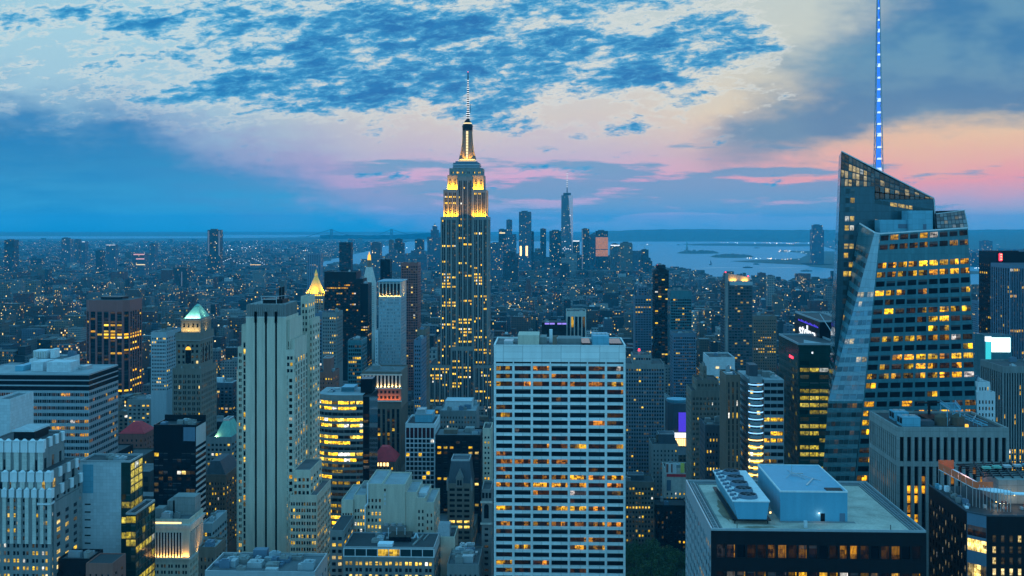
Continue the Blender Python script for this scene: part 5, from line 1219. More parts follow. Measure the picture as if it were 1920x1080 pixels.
    for k in range(n):
        za, zb_ = zz0+(zz1-zz0)*k/n, zz0+(zz1-zz0)*(k+1)/n; a, c = hw(za), hw(zb_)
        for (u, v) in ((-1,-1),(1,-1),(1,1),(-1,1)): lt.bar((sx+u*a, sy+v*a, za), (sx+u*c, sy+v*c, zb_), .28)
        for (u, v, p, q) in ((-1,-1,1,-1),(1,-1,1,1),(1,1,-1,1),(-1,1,-1,-1)):
            lt.bar((sx+u*a, sy+v*a, za), (sx+p*a, sy+q*a, za), .22); lt.bar((sx+u*a, sy+v*a, za), (sx+p*c, sy+q*c, zb_), .18)
    b.part('lattice', lt, 'silver_spandrel', so)
    for k in range(n):
        za = zz0+(zz1-zz0)*k/n; a = hw(za); q = MB(); q.box(sx-a*.62, sx+a*.62, sy-a*.7-.1, sy-a*.7, za+.2, za+1.1+.8*(k % 3 == 0)); b.part('lamp', q, 'spire_node', so)
    b.windows(100); reg(1545, 1838, 284, 890, 500, 62, None)
leaning_glass()
def green_block():
    Y = 650.0; X = lambda px: wx(px, Y); Z = lambda py: wz(py, X(1520), Y)
    b = Bld('office_tower', 'dark green glass tower with yellow-green floors and a white sign on its upper flank', 'office tower', (X(1540), Y+30))
    g = MB(); L = office(.42, .5, .5, .3, 1.0, .7, .85, seed=411); Ld = office(.03, .4, .3, .2, .6, .3, .5, seed=412)
    z = Z(647); x0, x1 = X(1497), X(1575); pt = 13.2*dep(X(1520), Y)/F
    b.facade(g, (x0, Y), (1, 0), x1-x0, 0, z, cuts(x1-x0, 4, .92, .8), rows(z-8.5, 50, pt, .56), .3, L, 0, 'pane_green')
    b.facade(g, (x0, Y+56), (0, -1), 56, 0, z, cuts(56, 14, .95, .2), rows(z-6, 50, pt, .6), .1, Ld, 1, 'pane_green')
    g.quad((x1, Y, 0), (x1, Y+56, 0), (x1, Y+56, z), (x1, Y, z)); g.quad((x1, Y+56, 0), (x0, Y+56, 0), (x0, Y+56, z), (x1, Y+56, z))
    r = MB(); r.quad((x0, Y, z), (x1, Y, z), (x1, Y+56, z), (x0, Y+56, z)); b.part('roof', r, 'dark_roof'); p = MB(); p.ring(x0+.05, x1-.05, Y+.05, Y+55.9, z, z+1.2, .4); b.part('parapet', p, 'silver_spandrel')
    s = MB(); s.quad((x0+5, Y+8, z+.03), (x0+11, Y+3, z+.03), (x0+20, Y+3, z+.03), (x0+10, Y+30, z+.03)); b.part('roof_walkway', s, 'silver_roof')
    # upper tower set back
    Yu = 690.0; Xu = lambda px: wx(px, Yu); zu = wz(604, Xu(1545), Yu); a0, a1 = Xu(1537), Xu(1590)
    u = MB(); b.facade(u, (a0, Yu), (1, 0), a1-a0, z, zu, cuts(a1-a0, 4, .94, .4), rows(zu-10, z+2, 3.8, .5), .1, Ld, 0, 'pane_green'); b.facade(u, (a0, Yu+70), (0, -1), 70, z-40, zu, cuts(70, 14, .94, .4), rows(zu-14, z, 3.8, .5), .1, Ld, 1, 'pane_green'); u.quad((a1, Yu, z), (a1, Yu+70, z), (a1, Yu+70, zu), (a1, Yu, zu)); u.quad((a1, Yu+70, 0), (a0, Yu+70, 0), (a0, Yu+70, zu), (a1, Yu+70, zu))
    b.part('upper_wall', u, 'black_glass'); r = MB(); r.quad((a0, Yu, zu), (a1, Yu, zu), (a1, Yu+70, zu), (a0, Yu+70, zu)); b.part('roof', r, 'dark_roof')
    p = MB(); p.ring(a0+.05, a1-.05, Yu+.05, Yu+69.9, zu, zu+1, .5); b.part('parapet', p, 'silver_spandrel')
    bl = MB(); 
    for k in range(14): bl.box(a0-.25, a0-.02, Yu+4+4*k, Yu+6.5+4*k, zu-4.2, zu-3.4+.3*(k % 3), True)
    b.part('blue_light_strip', bl, 'sign_blue')
    # roof sign letters on the side wall
    cu = bpy.data.curves.new('sign_text', 'FONT'); cu.body = 'stagwell'[:5] if False else 'stdpn'; cu.size = 13; cu.extrude = .15; cu.align_x = 'CENTER'
    t = bpy.data.objects.new('sign_text', cu); COL.objects.link(t); me = bpy.data.meshes.new_from_object(t); bpy.data.objects.remove(t); me.materials.clear(); me.materials.append(MAT['sign_white'])
    o = link('roof_sign', me, b.o); o.location = (a0-.3-b.org[0], Yu+33-b.org[1], zu-14); o.rotation_euler = (math.radians(90), 0, math.radians(-90)); o.scale = (1.6, 1.0, 1.0)
    m_ = MB(); m_.bar((a0+6, Y+20, z), (a0-2, Y+32, z+16), .35); b.part('crane_jib', m_, 'steel')
    for (px, mm) in ((1523, 'lamp_white'),): q = MB(); q.cyl(X(px), Y-.3, .45, z-5, .45, z-4, 6); b.part('wall_lamp', q, mm)
    q = MB(); q.box(x0-.2, x0-.03, Y+14, Y+24, z-10, z-8.6, True); b.part('red_sign', q, 'lamp_red')
    b.part('wall', g, 'green_glass'); b.windows(100); reg(1457, 1560, 597, 885, 648, 110, None)
green_block()
def blue_corner():
    Y = 640.0; X = lambda px: wx(px, Y); Z = lambda py: wz(py, X(1425), Y); z = Z(712)
    b = Bld('office_building', 'office block with a rounded corner ringed by glowing blue bands turning gold lower down', 'office building', (X(1425), Y+14))
    g = MB(); x0, x1, xe = X(1405), X(1432), X(1470); pt = 13.0*dep(X(1420), Y)/F; L = office(.5, .5, .35, .35, 1, .7, .8, seed=421)
    Lv = lambda i, j, ni, nj: L(i, j, ni, nj) if j < nj-5 else (0, 0, .2)
    b.facade(g, (x1, Y), (1, 0), xe-x1, 0, z, cuts(xe-x1, 3, .94, .2), rows(z-1, 50, pt, .55), .3, Lv, 0, 'pane_band')
    r = (x1-x0)/2; cx, cy = (x0+x1)/2, Y+r; arc = [(cx+r*1.0*math.cos(t), cy-r+r*(1-math.sin(t))) for t in [math.pi-math.pi*k/6 for k in range(7)]]
    arc = [(cx-r*math.cos(math.pi*k/6), Y+r*.9-r*.9*math.sin(math.pi*k/6)-1.2) for k in range(7)]
    for k in range(6):
        p, q = arc[k], arc[k+1]; W = math.dist(p, q); u = ((q[0]-p[0])/W, (q[1]-p[1])/W); b.facade(g, p, u, W, 0, z+2, cuts(W, 1, .96), rows(z-1, 50, pt, .55), .2, (lambda i, j, ni, nj: (.9, .6, R.random()) if j < nj-9 else ((.7, .8, R.random()) if R.random() < .3 else (0, 0, .3))), 0, 'pane_band')
    rb = MB(); n = 15
    for k in range(n):
        zz = z-3.2-pt*k; ring = MB()
        for s in range(6):
            p, q = arc[s], arc[s+1]; d = lambda a: (cx+(a[0]-cx)*1.04, Y+r+(a[1]-Y-r)*1.04)
            p2, q2 = d(p), d(q); ring.quad((*p2, zz), (*q2, zz), (*q2, zz+.7), (*p2, zz+.7))
        b.part('glowing_band', ring, 'led_cyan' if k < 8 else 'lamp_warm')
    b.facade(g, (x0, Y+40), (0, -1), 40-r*.8, 0, z, cuts(32, 8, .94, .2), rows(z-2, 50, pt, .6), .2, office(.04, .5, seed=422), 1, 'pane_teal')
    g.quad((xe, Y, 0), (xe, Y+40, 0), (xe, Y+40, z), (xe, Y, z)); g.quad((xe, Y+40, 0), (x0, Y+40, 0), (x0, Y+40, z), (xe, Y+40, z))
    b.part('wall', g, 'silver_spandrel'); rr = MB(); rr.poly([(a, c, z+.0) for a, c in arc]+[(x1, Y, z), (xe, Y, z), (xe, Y+40, z), (x0, Y+40, z)]); b.part('roof', rr, 'silver_roof')
    m_ = MB(); m_.box(X(1412), X(1428), Y+12, Y+24, z, z+7); b.part('penthouse', m_, 'slate'); units(b, X(1430), xe-1, Y+4, Y+34, z, 5, seed=9)
    b.windows(100); reg(1386, 1457, 700, 905, 640, 44, None)
blue_corner()
roof_mat('stain', (.23, .17, .11), .9)
def gravel_roof():
    Y = 350.0; D = 66.0; X = lambda px: wx(px, Y); z = wz(997, X(1535), Y); x0, x1 = X(1333), X(1737)
    b = Bld('office_tower', 'dark glass tower with a broad gravel roof carrying fans and a blue box, lower right', 'office tower', ((x0+x1)/2, Y+D/2))
    g = MB(); pt = 3.75
    L = lambda i, j, ni, nj: [(.42, .45, R.random()) if R.random() < .45 else (.06, .3, R.random()), (.6*R.random()+.2, .40, R.random()) if R.random() < .5 else (.05, .3, R.random()), (.35*R.random(), .25, R.random()) if R.random() < .7 else (0, 0, .2)][(0, 0, 1, 2)[j]]
    b.facade(g, (x0, Y), (1, 0), x1-x0, 0, z-.02, cuts(x1-x0, 20, .78, 1.5), [(z-8.6, z-4.4), (z-16.4, z-13.0), (z-22.6, z-19.2), (z-28.6, z-25.4)], .5, L, 0, 'pane_office')
    # left flank: facets of glass
    fk = MB(); b.facade(fk, (x0, Y+D), (0, -1), D, 0, z-.02, cuts(D, 17, .62, .4), rows(z-4, 90, 3.6, .5), .12, office(.04, .5, .3, .2, .7, .3, .6, seed=431), 1, 'pane_teal')
    g.quad((x1, Y, 0), (x1, Y+D, 0), (x1, Y+D, z), (x1, Y, z)); g.quad((x1, Y+D, 0), (x0, Y+D, 0), (x0, Y+D, z), (x1, Y+D, z))
    b.part('wall', g, 'dark_metal'); b.part('flank_wall', fk, 'silver_spandrel')
    fl = MB()
    for k in range(1, 9): y = Y+D*k/9; fl.bar((x0-.06, y-5, z-4), (x0-.06, y+2.5, 90), .22)
    b.part('mullion', fl, 'silver_spandrel')
    r = MB(); r.quad((x0, Y, z-.01), (x1, Y, z-.01), (x1, Y+D, z-.01), (x0, Y+D, z-.01)); b.part('roof', r, 'grey_roof')
    gv = MB(); gv.quad((x0+4.2, Y+.9, z+.05), (x1-4.4, Y+.9, z+.05), (x1-4.4, Y+D-5, z+.05), (x0+4.2, Y+D-5, z+.05)); b.part('gravel_bed', gv, 'gravel')
    pr = MB(); pr.ring(x0+.05, x1-.05, Y+.05, Y+D-.05, z, z+.7, .45); po = b.part('parapet', pr, 'steel')
    cb = MB(); cb.ring(x0+3.6, x1-3.8, Y+.7, Y+D-4.4, z, z+.28, .35); b.part('gravel_curb', cb, 'concrete', po)
    rl = MB()
    for xx in (x0+1.4, x0+2.8, x1-1.6, x1-2.8): rl.bar((xx, Y+1, z+.12), (xx, Y+D-1, z+.12), .16)
    for k in range(33):
        y = Y+1.5+k*1.95
        for xx in (x0+1.4, x1-2.8): rl.bar((xx, y, z+.1), (xx+1.3, y, z+.1), .12)
    b.part('cleaning_rail', rl, 'steel', po)
    # blue box
    yA, yB = 362.0, 401.0; bx0, bx1 = wx(1463, yA), wx(1589, yA); h = z+9.8
    bo = MB(); bo.box(bx0, bx1, yA, yB, z, h); o = b.part('blue_penthouse', bo, 'box_blue')
    rm = MB(); rm.ring(bx0-.12, bx1+.12, yA-.12, yB+.12, h-.25, h+.28, .35); b.part('coping', rm, 'white_paint', o)
    dr = MB(); xd = bx0+(bx1-bx0)*.60; dr.box(xd, xd+1.4, yA-.07, yA-.01, z+.1, z+2.7, True); b.part('door', dr, 'black_glass', o)
    dl = MB(); dl.cyl(xd-.5, yA-.2, .25, z+2.6, .25, z+3.0, 8); b.part('wall_lamp', dl, 'lamp_white', o)
    l = bpy.data.lights.new('wall_lamp', 'POINT'); l.energy = 60; l.color = (1, .8, .7); l.shadow_soft_size = .2; lo = link('wall_lamp', l, b.o, (xd-.5-b.org[0], yA-.7-b.org[1], z+2.6))
    tr = MB(); tr.box(xd+6.2, xd+8, yA-.06, yA-.01, z+.1, z+2.8, True); b.part('door', tr, 'deep_blue_metal', o)
    hh = MB(); hh.box(bx1-6.5, bx1-1.2, yA+1.2, yA+4.6, h+.02, h+.3, True); b.part('roof_hatch', hh, 'dark_metal', o)
    an = MB(); xm = bx0+9
    for (u, v) in ((-3, -5), (3, -7), (0, 7), (8, -9)): an.bar((xm, yA+24, h+.9), (xm+u, yA+24+v, h+.08), .14)
    an.bar((xm, yA+24, h), (xm, yA+24, h+3.4), .22); an.bar((xm-1, yA+22, h+.9), (xm+3.5, yA+22.2, h+.9), .35); an.bar((xm+1.5, yA+8, h+.1), (xm+6, yA+18, h+.1), .5); b.part('antenna_frame', an, 'steel', o)
    st = MB(); rs = random.Random(3); sx_, sy_ = wx(1366, 372), 374.0; st.poly([(sx_+3.0*math.cos(a)*rs.uniform(.6, 1.2), sy_+15*math.sin(a)*rs.uniform(.7, 1.15), z+.056) for a in [6.283*k/26 for k in range(26)]]); b.part('rust_stain', st, 'stain')
    st = MB(); st.poly([(wx(1420, 354)+6*math.cos(a)*rs.uniform(.5, 1.2), 354.4+1.6*math.sin(a)*rs.uniform(.5, 1.1), z+.056) for a in [6.283*k/20 for k in range(20)]]); b.part('rust_stain', st, 'stain')
    # cooling plant on its stilts
    cx0, cx1 = wx(1377, 358), wx(1441, 358); ya, yb_ = 358.0, 402.0; zc0, zc1 = z+1.6, z+7.2
    cp = MB(); cp.frust(cx0+1.1, cx1-.6, ya, yb_, zc0, cx0-.3, cx1+.2, ya, yb_, zc1); o = b.part('cooling_plant', cp, 'box_blue')
    dk = MB(); dk.box(cx0, cx1, ya-.9, ya-.02, zc0-.3, zc0-.1, True); dk.box(cx0-.6, cx0+.8, ya, yb_, zc0-.5, zc0-.1, True); dk.box(cx1-.6, cx1+.8, ya, yb_, zc0-.5, zc0-.1, True)
    for k in range(7):
        y = ya+.4+(yb_-ya-.8)*k/6
        for xx in (cx0+.2, cx1-.2): dk.bar((xx, y, z), (xx, y, zc0-.1), .3)
    b.part('stilt_frame', dk, 'dark_metal', o)
    tp = MB(); tp.box(cx0-.6, cx1+.5, ya-.1, yb_+.1, zc1, zc1+.35); b.part('deck', tp, 'white_paint', o)
    for k in range(5):
        y = ya+5+8.4*k; xm = (cx0+cx1)/2-.3; f = MB(); R1 = 3.3
        f.cyl(xm, y, R1, zc1+.35, R1*.9, zc1+1.5, 18, False)
        f.cyl(xm, y, R1*.82, zc1+1.5, R1*.9, zc1+1.5, 18, False)
        fo = b.part('fan_housing', f, 'deep_blue_metal', o)
        d = MB(); d.cyl(xm, y, R1*.82, zc1+1.2, R1*.82, zc1+1.21, 18); b.part('fan_well', d, 'black_glass', o)
        bl = MB()
        for q in range(6): a = q*math.pi/3; bl.bar((xm, y, zc1+1.34), (xm+R1*.78*math.cos(a), y+R1*.78*math.sin(a), zc1+1.34), .3)
        bl.cyl(xm, y, .6, zc1+1.3, .5, zc1+1.7, 8); b.part('fan_blade', bl, 'slate', o)
    for k in range(9): v = MB(); y = ya+2+5*k; v.cyl(cx0+.3, y, .75, zc1+.35, .7, zc1+1.1, 10); v.cyl(cx0+1.6, y+1.2, .45, zc1+.35, .4, zc1+.95, 8); b.part('valve', v, 'deep_blue_metal', o)
    for k in range(4): q = MB(); y = ya+3+9*k; q.cyl(cx1+1.2, y, .28, zc0+1.2, .28, zc0+1.7, 8); b.part('work_lamp', q, 'lamp_warm', o)
    pw = MB(); pw.box(wx(1508, 354), wx(1514, 354), 354, 355, z+.06, z+2.2); b.part('roof_unit', pw, 'pale_panel'); v = MB()
    for px in (1382, 1670): v.bar((wx(px, 353), 353, z), (wx(px, 353), 353, z+1.6), .18)
    b.part('vent_pipe', v, 'dark_metal'); sl = MB(); sl.box(bx0-.5, bx1+2.2, yA-2.0, yA-.02, z+.055, z+.09); b.part('paving', sl, 'concrete')
    b.windows(100); reg(1275, 1740, 880, 1080, 350, 70, None)
gravel_roof()
def pier_block():
    Y = 430.0; X = lambda px: wx(px, Y); x0, x1 = X(1682), X(1892); z = wz(806, (x0+x1)/2, Y); D = 37.5
    b = Bld('office_building', 'pale concrete block of tall vertical piers with black windows and crowded roof plant', 'office building', ((x0+x1)/2, Y+D/2))
    w, sp = MB(), MB(); L = lambda i, j, ni, nj: ((.8, .3, R.random()) if (nj-1-j) in (2, 3, 5) and R.random() < .55 else ((.2, .2, R.random()) if R.random() < .15 else (0, 0, .2)))
    zt = z-2.9; zm = z-13.4
    for (za, zb_, rws) in ((zm, z, [(zm+1, zt)]), (0, zm, rows(zm-1.4, 60, 3.75, .8))):
        pass
    b.facade(w, (x0, Y), (1, 0), x1-x0, zm, z, cuts(x1-x0, 15, .56, .5), [(zm+.9, zt)], 1.1, lambda *a: (0, 0, .2), 0); b.facade(w, (x0, Y+D), (0, -1), D, zm, z, cuts(D, 14, .56, .5), [(zm+.9, zt)], 1.1, lambda *a: (0, 0, .2), 1)
    strips(b, w, sp, (x0, Y), (1, 0), x1-x0, 0, zm, cuts(x1-x0, 15, .56, .5), rows(zm-.9, 60, 3.75, .8), 1.1, L, 0, 'pane'); strips(b, w, sp, (x0, Y+D), (0, -1), D, 0, zm, cuts(D, 14, .56, .5), rows(zm-.9, 60, 3.75, .8), 1.1, office(.3, .3, seed=441), 1, 'pane')
    w.quad((x1, Y, 0), (x1, Y+D, 0), (x1, Y+D, z), (x1, Y, z)); w.quad((x1, Y+D, 0), (x0, Y+D, 0), (x0, Y+D, z), (x1, Y+D, z))
    b.part('wall', w, 'concrete'); b.part('spandrel', sp, 'dark_metal')
    zr = z-.9; 
    r = MB(); r.quad((x0+.7, Y+.7, zr+.95), (x1-.7, Y+.7, zr+.95), (x1-.7, Y+D-.7, zr+.95), (x0+.7, Y+D-.7, zr+.95)); b.part('roof', r, 'tar_roof'); p = MB(); p.ring(x0+.02, x1-.02, Y+.02, Y+D-.02, z, z+.9, .9); b.part('parapet', p, 'concrete')
    zr = z+.06
    def bx(px0, px1, ya, yb, h, m_, nm='roof_unit', z0=zr):
        q = MB(); q.box(wx(px0, ya), wx(px1, ya), ya, yb, z0, z0+h); return b.part(nm, q, m_)
    for (p0, p1, ya, yb) in ((1692, 1726, 436, 443), (1677, 1704, 448, 455)):
        o = bx(p0, p1, ya, yb, 3.6, 'blue_metal', 'chiller'); xa, xb = wx(p0, ya), wx(p1, ya)
        for k in range(2): f = MB(); f.cyl(xa+(xb-xa)*(.3+.4*k), (ya+yb)/2, 1.3, zr+3.6, 1.3, zr+4.1, 12); b.part('fan', f, 'steel', o)
        for k in range(2): f = MB(); f.box(xa-.06, xa-.01, ya+.5+3.2*k, ya+3.2+3.2*k, zr+1, zr+3.2, True); b.part('louvre', f, 'black_glass', o)
    for px in (1767, 1797): q = MB(); xx = wx(px, 439); q.cyl(xx, 440, 2.7, zr, 2.7, zr+3.4, 16); q.cyl(xx, 440, 2.7, zr+3.4, .6, zr+4.6, 16); b.part('water_tank', q, 'water_tank_wood')
    bx(1727, 1752, 437, 442, 2.0, 'slate'); bx(1740, 1770, 446, 458, 1.2, 'dark_metal')
    st = MB(); xa, xb = wx(1765, 450), wx(1812, 441); z1 = zr+6.5
    for (a, y) in ((wx(1764, 452), 452), (wx(1776, 438), 438), (wx(1800, 438), 438), (wx(1790, 452), 452)): st.bar((a, y, zr), (a, y, z1), .35)
    x_a, x_b = wx(1763, 454), wx(1801, 437)
    st.bar((x_a, 454, z1), (x_b-4, 437, z1), .5); st.bar((x_a+6, 454, z1), (x_b, 437, z1), .5); st.bar((x_b-4.5, 437, z1), (x_b+.4, 437, z1), .5); st.bar((x_a, 454, z1), (x_a+6, 454, z1), .4)
    for k in range(9):
        f = k/8; pA = (x_a+(x_b-4-x_a)*f, 454-17*f); pB = (x_a+6+(x_b-x_a-6)*f, 454-17*f)
        for p_ in (pA, pB): st.bar((*p_, z1), (*p_, z1+1.2), .12)
        st.bar((*pA, z1), (*pB, z1), .2)
    st.bar((x_a, 454, z1+1.2), (x_b-4, 437, z1+1.2), .14); st.bar((x_a+6, 454, z1+1.2), (x_b, 437, z1+1.2), .14)
    b.part('steel_gantry', st, 'blue_metal')
    tr = MB()
    for (o_, zz) in ((0, 0), (2.2, 0)): tr.bar((wx(1805, 441)+o_, 452, zr+2.5), (wx(1842, 434)+o_, 434.5, zr+1), .3); tr.bar((wx(1805, 441)+o_, 452, zr+3.6), (wx(1842, 434)+o_, 434.5, zr+2.1), .16)
    for k in range(8): f = k/7; xx = wx(1805, 441)+(wx(1842, 434)-wx(1805, 441))*f; yy = 452-17.5*f; tr.bar((xx, yy, zr), (xx, yy, zr+3.6-1.5*f), .15); tr.bar((xx, yy, zr+2.5-1.5*f), (xx+2.2, yy, zr+2.5-1.5*f), .15)
    b.part('catwalk', tr, 'blue_metal')
    for k in range(5): q = MB(); q.bar((wx(1735+22*k, 446), 446, zr+.4), (wx(1750+22*k, 458), 462, zr+.4), .35); b.part('pipe', q, 'steel')
    mb_ = MB(); mb_.bar((wx(1720, 462), 462, zr+5), (wx(1765, 462), 462, zr+5.4), .6); mb_.bar((wx(1742, 462), 462, zr), (wx(1742, 462), 462, zr+5), .9); b.part('hoist', mb_, 'dark_metal')
    q = MB(); q.box(wx(1811, 433), wx(1816, 433), 433, 434, zr, zr+1.5); b.part('lit_hut', q, 'lamp_gold')
    b.windows(100); reg(1630, 1893, 775, 960, 430, 40, None)
pier_block()
def building_site():
    Y = 360.0; D = 36.0; X = lambda px: wx(px, Y); x0, xc, x1 = X(1813), X(1839), X(2010); z = wz(961, x0, Y)
    b = Bld('office_building', 'dark tower under roof construction with orange netting, at the lower right corner', 'office building', (X(1880), Y+20))
    w, gl = MB(), MB(); yf = Y-4.6
    Ls = lambda i, j, ni, nj: ((.34, .95, R.random()) if (i*3+j*2) % 4 < 2 and R.random() < .8 else (0, 0, R.random()))
    b.facade(w, (x0, Y+D), (0, -1), D, 0, z, cuts(D, 12, .36, .5), rows(z-3.6, 90, 3.4, .62), .3, Ls, 1, 'pane')
    W = math.dist((x0, Y), (xc, yf)); u = ((xc-x0)/W, (yf-Y)/W)
    b.facade(gl, (x0, Y), u, W, 0, z, cuts(W, 1, .98), [(z-7.2, z-3.8), (z-12, z-8.2), (z-20.5, z-16.2), (z-25.2, z-21.4)], .2, lambda i, j, ni, nj: (.22, .3, .6) if j == 3 else (.85, .82, R.random()), 0, 'pane_office')
    b.facade(w, (xc, yf), (1, 0), x1-xc, 0, z, cuts(x1-xc, 10, .42, 1.2), rows(z-5.4, 90, 3.55, .62), .35, lambda i, j, ni, nj: (.75, .9, R.random()) if nj-1-j >= 3 and R.random() < .9 else ((.6, .85, .3) if R.random() < .2 else (.03, .9, R.random())), 0, 'pane')
    w.quad((x1, yf, 0), (x1, Y+D, 0), (x1, Y+D, z), (x1, yf, z)); w.quad((x1, Y+D, 0), (x0, Y+D, 0), (x0, Y+D, z), (x1, Y+D, z))
    b.part('wall', w, 'dark_metal'); b.part('glass_corner', gl, 'deep_blue_metal')
    r = MB(); r.poly([(x0, Y, z-.02), (xc, yf, z-.02), (x1, yf, z-.02), (x1, Y+D, z-.02), (x0, Y+D, z-.02)]); b.part('roof', r, 'dark_roof')
    p = MB(); p.bar((x0+.2, Y+D, z+.3), (x0+.2, Y, z+.3), .5); p.bar((x0+.2, Y, z+.3), (xc, yf+.2, z+.3), .5); p.bar((xc, yf+.2, z+.3), (x1, yf+.2, z+.3), .5); b.part('parapet', p, 'slate')
    # raised deck with its scaffold
    zd = z+6.0; dk = [(x0+3.2, Y+D-1), (x0+5.0, Y+8), (x0+9.5, Y+2), (x0+15.5, Y+1.0), (x0+15.5, Y+4), (x0+10, Y+9), (x0+8.6, Y+D-1)]
    t = MB(); t.prism(dk, zd, zd+.3); b.part('deck', t, 'white_tarp')
    t = MB(); t.prism([(x0+12.5, Y+1.5), (x0+24, Y), (x0+24, Y+3), (x0+13, Y+4)], zd-.4, zd-.05); b.part('deck', t, 'white_tarp')
    n = MB()
    def fence(m_, a, c, h, seg=5, zb=zd+.3):
        for k in range(seg):
            f0, f1 = k/seg, (k+1)/seg-.004; A = (a[0]+(c[0]-a[0])*f0, a[1]+(c[1]-a[1])*f0); C = (a[0]+(c[0]-a[0])*f1, a[1]+(c[1]-a[1])*f1); m_.bar((*A, zb+h/2), (*C, zb+h/2), h*.92) if False else m_.quad((*A, zb), (*C, zb), (*C, zb+h), (*A, zb+h))
    fence(n, (x0+3.1, Y+D-1), (x0+4.9, Y+8), 2.4); fence(n, (x0+4.9, Y+8), (x0+6, Y+6.2), 2.2, 1); fence(n, (x0+3.1, Y+D-.9), (x0+8.6, Y+D-.9), 3.2, 3); fence(n, (x0+6.5, Y+7.6), (x0+11.5, Y+7.6), 2.0, 3)
    b.part('safety_net', n, 'orange_net')
    for (sx, sy, ex, ey) in ((3.1, D-1, 4.9, 8), (4.9, 8, 9.5, 2), (9.5, 2, 15.5, 1)):
        for k in range(6):
            f = k/6; q = MB(); xx, yy = x0+sx+(ex-sx)*f, Y+sy+(ey-sy)*f; q.bar((xx, yy, z), (xx, yy, zd+1.7), .14); b.part('scaffold_pole', q, 'steel')
    q = MB(); rr = random.Random(5)
    for k in range(26): xx, yy = x0+1+rr.random()*3+rr.random()*2*0, Y+3+rr.random()*30; s = rr.uniform(.5, 1.5); q2 = MB(); q2.box(xx, xx+s, yy, yy+s*1.4, z, z+s*rr.uniform(.6, 1.6)); b.part('site_equipment', q2, rr.choice(['blue_metal', 'steel', 'concrete', 'deep_blue_metal', 'white_tarp', 'grey_stone']))
    for k in range(18): xx, yy = x0+7+rr.random()*22, Y+1+rr.random()*10; s = rr.uniform(.5, 1.6); q2 = MB(); q2.box(xx, xx+s, yy, yy+s*1.4, z, z+s*rr.uniform(.6, 1.4)); b.part('site_equipment', q2, rr.choice(['tan_brick', 'concrete', 'red_brick', 'water_tank_wood', 'steel']))
    hq = MB(); hq.box(x0+15, x0+38, Y+12, Y+26, z, z+8.0); ho = b.part('plant_house', hq, 'concrete'); rr2 = MB()
    for k in range(7): xx = x0+11+3.2*k; rr2.bar((xx, Y+14, z+8.4), (xx+4, Y+34, z+9.4), .45); rr2.bar((x0+9, Y+16+3*k, z+8.2), (x0+36, Y+17+3*k, z+8.9), .35)
    b.part('steel_frame', rr2, 'dark_metal')
    for k in range(5): ry = MB(); ry.box(x0+14+4*k, x0+16.6+4*k, Y+22+1.2*k, Y+24+1.2*k, z+9.3, z+10); b.part('roof_unit', ry, rr.choice(['blue_metal', 'steel', 'green_copper']))
    for (xx, yy, zz) in ((11, 4, 2), (19, 9, 3), (26, 8, 2.2)):
        l = bpy.data.lights.new('work_lamp', 'POINT'); l.energy = 260; l.color = (1, .75, .45); l.shadow_soft_size = .2; link('work_lamp', l, b.o, (x0+xx-b.org[0], Y+yy-b.org[1], z+zz)); q = MB(); q.cyl(x0+xx, Y+yy, .2, z+zz+.4, .2, z+zz+.7, 6); b.part('work_lamp', q, 'lamp_warm')
    l = bpy.data.lights.new('work_lamp', 'AREA'); l.energy = 500; l.size = 3; l.color = (1, .45, .3); lo = link('work_lamp', l, b.o, (x0+7-b.org[0], Y+24-b.org[1], zd+4)); q = MB(); q.box(x0+5.6, x0+8.4, Y+23.4, Y+24.6, zd+4.05, zd+4.2); q.bar((x0+7, Y+25, z), (x0+7, Y+25, zd+4.1), .15); b.part('work_lamp', q, 'dark_metal')
    b.windows(100); reg(1745, 2010, 885, 1080, 356, 40, None)
building_site()
def screens():
    Y = 880.0; X = lambda px: wx(px, Y); Z = lambda py: wz(py, X(1870), Y)
    b = Bld('billboard', 'huge glowing white screen with a cyan frame below the dark tower at right', 'billboard', (X(1870), Y+10))
    m_ = MB(); m_.box(X(1846), X(1898), Y, Y+20, 0, Z(629)); b.part('building', m_, 'teal_glass'); s = MB(); s.box(X(1859), X(1894), Y-.5, Y-.02, Z(660), Z(633), True); b.part('screen', s, 'screen_white')
    c = MB(); c.box(X(1848), X(1858), Y-.4, Y-.02, Z(690), Z(632), True); b.part('side_screen', c, 'cyan'); 
    c = MB(); c.cyl(X(1852), Y-1, 2.6, Z(640), 2.6, Z(631), 10); b.part('beacon', c, 'sign_white')
    for k in range(5): q = MB(); q.box(X(1862+7*k), X(1865+7*k), Y-.3, Y-.02, Z(684-3*(k % 3)), Z(680-3*(k % 3)), True); b.part('lit_window', q, 'lamp_warm')
    reg(1846, 1898, 629, 690, 880, 20)
    root = [o for o in COL.objects if o.type == 'EMPTY' and o.get('label', '').startswith('dark tower at the right edge')][0]
    q = MB(); Xr = lambda px: wx(px, 1000); x = Xr(1873); zt, zb = wz(474, x, 1000), wz(489, x, 1000)
    q.box(x, Xr(1878.5), 999.3, 999.95, zb, zt-.5, True); me = q.mesh('red_letter', 'lamp_red', root.location); link('red_letter', me, root)
    for k, (f0, f1) in enumerate(((.18, .24), (.47, .53), (.76, .82))):
        d = MB(); d.box(x+1, Xr(1878.5), 999.2, 999.28, zb+(zt-zb)*f0, zb+(zt-zb)*f1, True); link('letter_bar', d.mesh('letter_bar', 'lamp_warm', root.location), root)
glow_mat('cyan', (.05, .75, .85), .9)
screens()
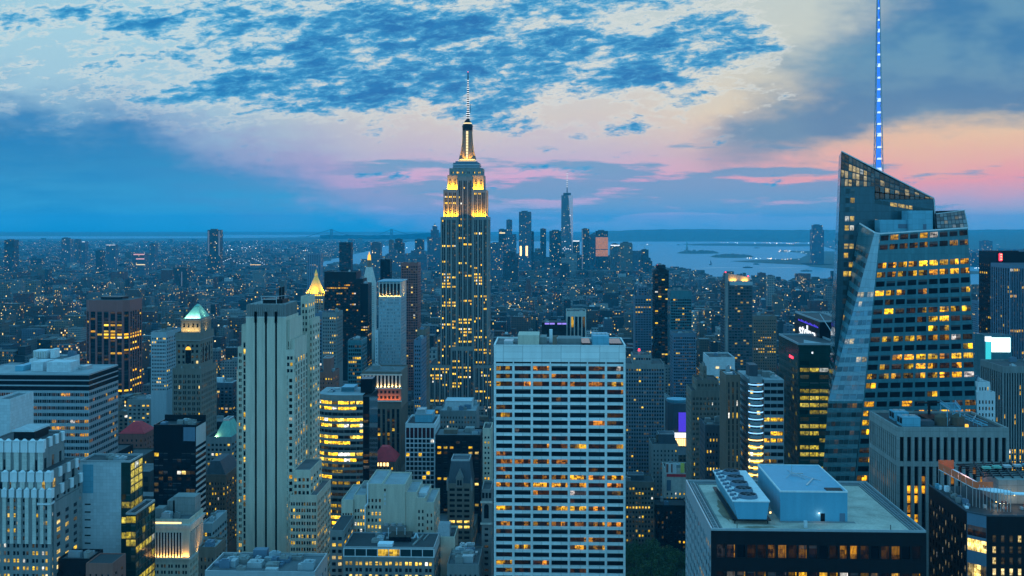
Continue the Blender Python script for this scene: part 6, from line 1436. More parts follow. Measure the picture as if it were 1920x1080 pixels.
def bright_shop():
    Y = 1050.0; X = lambda px: wx(px, Y); Z = lambda py: wz(py, X(1280), Y)
    b = Bld('shop_building', 'dark round-topped building with a violet light column above a glaring gold shopfront', 'shop building', (X(1275), Y+15))
    m_ = MB(); m_.prism([(X(1253), Y+6), (X(1262), Y), (X(1292), Y-1), (X(1296), Y+30), (X(1253), Y+30)], 0, Z(757)); b.part('building', m_, 'slate')
    v = MB(); v.box(X(1272), X(1287), Y-1.5, Y-1.05, Z(809), Z(773), True); b.part('violet_panel', v, 'sign_blue')
    s = MB(); s.box(X(1262), X(1290), Y-2.2, Y-1.1, Z(820), Z(811), True); b.part('white_sign', s, 'sign_white'); s = MB(); s.box(X(1266), X(1290), Y-2.1, Y-1.1, Z(846), Z(822), True); b.part('gold_shopfront', s, 'lamp_warm')
    for k in range(6): q = MB(); q.box(X(1268+4*k), X(1269+4*k), Y-2.3, Y-2.11, Z(846), Z(822), True); b.part('shop_mullion', q, 'tan_brick')
    o = MB(); o.cyl(X(1272), Y+14, 9, Z(757), 10, Z(752), 16); b.part('roof_drum', o, 'blue_metal'); reg(1250, 1296, 752, 850, 1050, 30)
bright_shop()
def mural_house():
    root = [o for o in COL.objects if o.type == 'EMPTY' and o.get('label', '').startswith('pale building with dark windows in front')][0]
    Y = 880.0; X = lambda px: wx(px, Y); Z = lambda py: wz(py, X(1270), Y)
    for (p0, p1, t0, t1, m_) in ((1248, 1268, 868, 888, 'white_paint'), (1276, 1283, 868, 886, 'yellow_panel'), (1284, 1296, 868, 886, 'tan_brick'), (1249, 1253, 870, 886, 'red_brick'), (1258, 1261, 870, 886, 'red_brick'), (1250, 1290, 889, 894, 'red_tile'), (1250, 1258, 900, 920, 'deep_blue_metal')):
        q = MB(); q.box(X(p0), X(p1), Y-.35-(.1 if m_ in ('red_brick',) else 0), Y-.03, Z(t1), Z(t0), True); link('mural_panel', q.mesh('mural_panel', m_, root.location), root)
wall_mat('yellow_panel', (.75, .66, .12))
mural_house()
# ------------------------------------------------------------------ ground, water, far shores
def ground_mats():
    m, t, p = newmat('ground'); P = pos(t); x, y, z = sep(t, P)
    n = noise(t, P, 0.0025, 8.0, 0.65); n2 = noise(t, P, 0.03, 4.0, 0.6)
    c = n.ramp(.3, .7, [(.3, (.018, .028, .022, 1)), (.5, (.045, .05, .05, 1)), (.7, (.10, .10, .10, 1))])
    k = n2*1.2+.4; put(t, p, 'Base Color', mix(t, 1.0, c, comb(t, k, k, k), 'MULTIPLY')); put(t, p, 'Roughness', .9)
    m, t, p = newmat('water'); P = pos(t)
    bmp = t.nodes.new('ShaderNodeBump'); bmp.inputs['Strength'].default_value = .5; bmp.inputs['Distance'].default_value = 6.0
    x, y, z = sep(t, P); n = noise(t, comb(t, x*.4, y*.12, 0.0), 0.06, 6.0, .7); t.links.new(n.s, bmp.inputs['Height']); t.links.new(bmp.outputs[0], p.inputs['Normal'])
    put(t, p, 'Base Color', (.07, .26, .36, 1)); put(t, p, 'Roughness', .45); put(t, p, 'Specular IOR Level', .3)
    m, t, p = newmat('leaf'); P = pos(t); n = noise(t, P, .5, 4.0, .7)
    put(t, p, 'Base Color', n.ramp(.3, .7, [(.3, (.025, .06, .018, 1)), (.5, (.06, .12, .03, 1)), (.7, (.11, .17, .045, 1))])); put(t, p, 'Roughness', .7)
    m, t, p = newmat('hill'); P = pos(t); n = noise(t, P, .004, 7.0, .7); put(t, p, 'Base Color', n.ramp(.3, .7, [(.3, (.02, .035, .025, 1)), (.7, (.07, .085, .06, 1))])); put(t, p, 'Roughness', .9)
    m, t, p = newmat('asphalt'); P = pos(t); n = noise(t, P, .4, 4.0, .6); put(t, p, 'Base Color', n.ramp(.3, .7, [(.3, (.035, .035, .038, 1)), (.7, (.06, .06, .06, 1))])); put(t, p, 'Roughness', .8)
ground_mats()
wall_mat('bark', (.07, .055, .04), .9, .4); wall_mat('hull', (.35, .36, .36)); wall_mat('statue_green', (.12, .25, .21))
g = MB(); N = 24
xs = [-42000+84000*k/N for k in range(N+1)]; ys = [-2500+32500*k/N for k in range(N+1)]
for a in range(N):
    for c in range(N): g.quad((xs[a], ys[c], 0), (xs[a+1], ys[c], 0), (xs[a+1], ys[c+1], 0), (xs[a], ys[c+1], 0))
tag(link('ground', g.mesh('ground', 'ground')), kind='structure')
HARBOUR = [(870,452),(1130,453),(1360,452.5),(1520,455),(1570,470),(1800,498),(1990,515),(2400,548),(2400,640),(1990,580),(1870,557),(1700,545),(1560,534),(1420,531),(1335,527),(1310,514),(1262,507),(1190,504),(1000,492),(870,486)]
RIVER = [(590,502),(690,498),(738,489),(768,478),(838,472),(838,452),(770,453),(724,461),(694,470),(650,480),(604,491)]
LOWERBAY = [(-200,448),(-200,441.5),(300,441),(620,440),(835,440),(835,444),(640,444.5),(420,446.5),(200,447.5)]
def flat(name, px, z, mat, kind='structure'):
    mb = MB(); mb.poly([(*gpt(a, c), z) for a, c in reversed(px)])
    o = link(name, mb.mesh(name, mat)); tag(o, kind=kind); return o
for poly in (HARBOUR, RIVER, LOWERBAY): flat('water', poly, .6, 'water')
LAND = [[(1370,490),(1440,487),(1500,485),(1514,478),(1500,474),(1462,471.5),(1466,470),(1520,471),(1640,473),(1640,482),(1560,497),(1500,496.5),(1440,494),(1400,492)],
        [(1276,458),(1340,456.5),(1530,457.5),(1530,462),(1440,462.5),(1360,461),(1300,460.5)], [(1500,494),(1560,496),(1620,502),(1570,505),(1520,500)], [(1775,510),(1800,507),(1835,509),(1850,513),(1812,515)]]
def mound(name, px0, px1, py, h, dpx, seed, label=None):
    """low wooded island: an uneven hump on the water"""
    r = random.Random(seed); mb = MB(); n = 28; rowsn = 5; pts = []
    for j in range(rowsn):
        row = []
        for i in range(n+1):
            f = i/n; edge = math.sin(math.pi*f)**.45
            yy = py+dpx*(.5-j/(rowsn-1))*edge; a, c = gpt(px0+(px1-px0)*f, yy)
            z = .5 if j in (0, rowsn-1) else h*edge*(.45+.55*r.random())*(1 if j == 2 else .75)
            if f < .06 or f > .94: z = .8
            row.append((a, c, z))
        pts.append(row)
    for j in range(rowsn-1):
        for i in range(n): mb.quad(pts[j][i], pts[j][i+1], pts[j+1][i+1], pts[j+1][i])
    o = link(name, mb.mesh(name, 'hill')); tag(o, kind='structure'); return o
mound('island', 1268, 1350, 474.5, 30, 3.2, 1); mound('island', 1331, 1414, 481.5, 26, 4.5, 2)
for k, l in enumerate(LAND): flat('peninsula', l, 1.6, 'hill')
def ridge(px0, px1, ybase, yr, pys, seed, n=70, wob=1.2):
    r = random.Random(seed); mb = MB(); rows_ = [[], [], [], []]
    for i in range(n+1):
        f = i/n; px = px0+(px1-px0)*f; k = f*(len(pys)-1); q = int(min(k, len(pys)-2)); top = pys[q]+(pys[q+1]-pys[q])*(k-q)+r.uniform(-wob, wob)*.35
        a, c = gpt(px, ybase); rows_[0].append((a, c, .4))
        Y = yr; x = wx(px, Y); z = max(2, wz(top, x, Y)); x2 = wx(px, (c+Y)/2); rows_[1].append((x2, (c+Y)/2, z*.62*r.uniform(.85, 1.1))); rows_[2].append((x, Y, z)); rows_[3].append((wx(px, Y+2500), Y+2500, 0))
    for j in range(3):
        for i in range(n): mb.quad(rows_[j][i], rows_[j][i+1], rows_[j+1][i+1], rows_[j+1][i])
    tag(link('hills', mb.mesh('hills', 'hill')), kind='structure')
ridge(1120, 1760, 453, 17500, [434, 430.5, 429.5, 430.5, 431.5, 431, 431.5, 432], 5)
ridge(1740, 2300, 470, 19000, [432, 430, 431, 431, 430], 6)
ridge(600, 900, 446, 17000, [441, 440.5, 441, 440, 437, 436, 438], 7)
ridge(-300, 420, 443, 24000, [437, 436.5, 437, 437.2, 437], 8)

# ------------------------------------------------------------------ far towers
city_mat('city', 3.4, 3.7, .52, .5, .05); city_mat('city_far', 5.5, 6.5, .5, .5, .07); city_mat('city_lit', 3.2, 3.8, .6, .55, .22)
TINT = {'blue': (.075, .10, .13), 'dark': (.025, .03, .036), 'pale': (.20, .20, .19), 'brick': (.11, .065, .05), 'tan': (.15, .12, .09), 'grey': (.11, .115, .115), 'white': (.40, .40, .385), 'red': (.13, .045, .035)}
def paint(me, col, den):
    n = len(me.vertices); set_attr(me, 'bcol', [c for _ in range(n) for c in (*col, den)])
def far(name, label, Y, p0, p1, top, D=40, tint='blue', mat='city', cat='tower', tiers=(), extra=None, group=None, lit=None, seen=None):
    x0, x1 = wx(p0, Y), wx(p1, Y); xm = (x0+x1)/2; z = wz(top, xm, Y)
    root = link(name, None, None, (xm, Y+D/2, 0)); tag(root, label, cat, group); root.empty_display_size = 5
    org = root.location
    def add(nm, mb, m, tn=None, par=None):
        me = mb.mesh(nm, m, org)
        if m in ('city', 'city_far', 'city_lit'): paint(me, TINT[tn or tint], R.random())
        return link(nm, me, par or root)
    zb = z; parts = []; a, c, d, e = x0, x1, Y, Y+D
    mb = MB(); base_top = z-sum(t[2] for t in tiers); mb.box(a, c, d, e, 0, base_top); add('tower_body', mb, mat); zb = base_top
    for (fi, fo, h, *tm) in tiers:
        w = c-a; a += w*fi; c -= w*fo; d += D*.1; e -= D*.1
        mb = MB(); mb.box(a, c, d, e, zb, zb+h); add('upper_body', mb, mat, tm[0] if tm else None); zb += h
    w = c-a; r = MB(); r.box(a+w*.2, a+w*.7, d+(e-d)*.2, d+(e-d)*.7, zb, zb+max(2, w*.08)); add('rooftop_plant', r, 'slate')
    if extra: extra(add, a, c, d, e, zb, root)
    if lit:
        for (f0, f1, g0, g1, m_) in lit:
            q = MB(); q.box(x0+(x1-x0)*f0, x0+(x1-x0)*f1, Y-.6, Y-.05, z*g0, z*g1, True); add('lit_panel', q, m_)
    reg(p0, p1, top, seen or 520, Y, D, label); return root
def spire(h, w=1.5, mat='slate', lamp=None):
    def f(add, a, c, d, e, z, root):
        q = MB(); x, y = (a+c)/2, (d+e)/2; q.cyl(x, y, w, z, w*.2, z+h, 6); o = add('spire', q, mat)
        if lamp: q = MB(); q.cyl(x, y, w*1.6, z+h*.0, w*1.2, z+h*.25, 6); add('lamp', q, lamp, None, o)
    return f
def pyr(h, mat='slate'):
    def f(add, a, c, d, e, z, root): q = MB(); q.frust(a, c, d, e, z+.1, (a+c)/2-.3, (a+c)/2+.3, (d+e)/2-.3, (d+e)/2+.3, z+h); add('pyramid_roof', q, mat)
    return f
def supertall():
    """tapering tower: square base turning to a rotated square top, with mast"""
    Y = 5930.0; X = lambda px: wx(px, Y); Z = lambda py: wz(py, X(1063), Y); root = link('skyscraper', None, None, (X(1063), Y+30, 0)); tag(root, 'hazy tapering glass supertower with a banded mast, tallest of the far downtown cluster', 'skyscraper')
    x0, x1 = X(1052), X(1075); xm = (x0+x1)/2; ym = Y+(x1-x0)/2; h = (x1-x0)/2; z0, z1 = 20, Z(366)
    B = [(xm-h, ym-h), (xm+h, ym-h), (xm+h, ym+h), (xm-h, ym+h)]; T = [(xm+.2*h, ym-h*.98), (xm+h*.94, ym+.1*h), (xm-.1*h, ym+h*.98), (xm-h*.94, ym-.1*h)]
    mb = MB(); mb.box(xm-h, xm+h, ym-h, ym+h, 0, z0)
    mb2 = MB()
    for k in range(4):
        j = (k+1) % 4; mb.poly([(*B[k], z0), (*B[j], z0), (*T[k], z1)])
        (mb2 if k == 0 else mb).poly([(*B[j], z0), (*T[j], z1), (*T[k], z1)])
    mb.poly([(*t, z1) for t in T])
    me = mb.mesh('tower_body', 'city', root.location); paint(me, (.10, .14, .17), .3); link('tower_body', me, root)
    me = mb2.mesh('rose_facet', 'rose_glass', root.location); link('rose_facet', me, root)
    c = MB(); c.box(xm-h*.62, xm+h*.62, ym-h*.62, ym+h*.62, z1, Z(361.5)); link('parapet', c.mesh('parapet', 'slate', root.location), root)
    a = MB(); a.cyl(xm, ym, 3.0, Z(361.5), 2.4, Z(350), 8); a.cyl(xm, ym, 2.2, Z(350), 1.2, Z(323), 8); o = link('mast', a.mesh('mast', 'slate', root.location), root)
    for py in (350, 346, 342, 338, 334, 330, 326): q = MB(); q.cyl(xm, ym, 2.6, Z(py), 2.6, Z(py-1.2), 8); link('light_band', q.mesh('light_band', 'lamp_white', root.location), o)
    q = MB()
    for k in range(26): a_, b_ = R.uniform(-.75, .55)*h, z0+(z1-z0)*R.random()**1.5*.75; q = MB(); q.box(xm+a_, xm+a_+R.uniform(2, 6), ym-h-1.2, ym-h-.1, b_, b_+4, True); link('lit_window', q.mesh('lit_window', 'lamp_white' if R.random() < .7 else 'lamp_pale_gold', root.location), root)
    reg(1052, 1075, 322, 470, Y, 60)
m_, t_, p_ = newmat('rose_glass'); put(t_, p_, 'Base Color', (.75, .50, .50, 1)); put(t_, p_, 'Metallic', .9); put(t_, p_, 'Roughness', .25)
supertall()
FAR = [
 ('slim dark rectangular tower alone on the left by the bridge', 5200, 389, 413, 431, 40, 'dark', (), pyr(1) if False else None, [(.03, .14, .45, .98, 'dim_pane'), (.86, .97, .45, .98, 'dim_pane')]),
 ('far stepped tower with a small lit tip just left of the tallest tower', 5900, 801, 827, 424, 40, 'blue', ((.25, .2, 40), (.2, .2, 20)), spire(18, 4, 'slate', 'lamp_pale_gold'), None),
 ('far dark block with a reddish glow at its foot, left of the tallest tower', 5600, 778, 794, 449, 40, 'dark', (), None, None),
 ('far dark bulky tower with a stepped top above the black ledged tower', 5300, 738, 757, 448, 40, 'dark', ((.15, .2, 20),), None, None),
 ('far thin pale tower just left of the bulky stepped tower', 5000, 729, 737, 450, 30, 'grey', (), None, None),
 ('far blue slab tower behind the gold lantern campanile', 4300, 695, 714, 455, 34, 'blue', (), None, None),
 ('far wide low block of grey offices left of the tallest tower', 5200, 757, 800, 470, 60, 'blue', ((.3, .1, 20),), None, None),
 ('far wide blue block above the dark red slender tower', 4800, 725, 760, 469, 60, 'blue', ((.1, .5, 16),), None, None),
 ('far dark tower with one bright band near its top right of the tallest tower', 5700, 935, 949, 430, 36, 'dark', (), None, [(.1, .85, .90, .93, 'lamp_pale_gold')]),
 ('far slender stepped tower between the bright-banded and tall black towers', 6000, 949, 968, 412, 40, 'blue', ((.02, .42, 80),), None, None),
 ('far tall blue-black tower with lit amber base, second highest downtown', 5600, 973, 996, 397, 50, 'blue', (), None, [(.08, .22, .28, .44, 'lamp_warm'), (.55, .72, .28, .44, 'lamp_warm')]),
 ('far narrow slab against the right flank of the tall blue-black tower', 5650, 995.5, 1001, 434, 40, 'dark', (), None, None),
 ('far plain pencil tower between the two highest downtown towers', 6000, 1013, 1024, 429, 36, 'dark', (), None, None),
 ('far broad dark tower close left of the tapering supertower', 6100, 1030, 1056, 433, 50, 'dark', (), None, None),
 ('far block with a white lit roof edge right of the tapering supertower', 5700, 1074, 1087, 451, 50, 'dark', (), None, [(.0, .95, .97, 1.0, 'lamp_white')]),
 ('far dark tower with a string of edge lights right of the supertower', 5500, 1091, 1105, 429, 40, 'dark', (), None, [(.0, .12, .1, .98, 'dim_pane')]),
 ('far tower with a small pyramid top behind the copper-glowing tower', 6000, 1105, 1124, 441, 40, 'blue', (), pyr(16), None),
 ('far tower whose glass glows copper orange under a dark cap', 5900, 1117, 1140, 433, 50, 'dark', (), None, [(.0, 1.0, .36, .52, 'copper_glow'), (.0, 1.0, .54, .84, 'copper_glow')]),
 ('far domed grey tower with a lit rim left of the harbour', 5500, 1145, 1166, 457, 50, 'grey', ((.1, .3, 8),), None, [(.0, .8, .93, .96, 'lamp_white')]),
 ('far broad brownish tower at the right end of downtown', 5400, 1163, 1186, 455, 50, 'tan', ((.04, .04, 6),), None, None),
 ('far small blue block at the harbour edge', 5400, 1186, 1199, 474, 40, 'blue', (), None, None),
 ('far shore tower carrying a construction crane at the harbour edge', 5300, 1203, 1216, 468, 40, 'dark', (), 'crane', None),
 ('far narrow stepped tower last before the open water', 5300, 1214, 1223, 484, 40, 'dark', ((.2, .3, 14),), None, None),
 ('lone hazy rounded tower across the water left of the leaning glass tower', 6800, 1522, 1545, 422, 50, 'blue', ((.12, .1, 28),), None, None),
 ('far towers block behind the tallest tower shaft on its right', 4600, 919, 942, 456, 50, 'blue', (), None, None),
 ('far dim office block with scattered amber windows right of the tallest tower', 4200, 943, 972, 472, 60, 'dark', ((.2, .2, 20),), None, None),
 ('far pale terraced block in front of the supertower', 4700, 1052, 1082, 476, 60, 'pale', ((.25, .0, 16),), None, None),
 ('far dark block left of the pale terraced block', 4300, 1049, 1067, 494, 50, 'dark', (), None, None),
 ('far hazy dark tower at the left picture edge', 5200, 8, 26, 450, 50, 'dark', (), None, None),
 ('far hazy tower with a stepped corner at upper left', 6200, 115, 131, 446, 50, 'blue', ((.0, .3, 8),), None, None),
 ('far thin tower second from the stepped-corner tower at upper left', 6400, 139, 147, 449, 40, 'blue', (), None, None),
 ('far thin tower with a bright white tip at upper left', 6400, 152, 160, 453, 40, 'blue', (), None, [(.2, .9, .98, 1.0, 'lamp_white')]),
 ('far tower with a bright roof line left of the lone slim tower', 5800, 199, 216, 459, 40, 'blue', (), None, [(.0, 1.0, .985, 1.0, 'lamp_white')]),
 ('far plain dark block beside the bright-roofed tower at left', 5400, 179, 191, 470, 40, 'dark', (), None, None),
 ('far short block midway between the bright-roofed and lone slim towers', 5600, 280, 291, 457, 40, 'blue', (), None, None),
 ('far block with three pink lit bands left of the lone slim tower', 4700, 248, 272, 476, 40, 'blue', (), None, [(.1, .95, .96, 1.0, 'pink_glow'), (.3, .95, .80, .84, 'pink_glow'), (.3, 1.0, .6, .63, 'lamp_pale_gold')]),
 ('far wide grey housing slab below the pink-banded block', 3900, 325, 352, 502, 40, 'dark', (), None, [(.55, .62, .3, .85, 'dim_pane')]),
 ('far row of pale housing slabs on the left', 3300, 22, 68, 527, 30, 'tan', (), None, None),
 ('far pale housing slab at the left picture edge', 3250, -6, 13, 529, 30, 'tan', (), None, None),
 ('hazy dark tower pair far right beyond the leaning glass tower', 6500, 1822, 1842, 475, 50, 'dark', (), None, None),
 ('hazy taller tower far right beyond the river', 6800, 1842, 1861, 452, 50, 'blue', (), None, None),
 ('small dark riverside tower with bright corner lamps at far right', 2600, 1834, 1858, 552, 40, 'dark', (), None, [(.1, .9, .93, .98, 'dim_pane')]),
 ('narrow square blank tower on the near shore left of the leaning glass tower', 3000, 1440, 1453, 517, 30, 'pale', (), None, None),
]
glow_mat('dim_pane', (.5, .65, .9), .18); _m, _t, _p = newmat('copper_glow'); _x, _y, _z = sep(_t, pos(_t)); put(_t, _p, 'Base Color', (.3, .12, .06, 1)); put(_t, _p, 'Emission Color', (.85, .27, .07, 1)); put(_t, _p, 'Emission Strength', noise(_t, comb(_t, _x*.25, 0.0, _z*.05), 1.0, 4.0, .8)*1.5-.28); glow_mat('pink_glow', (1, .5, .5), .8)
def crane_x(add, a, c, d, e, z, root):
    q = MB(); x, y = (a+c)/2, (d+e)/2; q.bar((x, y, z), (x, y, z+24), 2.5); q.bar((x-22, y, z+22), (x+40, y, z+22), 2.0); add('crane', q, 'steel')
    l = MB(); l.cyl(x+12, y-2, 2, z+23, 2, z+27, 6); add('lamp', l, 'lamp_white')
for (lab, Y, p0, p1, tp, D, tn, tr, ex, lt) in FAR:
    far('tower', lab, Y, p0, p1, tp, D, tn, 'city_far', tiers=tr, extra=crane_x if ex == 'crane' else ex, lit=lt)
# black slanted tower gets its pale tip; statue, bridges, boats
def statue():
    x, y = gpt(1288, 472.5); b = Bld('statue', 'tiny green statue on its pedestal at the left end of the nearer harbour island', 'statue', (x, y))
    p = MB(); p.frust(x-26, x+26, y-26, y+26, 0, x-20, x+20, y-20, y+20, 18); p.frust(x-10, x+10, y-10, y+10, 18, x-7, x+7, y-7, y+7, 47); b.part('pedestal', p, 'grey_stone')
    s = MB(); s.cyl(x, y, 6.5, 47, 4, 70, 10); s.cyl(x, y, 4, 70, 3.6, 80, 10); s.cyl(x, y, 2, 80, 2.2, 86, 8); s.bar((x-3, y, 78), (x-6, y, 93), 2.2); s.cyl(x-6, y, 1.5, 93, .3, 97, 6); s.box(x+2, x+6, y-2, y, 70, 78); b.part('figure', s, 'statue_green')
statue()
def sea_bridge():
    Y = 16500.0; X = lambda px: wx(px, Y); Z = lambda py: wz(py, X(680), Y); b = Bld('suspension_bridge', 'faint suspension bridge with two tall towers on the left horizon', 'bridge', (X(678), Y))
    for px in (621.5, 734): 
        t = MB(); c = X(px)
        for s in (-12, 12): t.box(c+s-7, c+s+7, Y-12, Y+12, 0, Z(430))
        t.box(c-5, c+5, Y-10, Y+10, Z(432.5), Z(430.5)); t.box(c-5, c+5, Y-10, Y+10, Z(439), Z(437)); b.part('bridge_tower', t, 'slate')
    d = MB(); d.box(X(560), X(790), Y-12, Y+12, Z(444.6), Z(444)); b.part('deck', d, 'slate'); c = MB(); pts = []
    for k in range(41): f = k/40; px = 621.5+(734-621.5)*f; pts.append((X(px), Y, Z(430+13.2*(1-(2*f-1)**2))))
    pts = [(X(575), Y, Z(444))]+pts+[(X(780), Y, Z(444))]
    for p, q in zip(pts, pts[1:]): c.bar(p, q, 8)
    b.part('cable', c, 'slate')
sea_bridge()
def light_bridge():
    Y = 5600.0; X = lambda px: wx(px, Y); Z = lambda py: wz(py, X(455), Y); b = Bld('suspension_bridge', 'river bridge drawn by strings of white lamps right of the lone slim tower', 'bridge', (X(455), Y))
    for px in (434, 474):
        t = MB(); c = X(px); t.box(c-7, c-3, Y-8, Y+8, 0, Z(484)); t.box(c+3, c+7, Y-8, Y+8, 0, Z(484)); t.box(c-3, c+3, Y-6, Y+6, Z(486), Z(484.6)); b.part('bridge_tower', t, 'slate')
    d = MB(); d.box(X(400), X(520), Y-10, Y+10, Z(499.5), Z(498)); b.part('deck', d, 'slate'); pts = []
    for (a, c, lo) in ((410, 434, 0), (434, 474, 1), (474, 500, 2)):
        for k in range(14):
            f = k/14; px = a+(c-a)*f; py = (485+12*(1-f)**1.3) if lo == 0 else ((485+10*(1-(2*f-1)**2)) if lo == 1 else 485+13*f**1.3); pts.append((X(px), Y-9, Z(py)))
    cb = MB()
    for p, q in zip(pts, pts[1:]): cb.bar(p, q, 1.5)
    co = b.part('cable', cb, 'slate')
    for p in pts[::2]: q = MB(); q.cyl(p[0], p[1]-1, 1.7, p[2], 1.7, p[2]+3, 6); b.part('lamp', q, 'lamp_white', co)
    tr = MB(); tr.box(X(470), X(490), Y-14, Y-11, Z(496.5), Z(496)); b.part('traffic_lights', tr, 'lamp_warm')
light_bridge()
def boat(px, py, L, label, sail=False):
    x, y = gpt(px, py); b = Bld('sailing_boat' if sail else 'ferry', label, 'boat', (x, y)); h = MB(); h.prism([(x-L/2, y-4), (x+L/2-6, y-4), (x+L/2, y), (x+L/2-6, y+4), (x-L/2, y+4)], .7, 5); b.part('hull', h, 'dark_metal')
    if sail: q = MB(); q.bar((x, y, 5), (x, y, 34), .7); b.part('mast', q, 'dark_metal'); q = MB(); q.prism([(x-.3, y-.4), (x+9, y-.4), (x+9, y+.4), (x-.3, y+.4)], 7, [32, 9, 9, 32]); b.part('sail', q, 'slate')
    else:
        q = MB(); q.box(x-L*.3, x+L*.25, y-3, y+3, 5, 10); b.part('cabin', q, 'hull'); q = MB(); q.box(x-L*.1, x+L*.05, y-2, y+2, 10, 13); b.part('wheelhouse', q, 'hull')
boat(1332, 497, 14, 'small dark sailing boat in the harbour above the amber-crowned tower', True); boat(1402, 502.5, 55, 'dark ferry with a pale wake in the middle of the harbour'); boat(1512, 509, 60, 'ferry nearest the near shore, below the lone hazy tower'); boat(1418, 496, 36, 'small boat just above the ferry with a wake'); boat(1272, 459.5, 40, 'distant cargo boat off the far shore left of the statue'); boat(1419, 465.5, 60, 'long low barge beyond the wooded islands')
flat('water_wake', [(1290,503.6),(1345,501.6),(1400,502.4),(1345,502.6)], .75, 'steel'); flat('water_wake', [(1408,502.6),(1470,501.6),(1520,502.2),(1470,502.6)], .75, 'steel')
# ------------------------------------------------------------------ the blocks between the towers
def inpoly(px, py, P):
    c = False; j = len(P)-1
    for i in range(len(P)):
        (a, b), (d, e) = P[i], P[j]
        if (b > py) != (e > py) and px < (d-a)*(py-b)/(e-b)+a: c = not c
        j = i
    return c
def wet(x, y):
    if y < 2300: return False
    px, py, _ = proj(x, y, 0)
    return any(inpoly(px, py, P) for P in (HARBOUR, RIVER, LOWERBAY))
LMK = [(20, 'the white-capped corner tower'), (120, 'the banded slab'), (200, 'the brown tower'), (297, 'the pale gridded block'), (365, 'the green pyramid'), (450, 'the slotted tower'), (589, 'the gold pyramid'), (640, 'the wide black slab'), (690, 'the gold lantern'),
       (732, 'the pale hotel'), (768, 'the dark red tower'), (870, 'the tallest tower'), (1050, 'the white slab tower'), (1207, 'the ribbed grey tower'), (1240, 'the red-beacon tower'), (1277, 'the pale-crowned glass tower'), (1387, 'the amber crown'), (1425, 'the blue-lit corner'), (1500, 'the green glass tower'), (1690, 'the leaning glass tower'), (1785, 'the pier block'), (1900, 'the red letter')]
FOOT = [(wx(h[0], h[4])-3, wx(h[1], h[4])+3, h[4]-8, h[4]+h[5]+5) for h in HERO]
PARK = (wx(1172, 690)-4, wx(1282, 840)+8, 690, 846)
FOOT.append(PARK)
HERO.append((1173, 1282, 1012, 1150, 845, 10, None))
rnd = random.Random(2024)
CW = list(TINT.items()); WT = [5, 5, 3, 6, 5, 6, 1, 2]
def clear(x0, x1, y0, y1): return all(x1 < a or x0 > b or y1 < c or y0 > d for a, b, c, d in FOOT)
def capped(x0, x1, y0, h):
    """keep a new building from hiding what the photo shows of the towers behind it"""
    p0, p1 = proj(x0, y0, 0)[0], proj(x1, y0, 0)[0]; lim = 0
    for (a, b, tp, seen, Y, D, lab) in HERO:
        if Y > y0 and min(b, p1)-max(a, p0) > 1.0: lim = max(lim, seen+(60 if seen >= 1070 else 0))
    if lim:
        z = wz(lim, (x0+x1)/2, y0); return min(h, z)
    return h
CAND = []
Yb = 470.0
while Yb < 4300:
    near = Yb < 1400
    xl, xr = wx(-460, Yb), wx(2420, Yb)
    for half in (0, 1):
        y0 = Yb+9+half*31.5; x = xl
        while x < xr:
            w = rnd.choice([14, 18, 22, 26, 32, 40] if near else [10, 15, 18, 24, 30, 44]); d = rnd.uniform(24, 30.5)
            if (x % 255) < 26: x += 26; continue
            x0, x1 = x, x+w-rnd.uniform(.3, 1.5); x += w
            if rnd.random() < .05: continue
            u = rnd.random()
            if Yb < 760: h = 40+75*u
            elif Yb < 1100: h = 32+72*u**1.2
            elif Yb < 1600: h = 22+76*u**1.5
            elif Yb < 2400: h = 15+62*u**2
            else: h = 11+34*u**2.2+(55*rnd.random() if rnd.random() < .07 else 0)
            if wet((x0+x1)/2, y0) or not clear(x0, x1, y0, y0+d): continue
            h = capped(x0, x1, y0, h)
            if h < 9: continue
            px0, py0, dd = proj(x0, y0, h); px1 = proj(x1, y0, h)[0]
            CAND.append([x0, x1, y0, d, h, rnd.choices(range(8), WT)[0], px0, px1, py0])
    Yb += 80.4
# rough visibility: nearest first over a coarse picture
W2, H2 = 960, 560
buf = np.zeros((H2, W2), bool)
ev = [(h[4], 0, h) for h in HERO]+[(c[2], 1, c) for c in CAND]
ev.sort(key=lambda e: e[0])
for (Y, k, c) in ev:
    if k == 0: a, b, t, bt = c[0], c[1], max(0, c[2]), 1110
    else:
        a, b = c[6], c[7]; t = proj(c[0], c[2]+c[3], c[4])[1]; bt = min(1110, proj(c[0], c[2], 0)[1])
    i0, i1, j0, j1 = max(0, int(a/2)), min(W2, int(b/2)+1), max(0, int(t/2)), min(H2, int(bt/2)+1)
    if i1 <= i0 or j1 <= j0: vis = 0
    else:
        s = buf[j0:j1, i0:i1]; vis = int((~s).sum()*4); 
        if k == 1 and j0 > 538: vis = 0
        s[:] = True
    if k == 1: c.append(vis)
HID = [c for c in CAND if c[9] <= 0]
CAND = [c for c in CAND if c[9] > 0]
CAND.sort(key=lambda c: -c[9])
IND, REST = CAND[:300], CAND[300:]+HID
USED = {}
for o in COL.objects:
    if o.get('label'): USED[o['label']] = o
def place(px, p0, p1):
    k = min(range(len(LMK)), key=lambda i: abs(LMK[i][0]-px)); dx = px-LMK[k][0]
    return ('just ' if abs(dx) < 22 else '')+('left of ' if dx < -9 else ('right of ' if dx > 9 else 'in line with '))+LMK[k][1]
def dist_w(Y): return 'close by' if Y < 700 else ('streets away' if Y < 1000 else ('midway off' if Y < 1500 else ('far off' if Y < 2300 else 'farthest out')))
FEAT = ['flat-roofed', 'hut-topped', 'tank-topped', 'setback', 'twin-hutted', 'fan-topped']
CN = {'blue': 'blue-grey', 'dark': 'dark', 'pale': 'pale', 'brick': 'brown brick', 'tan': 'tan', 'grey': 'grey', 'white': 'white', 'red': 'red brick'}
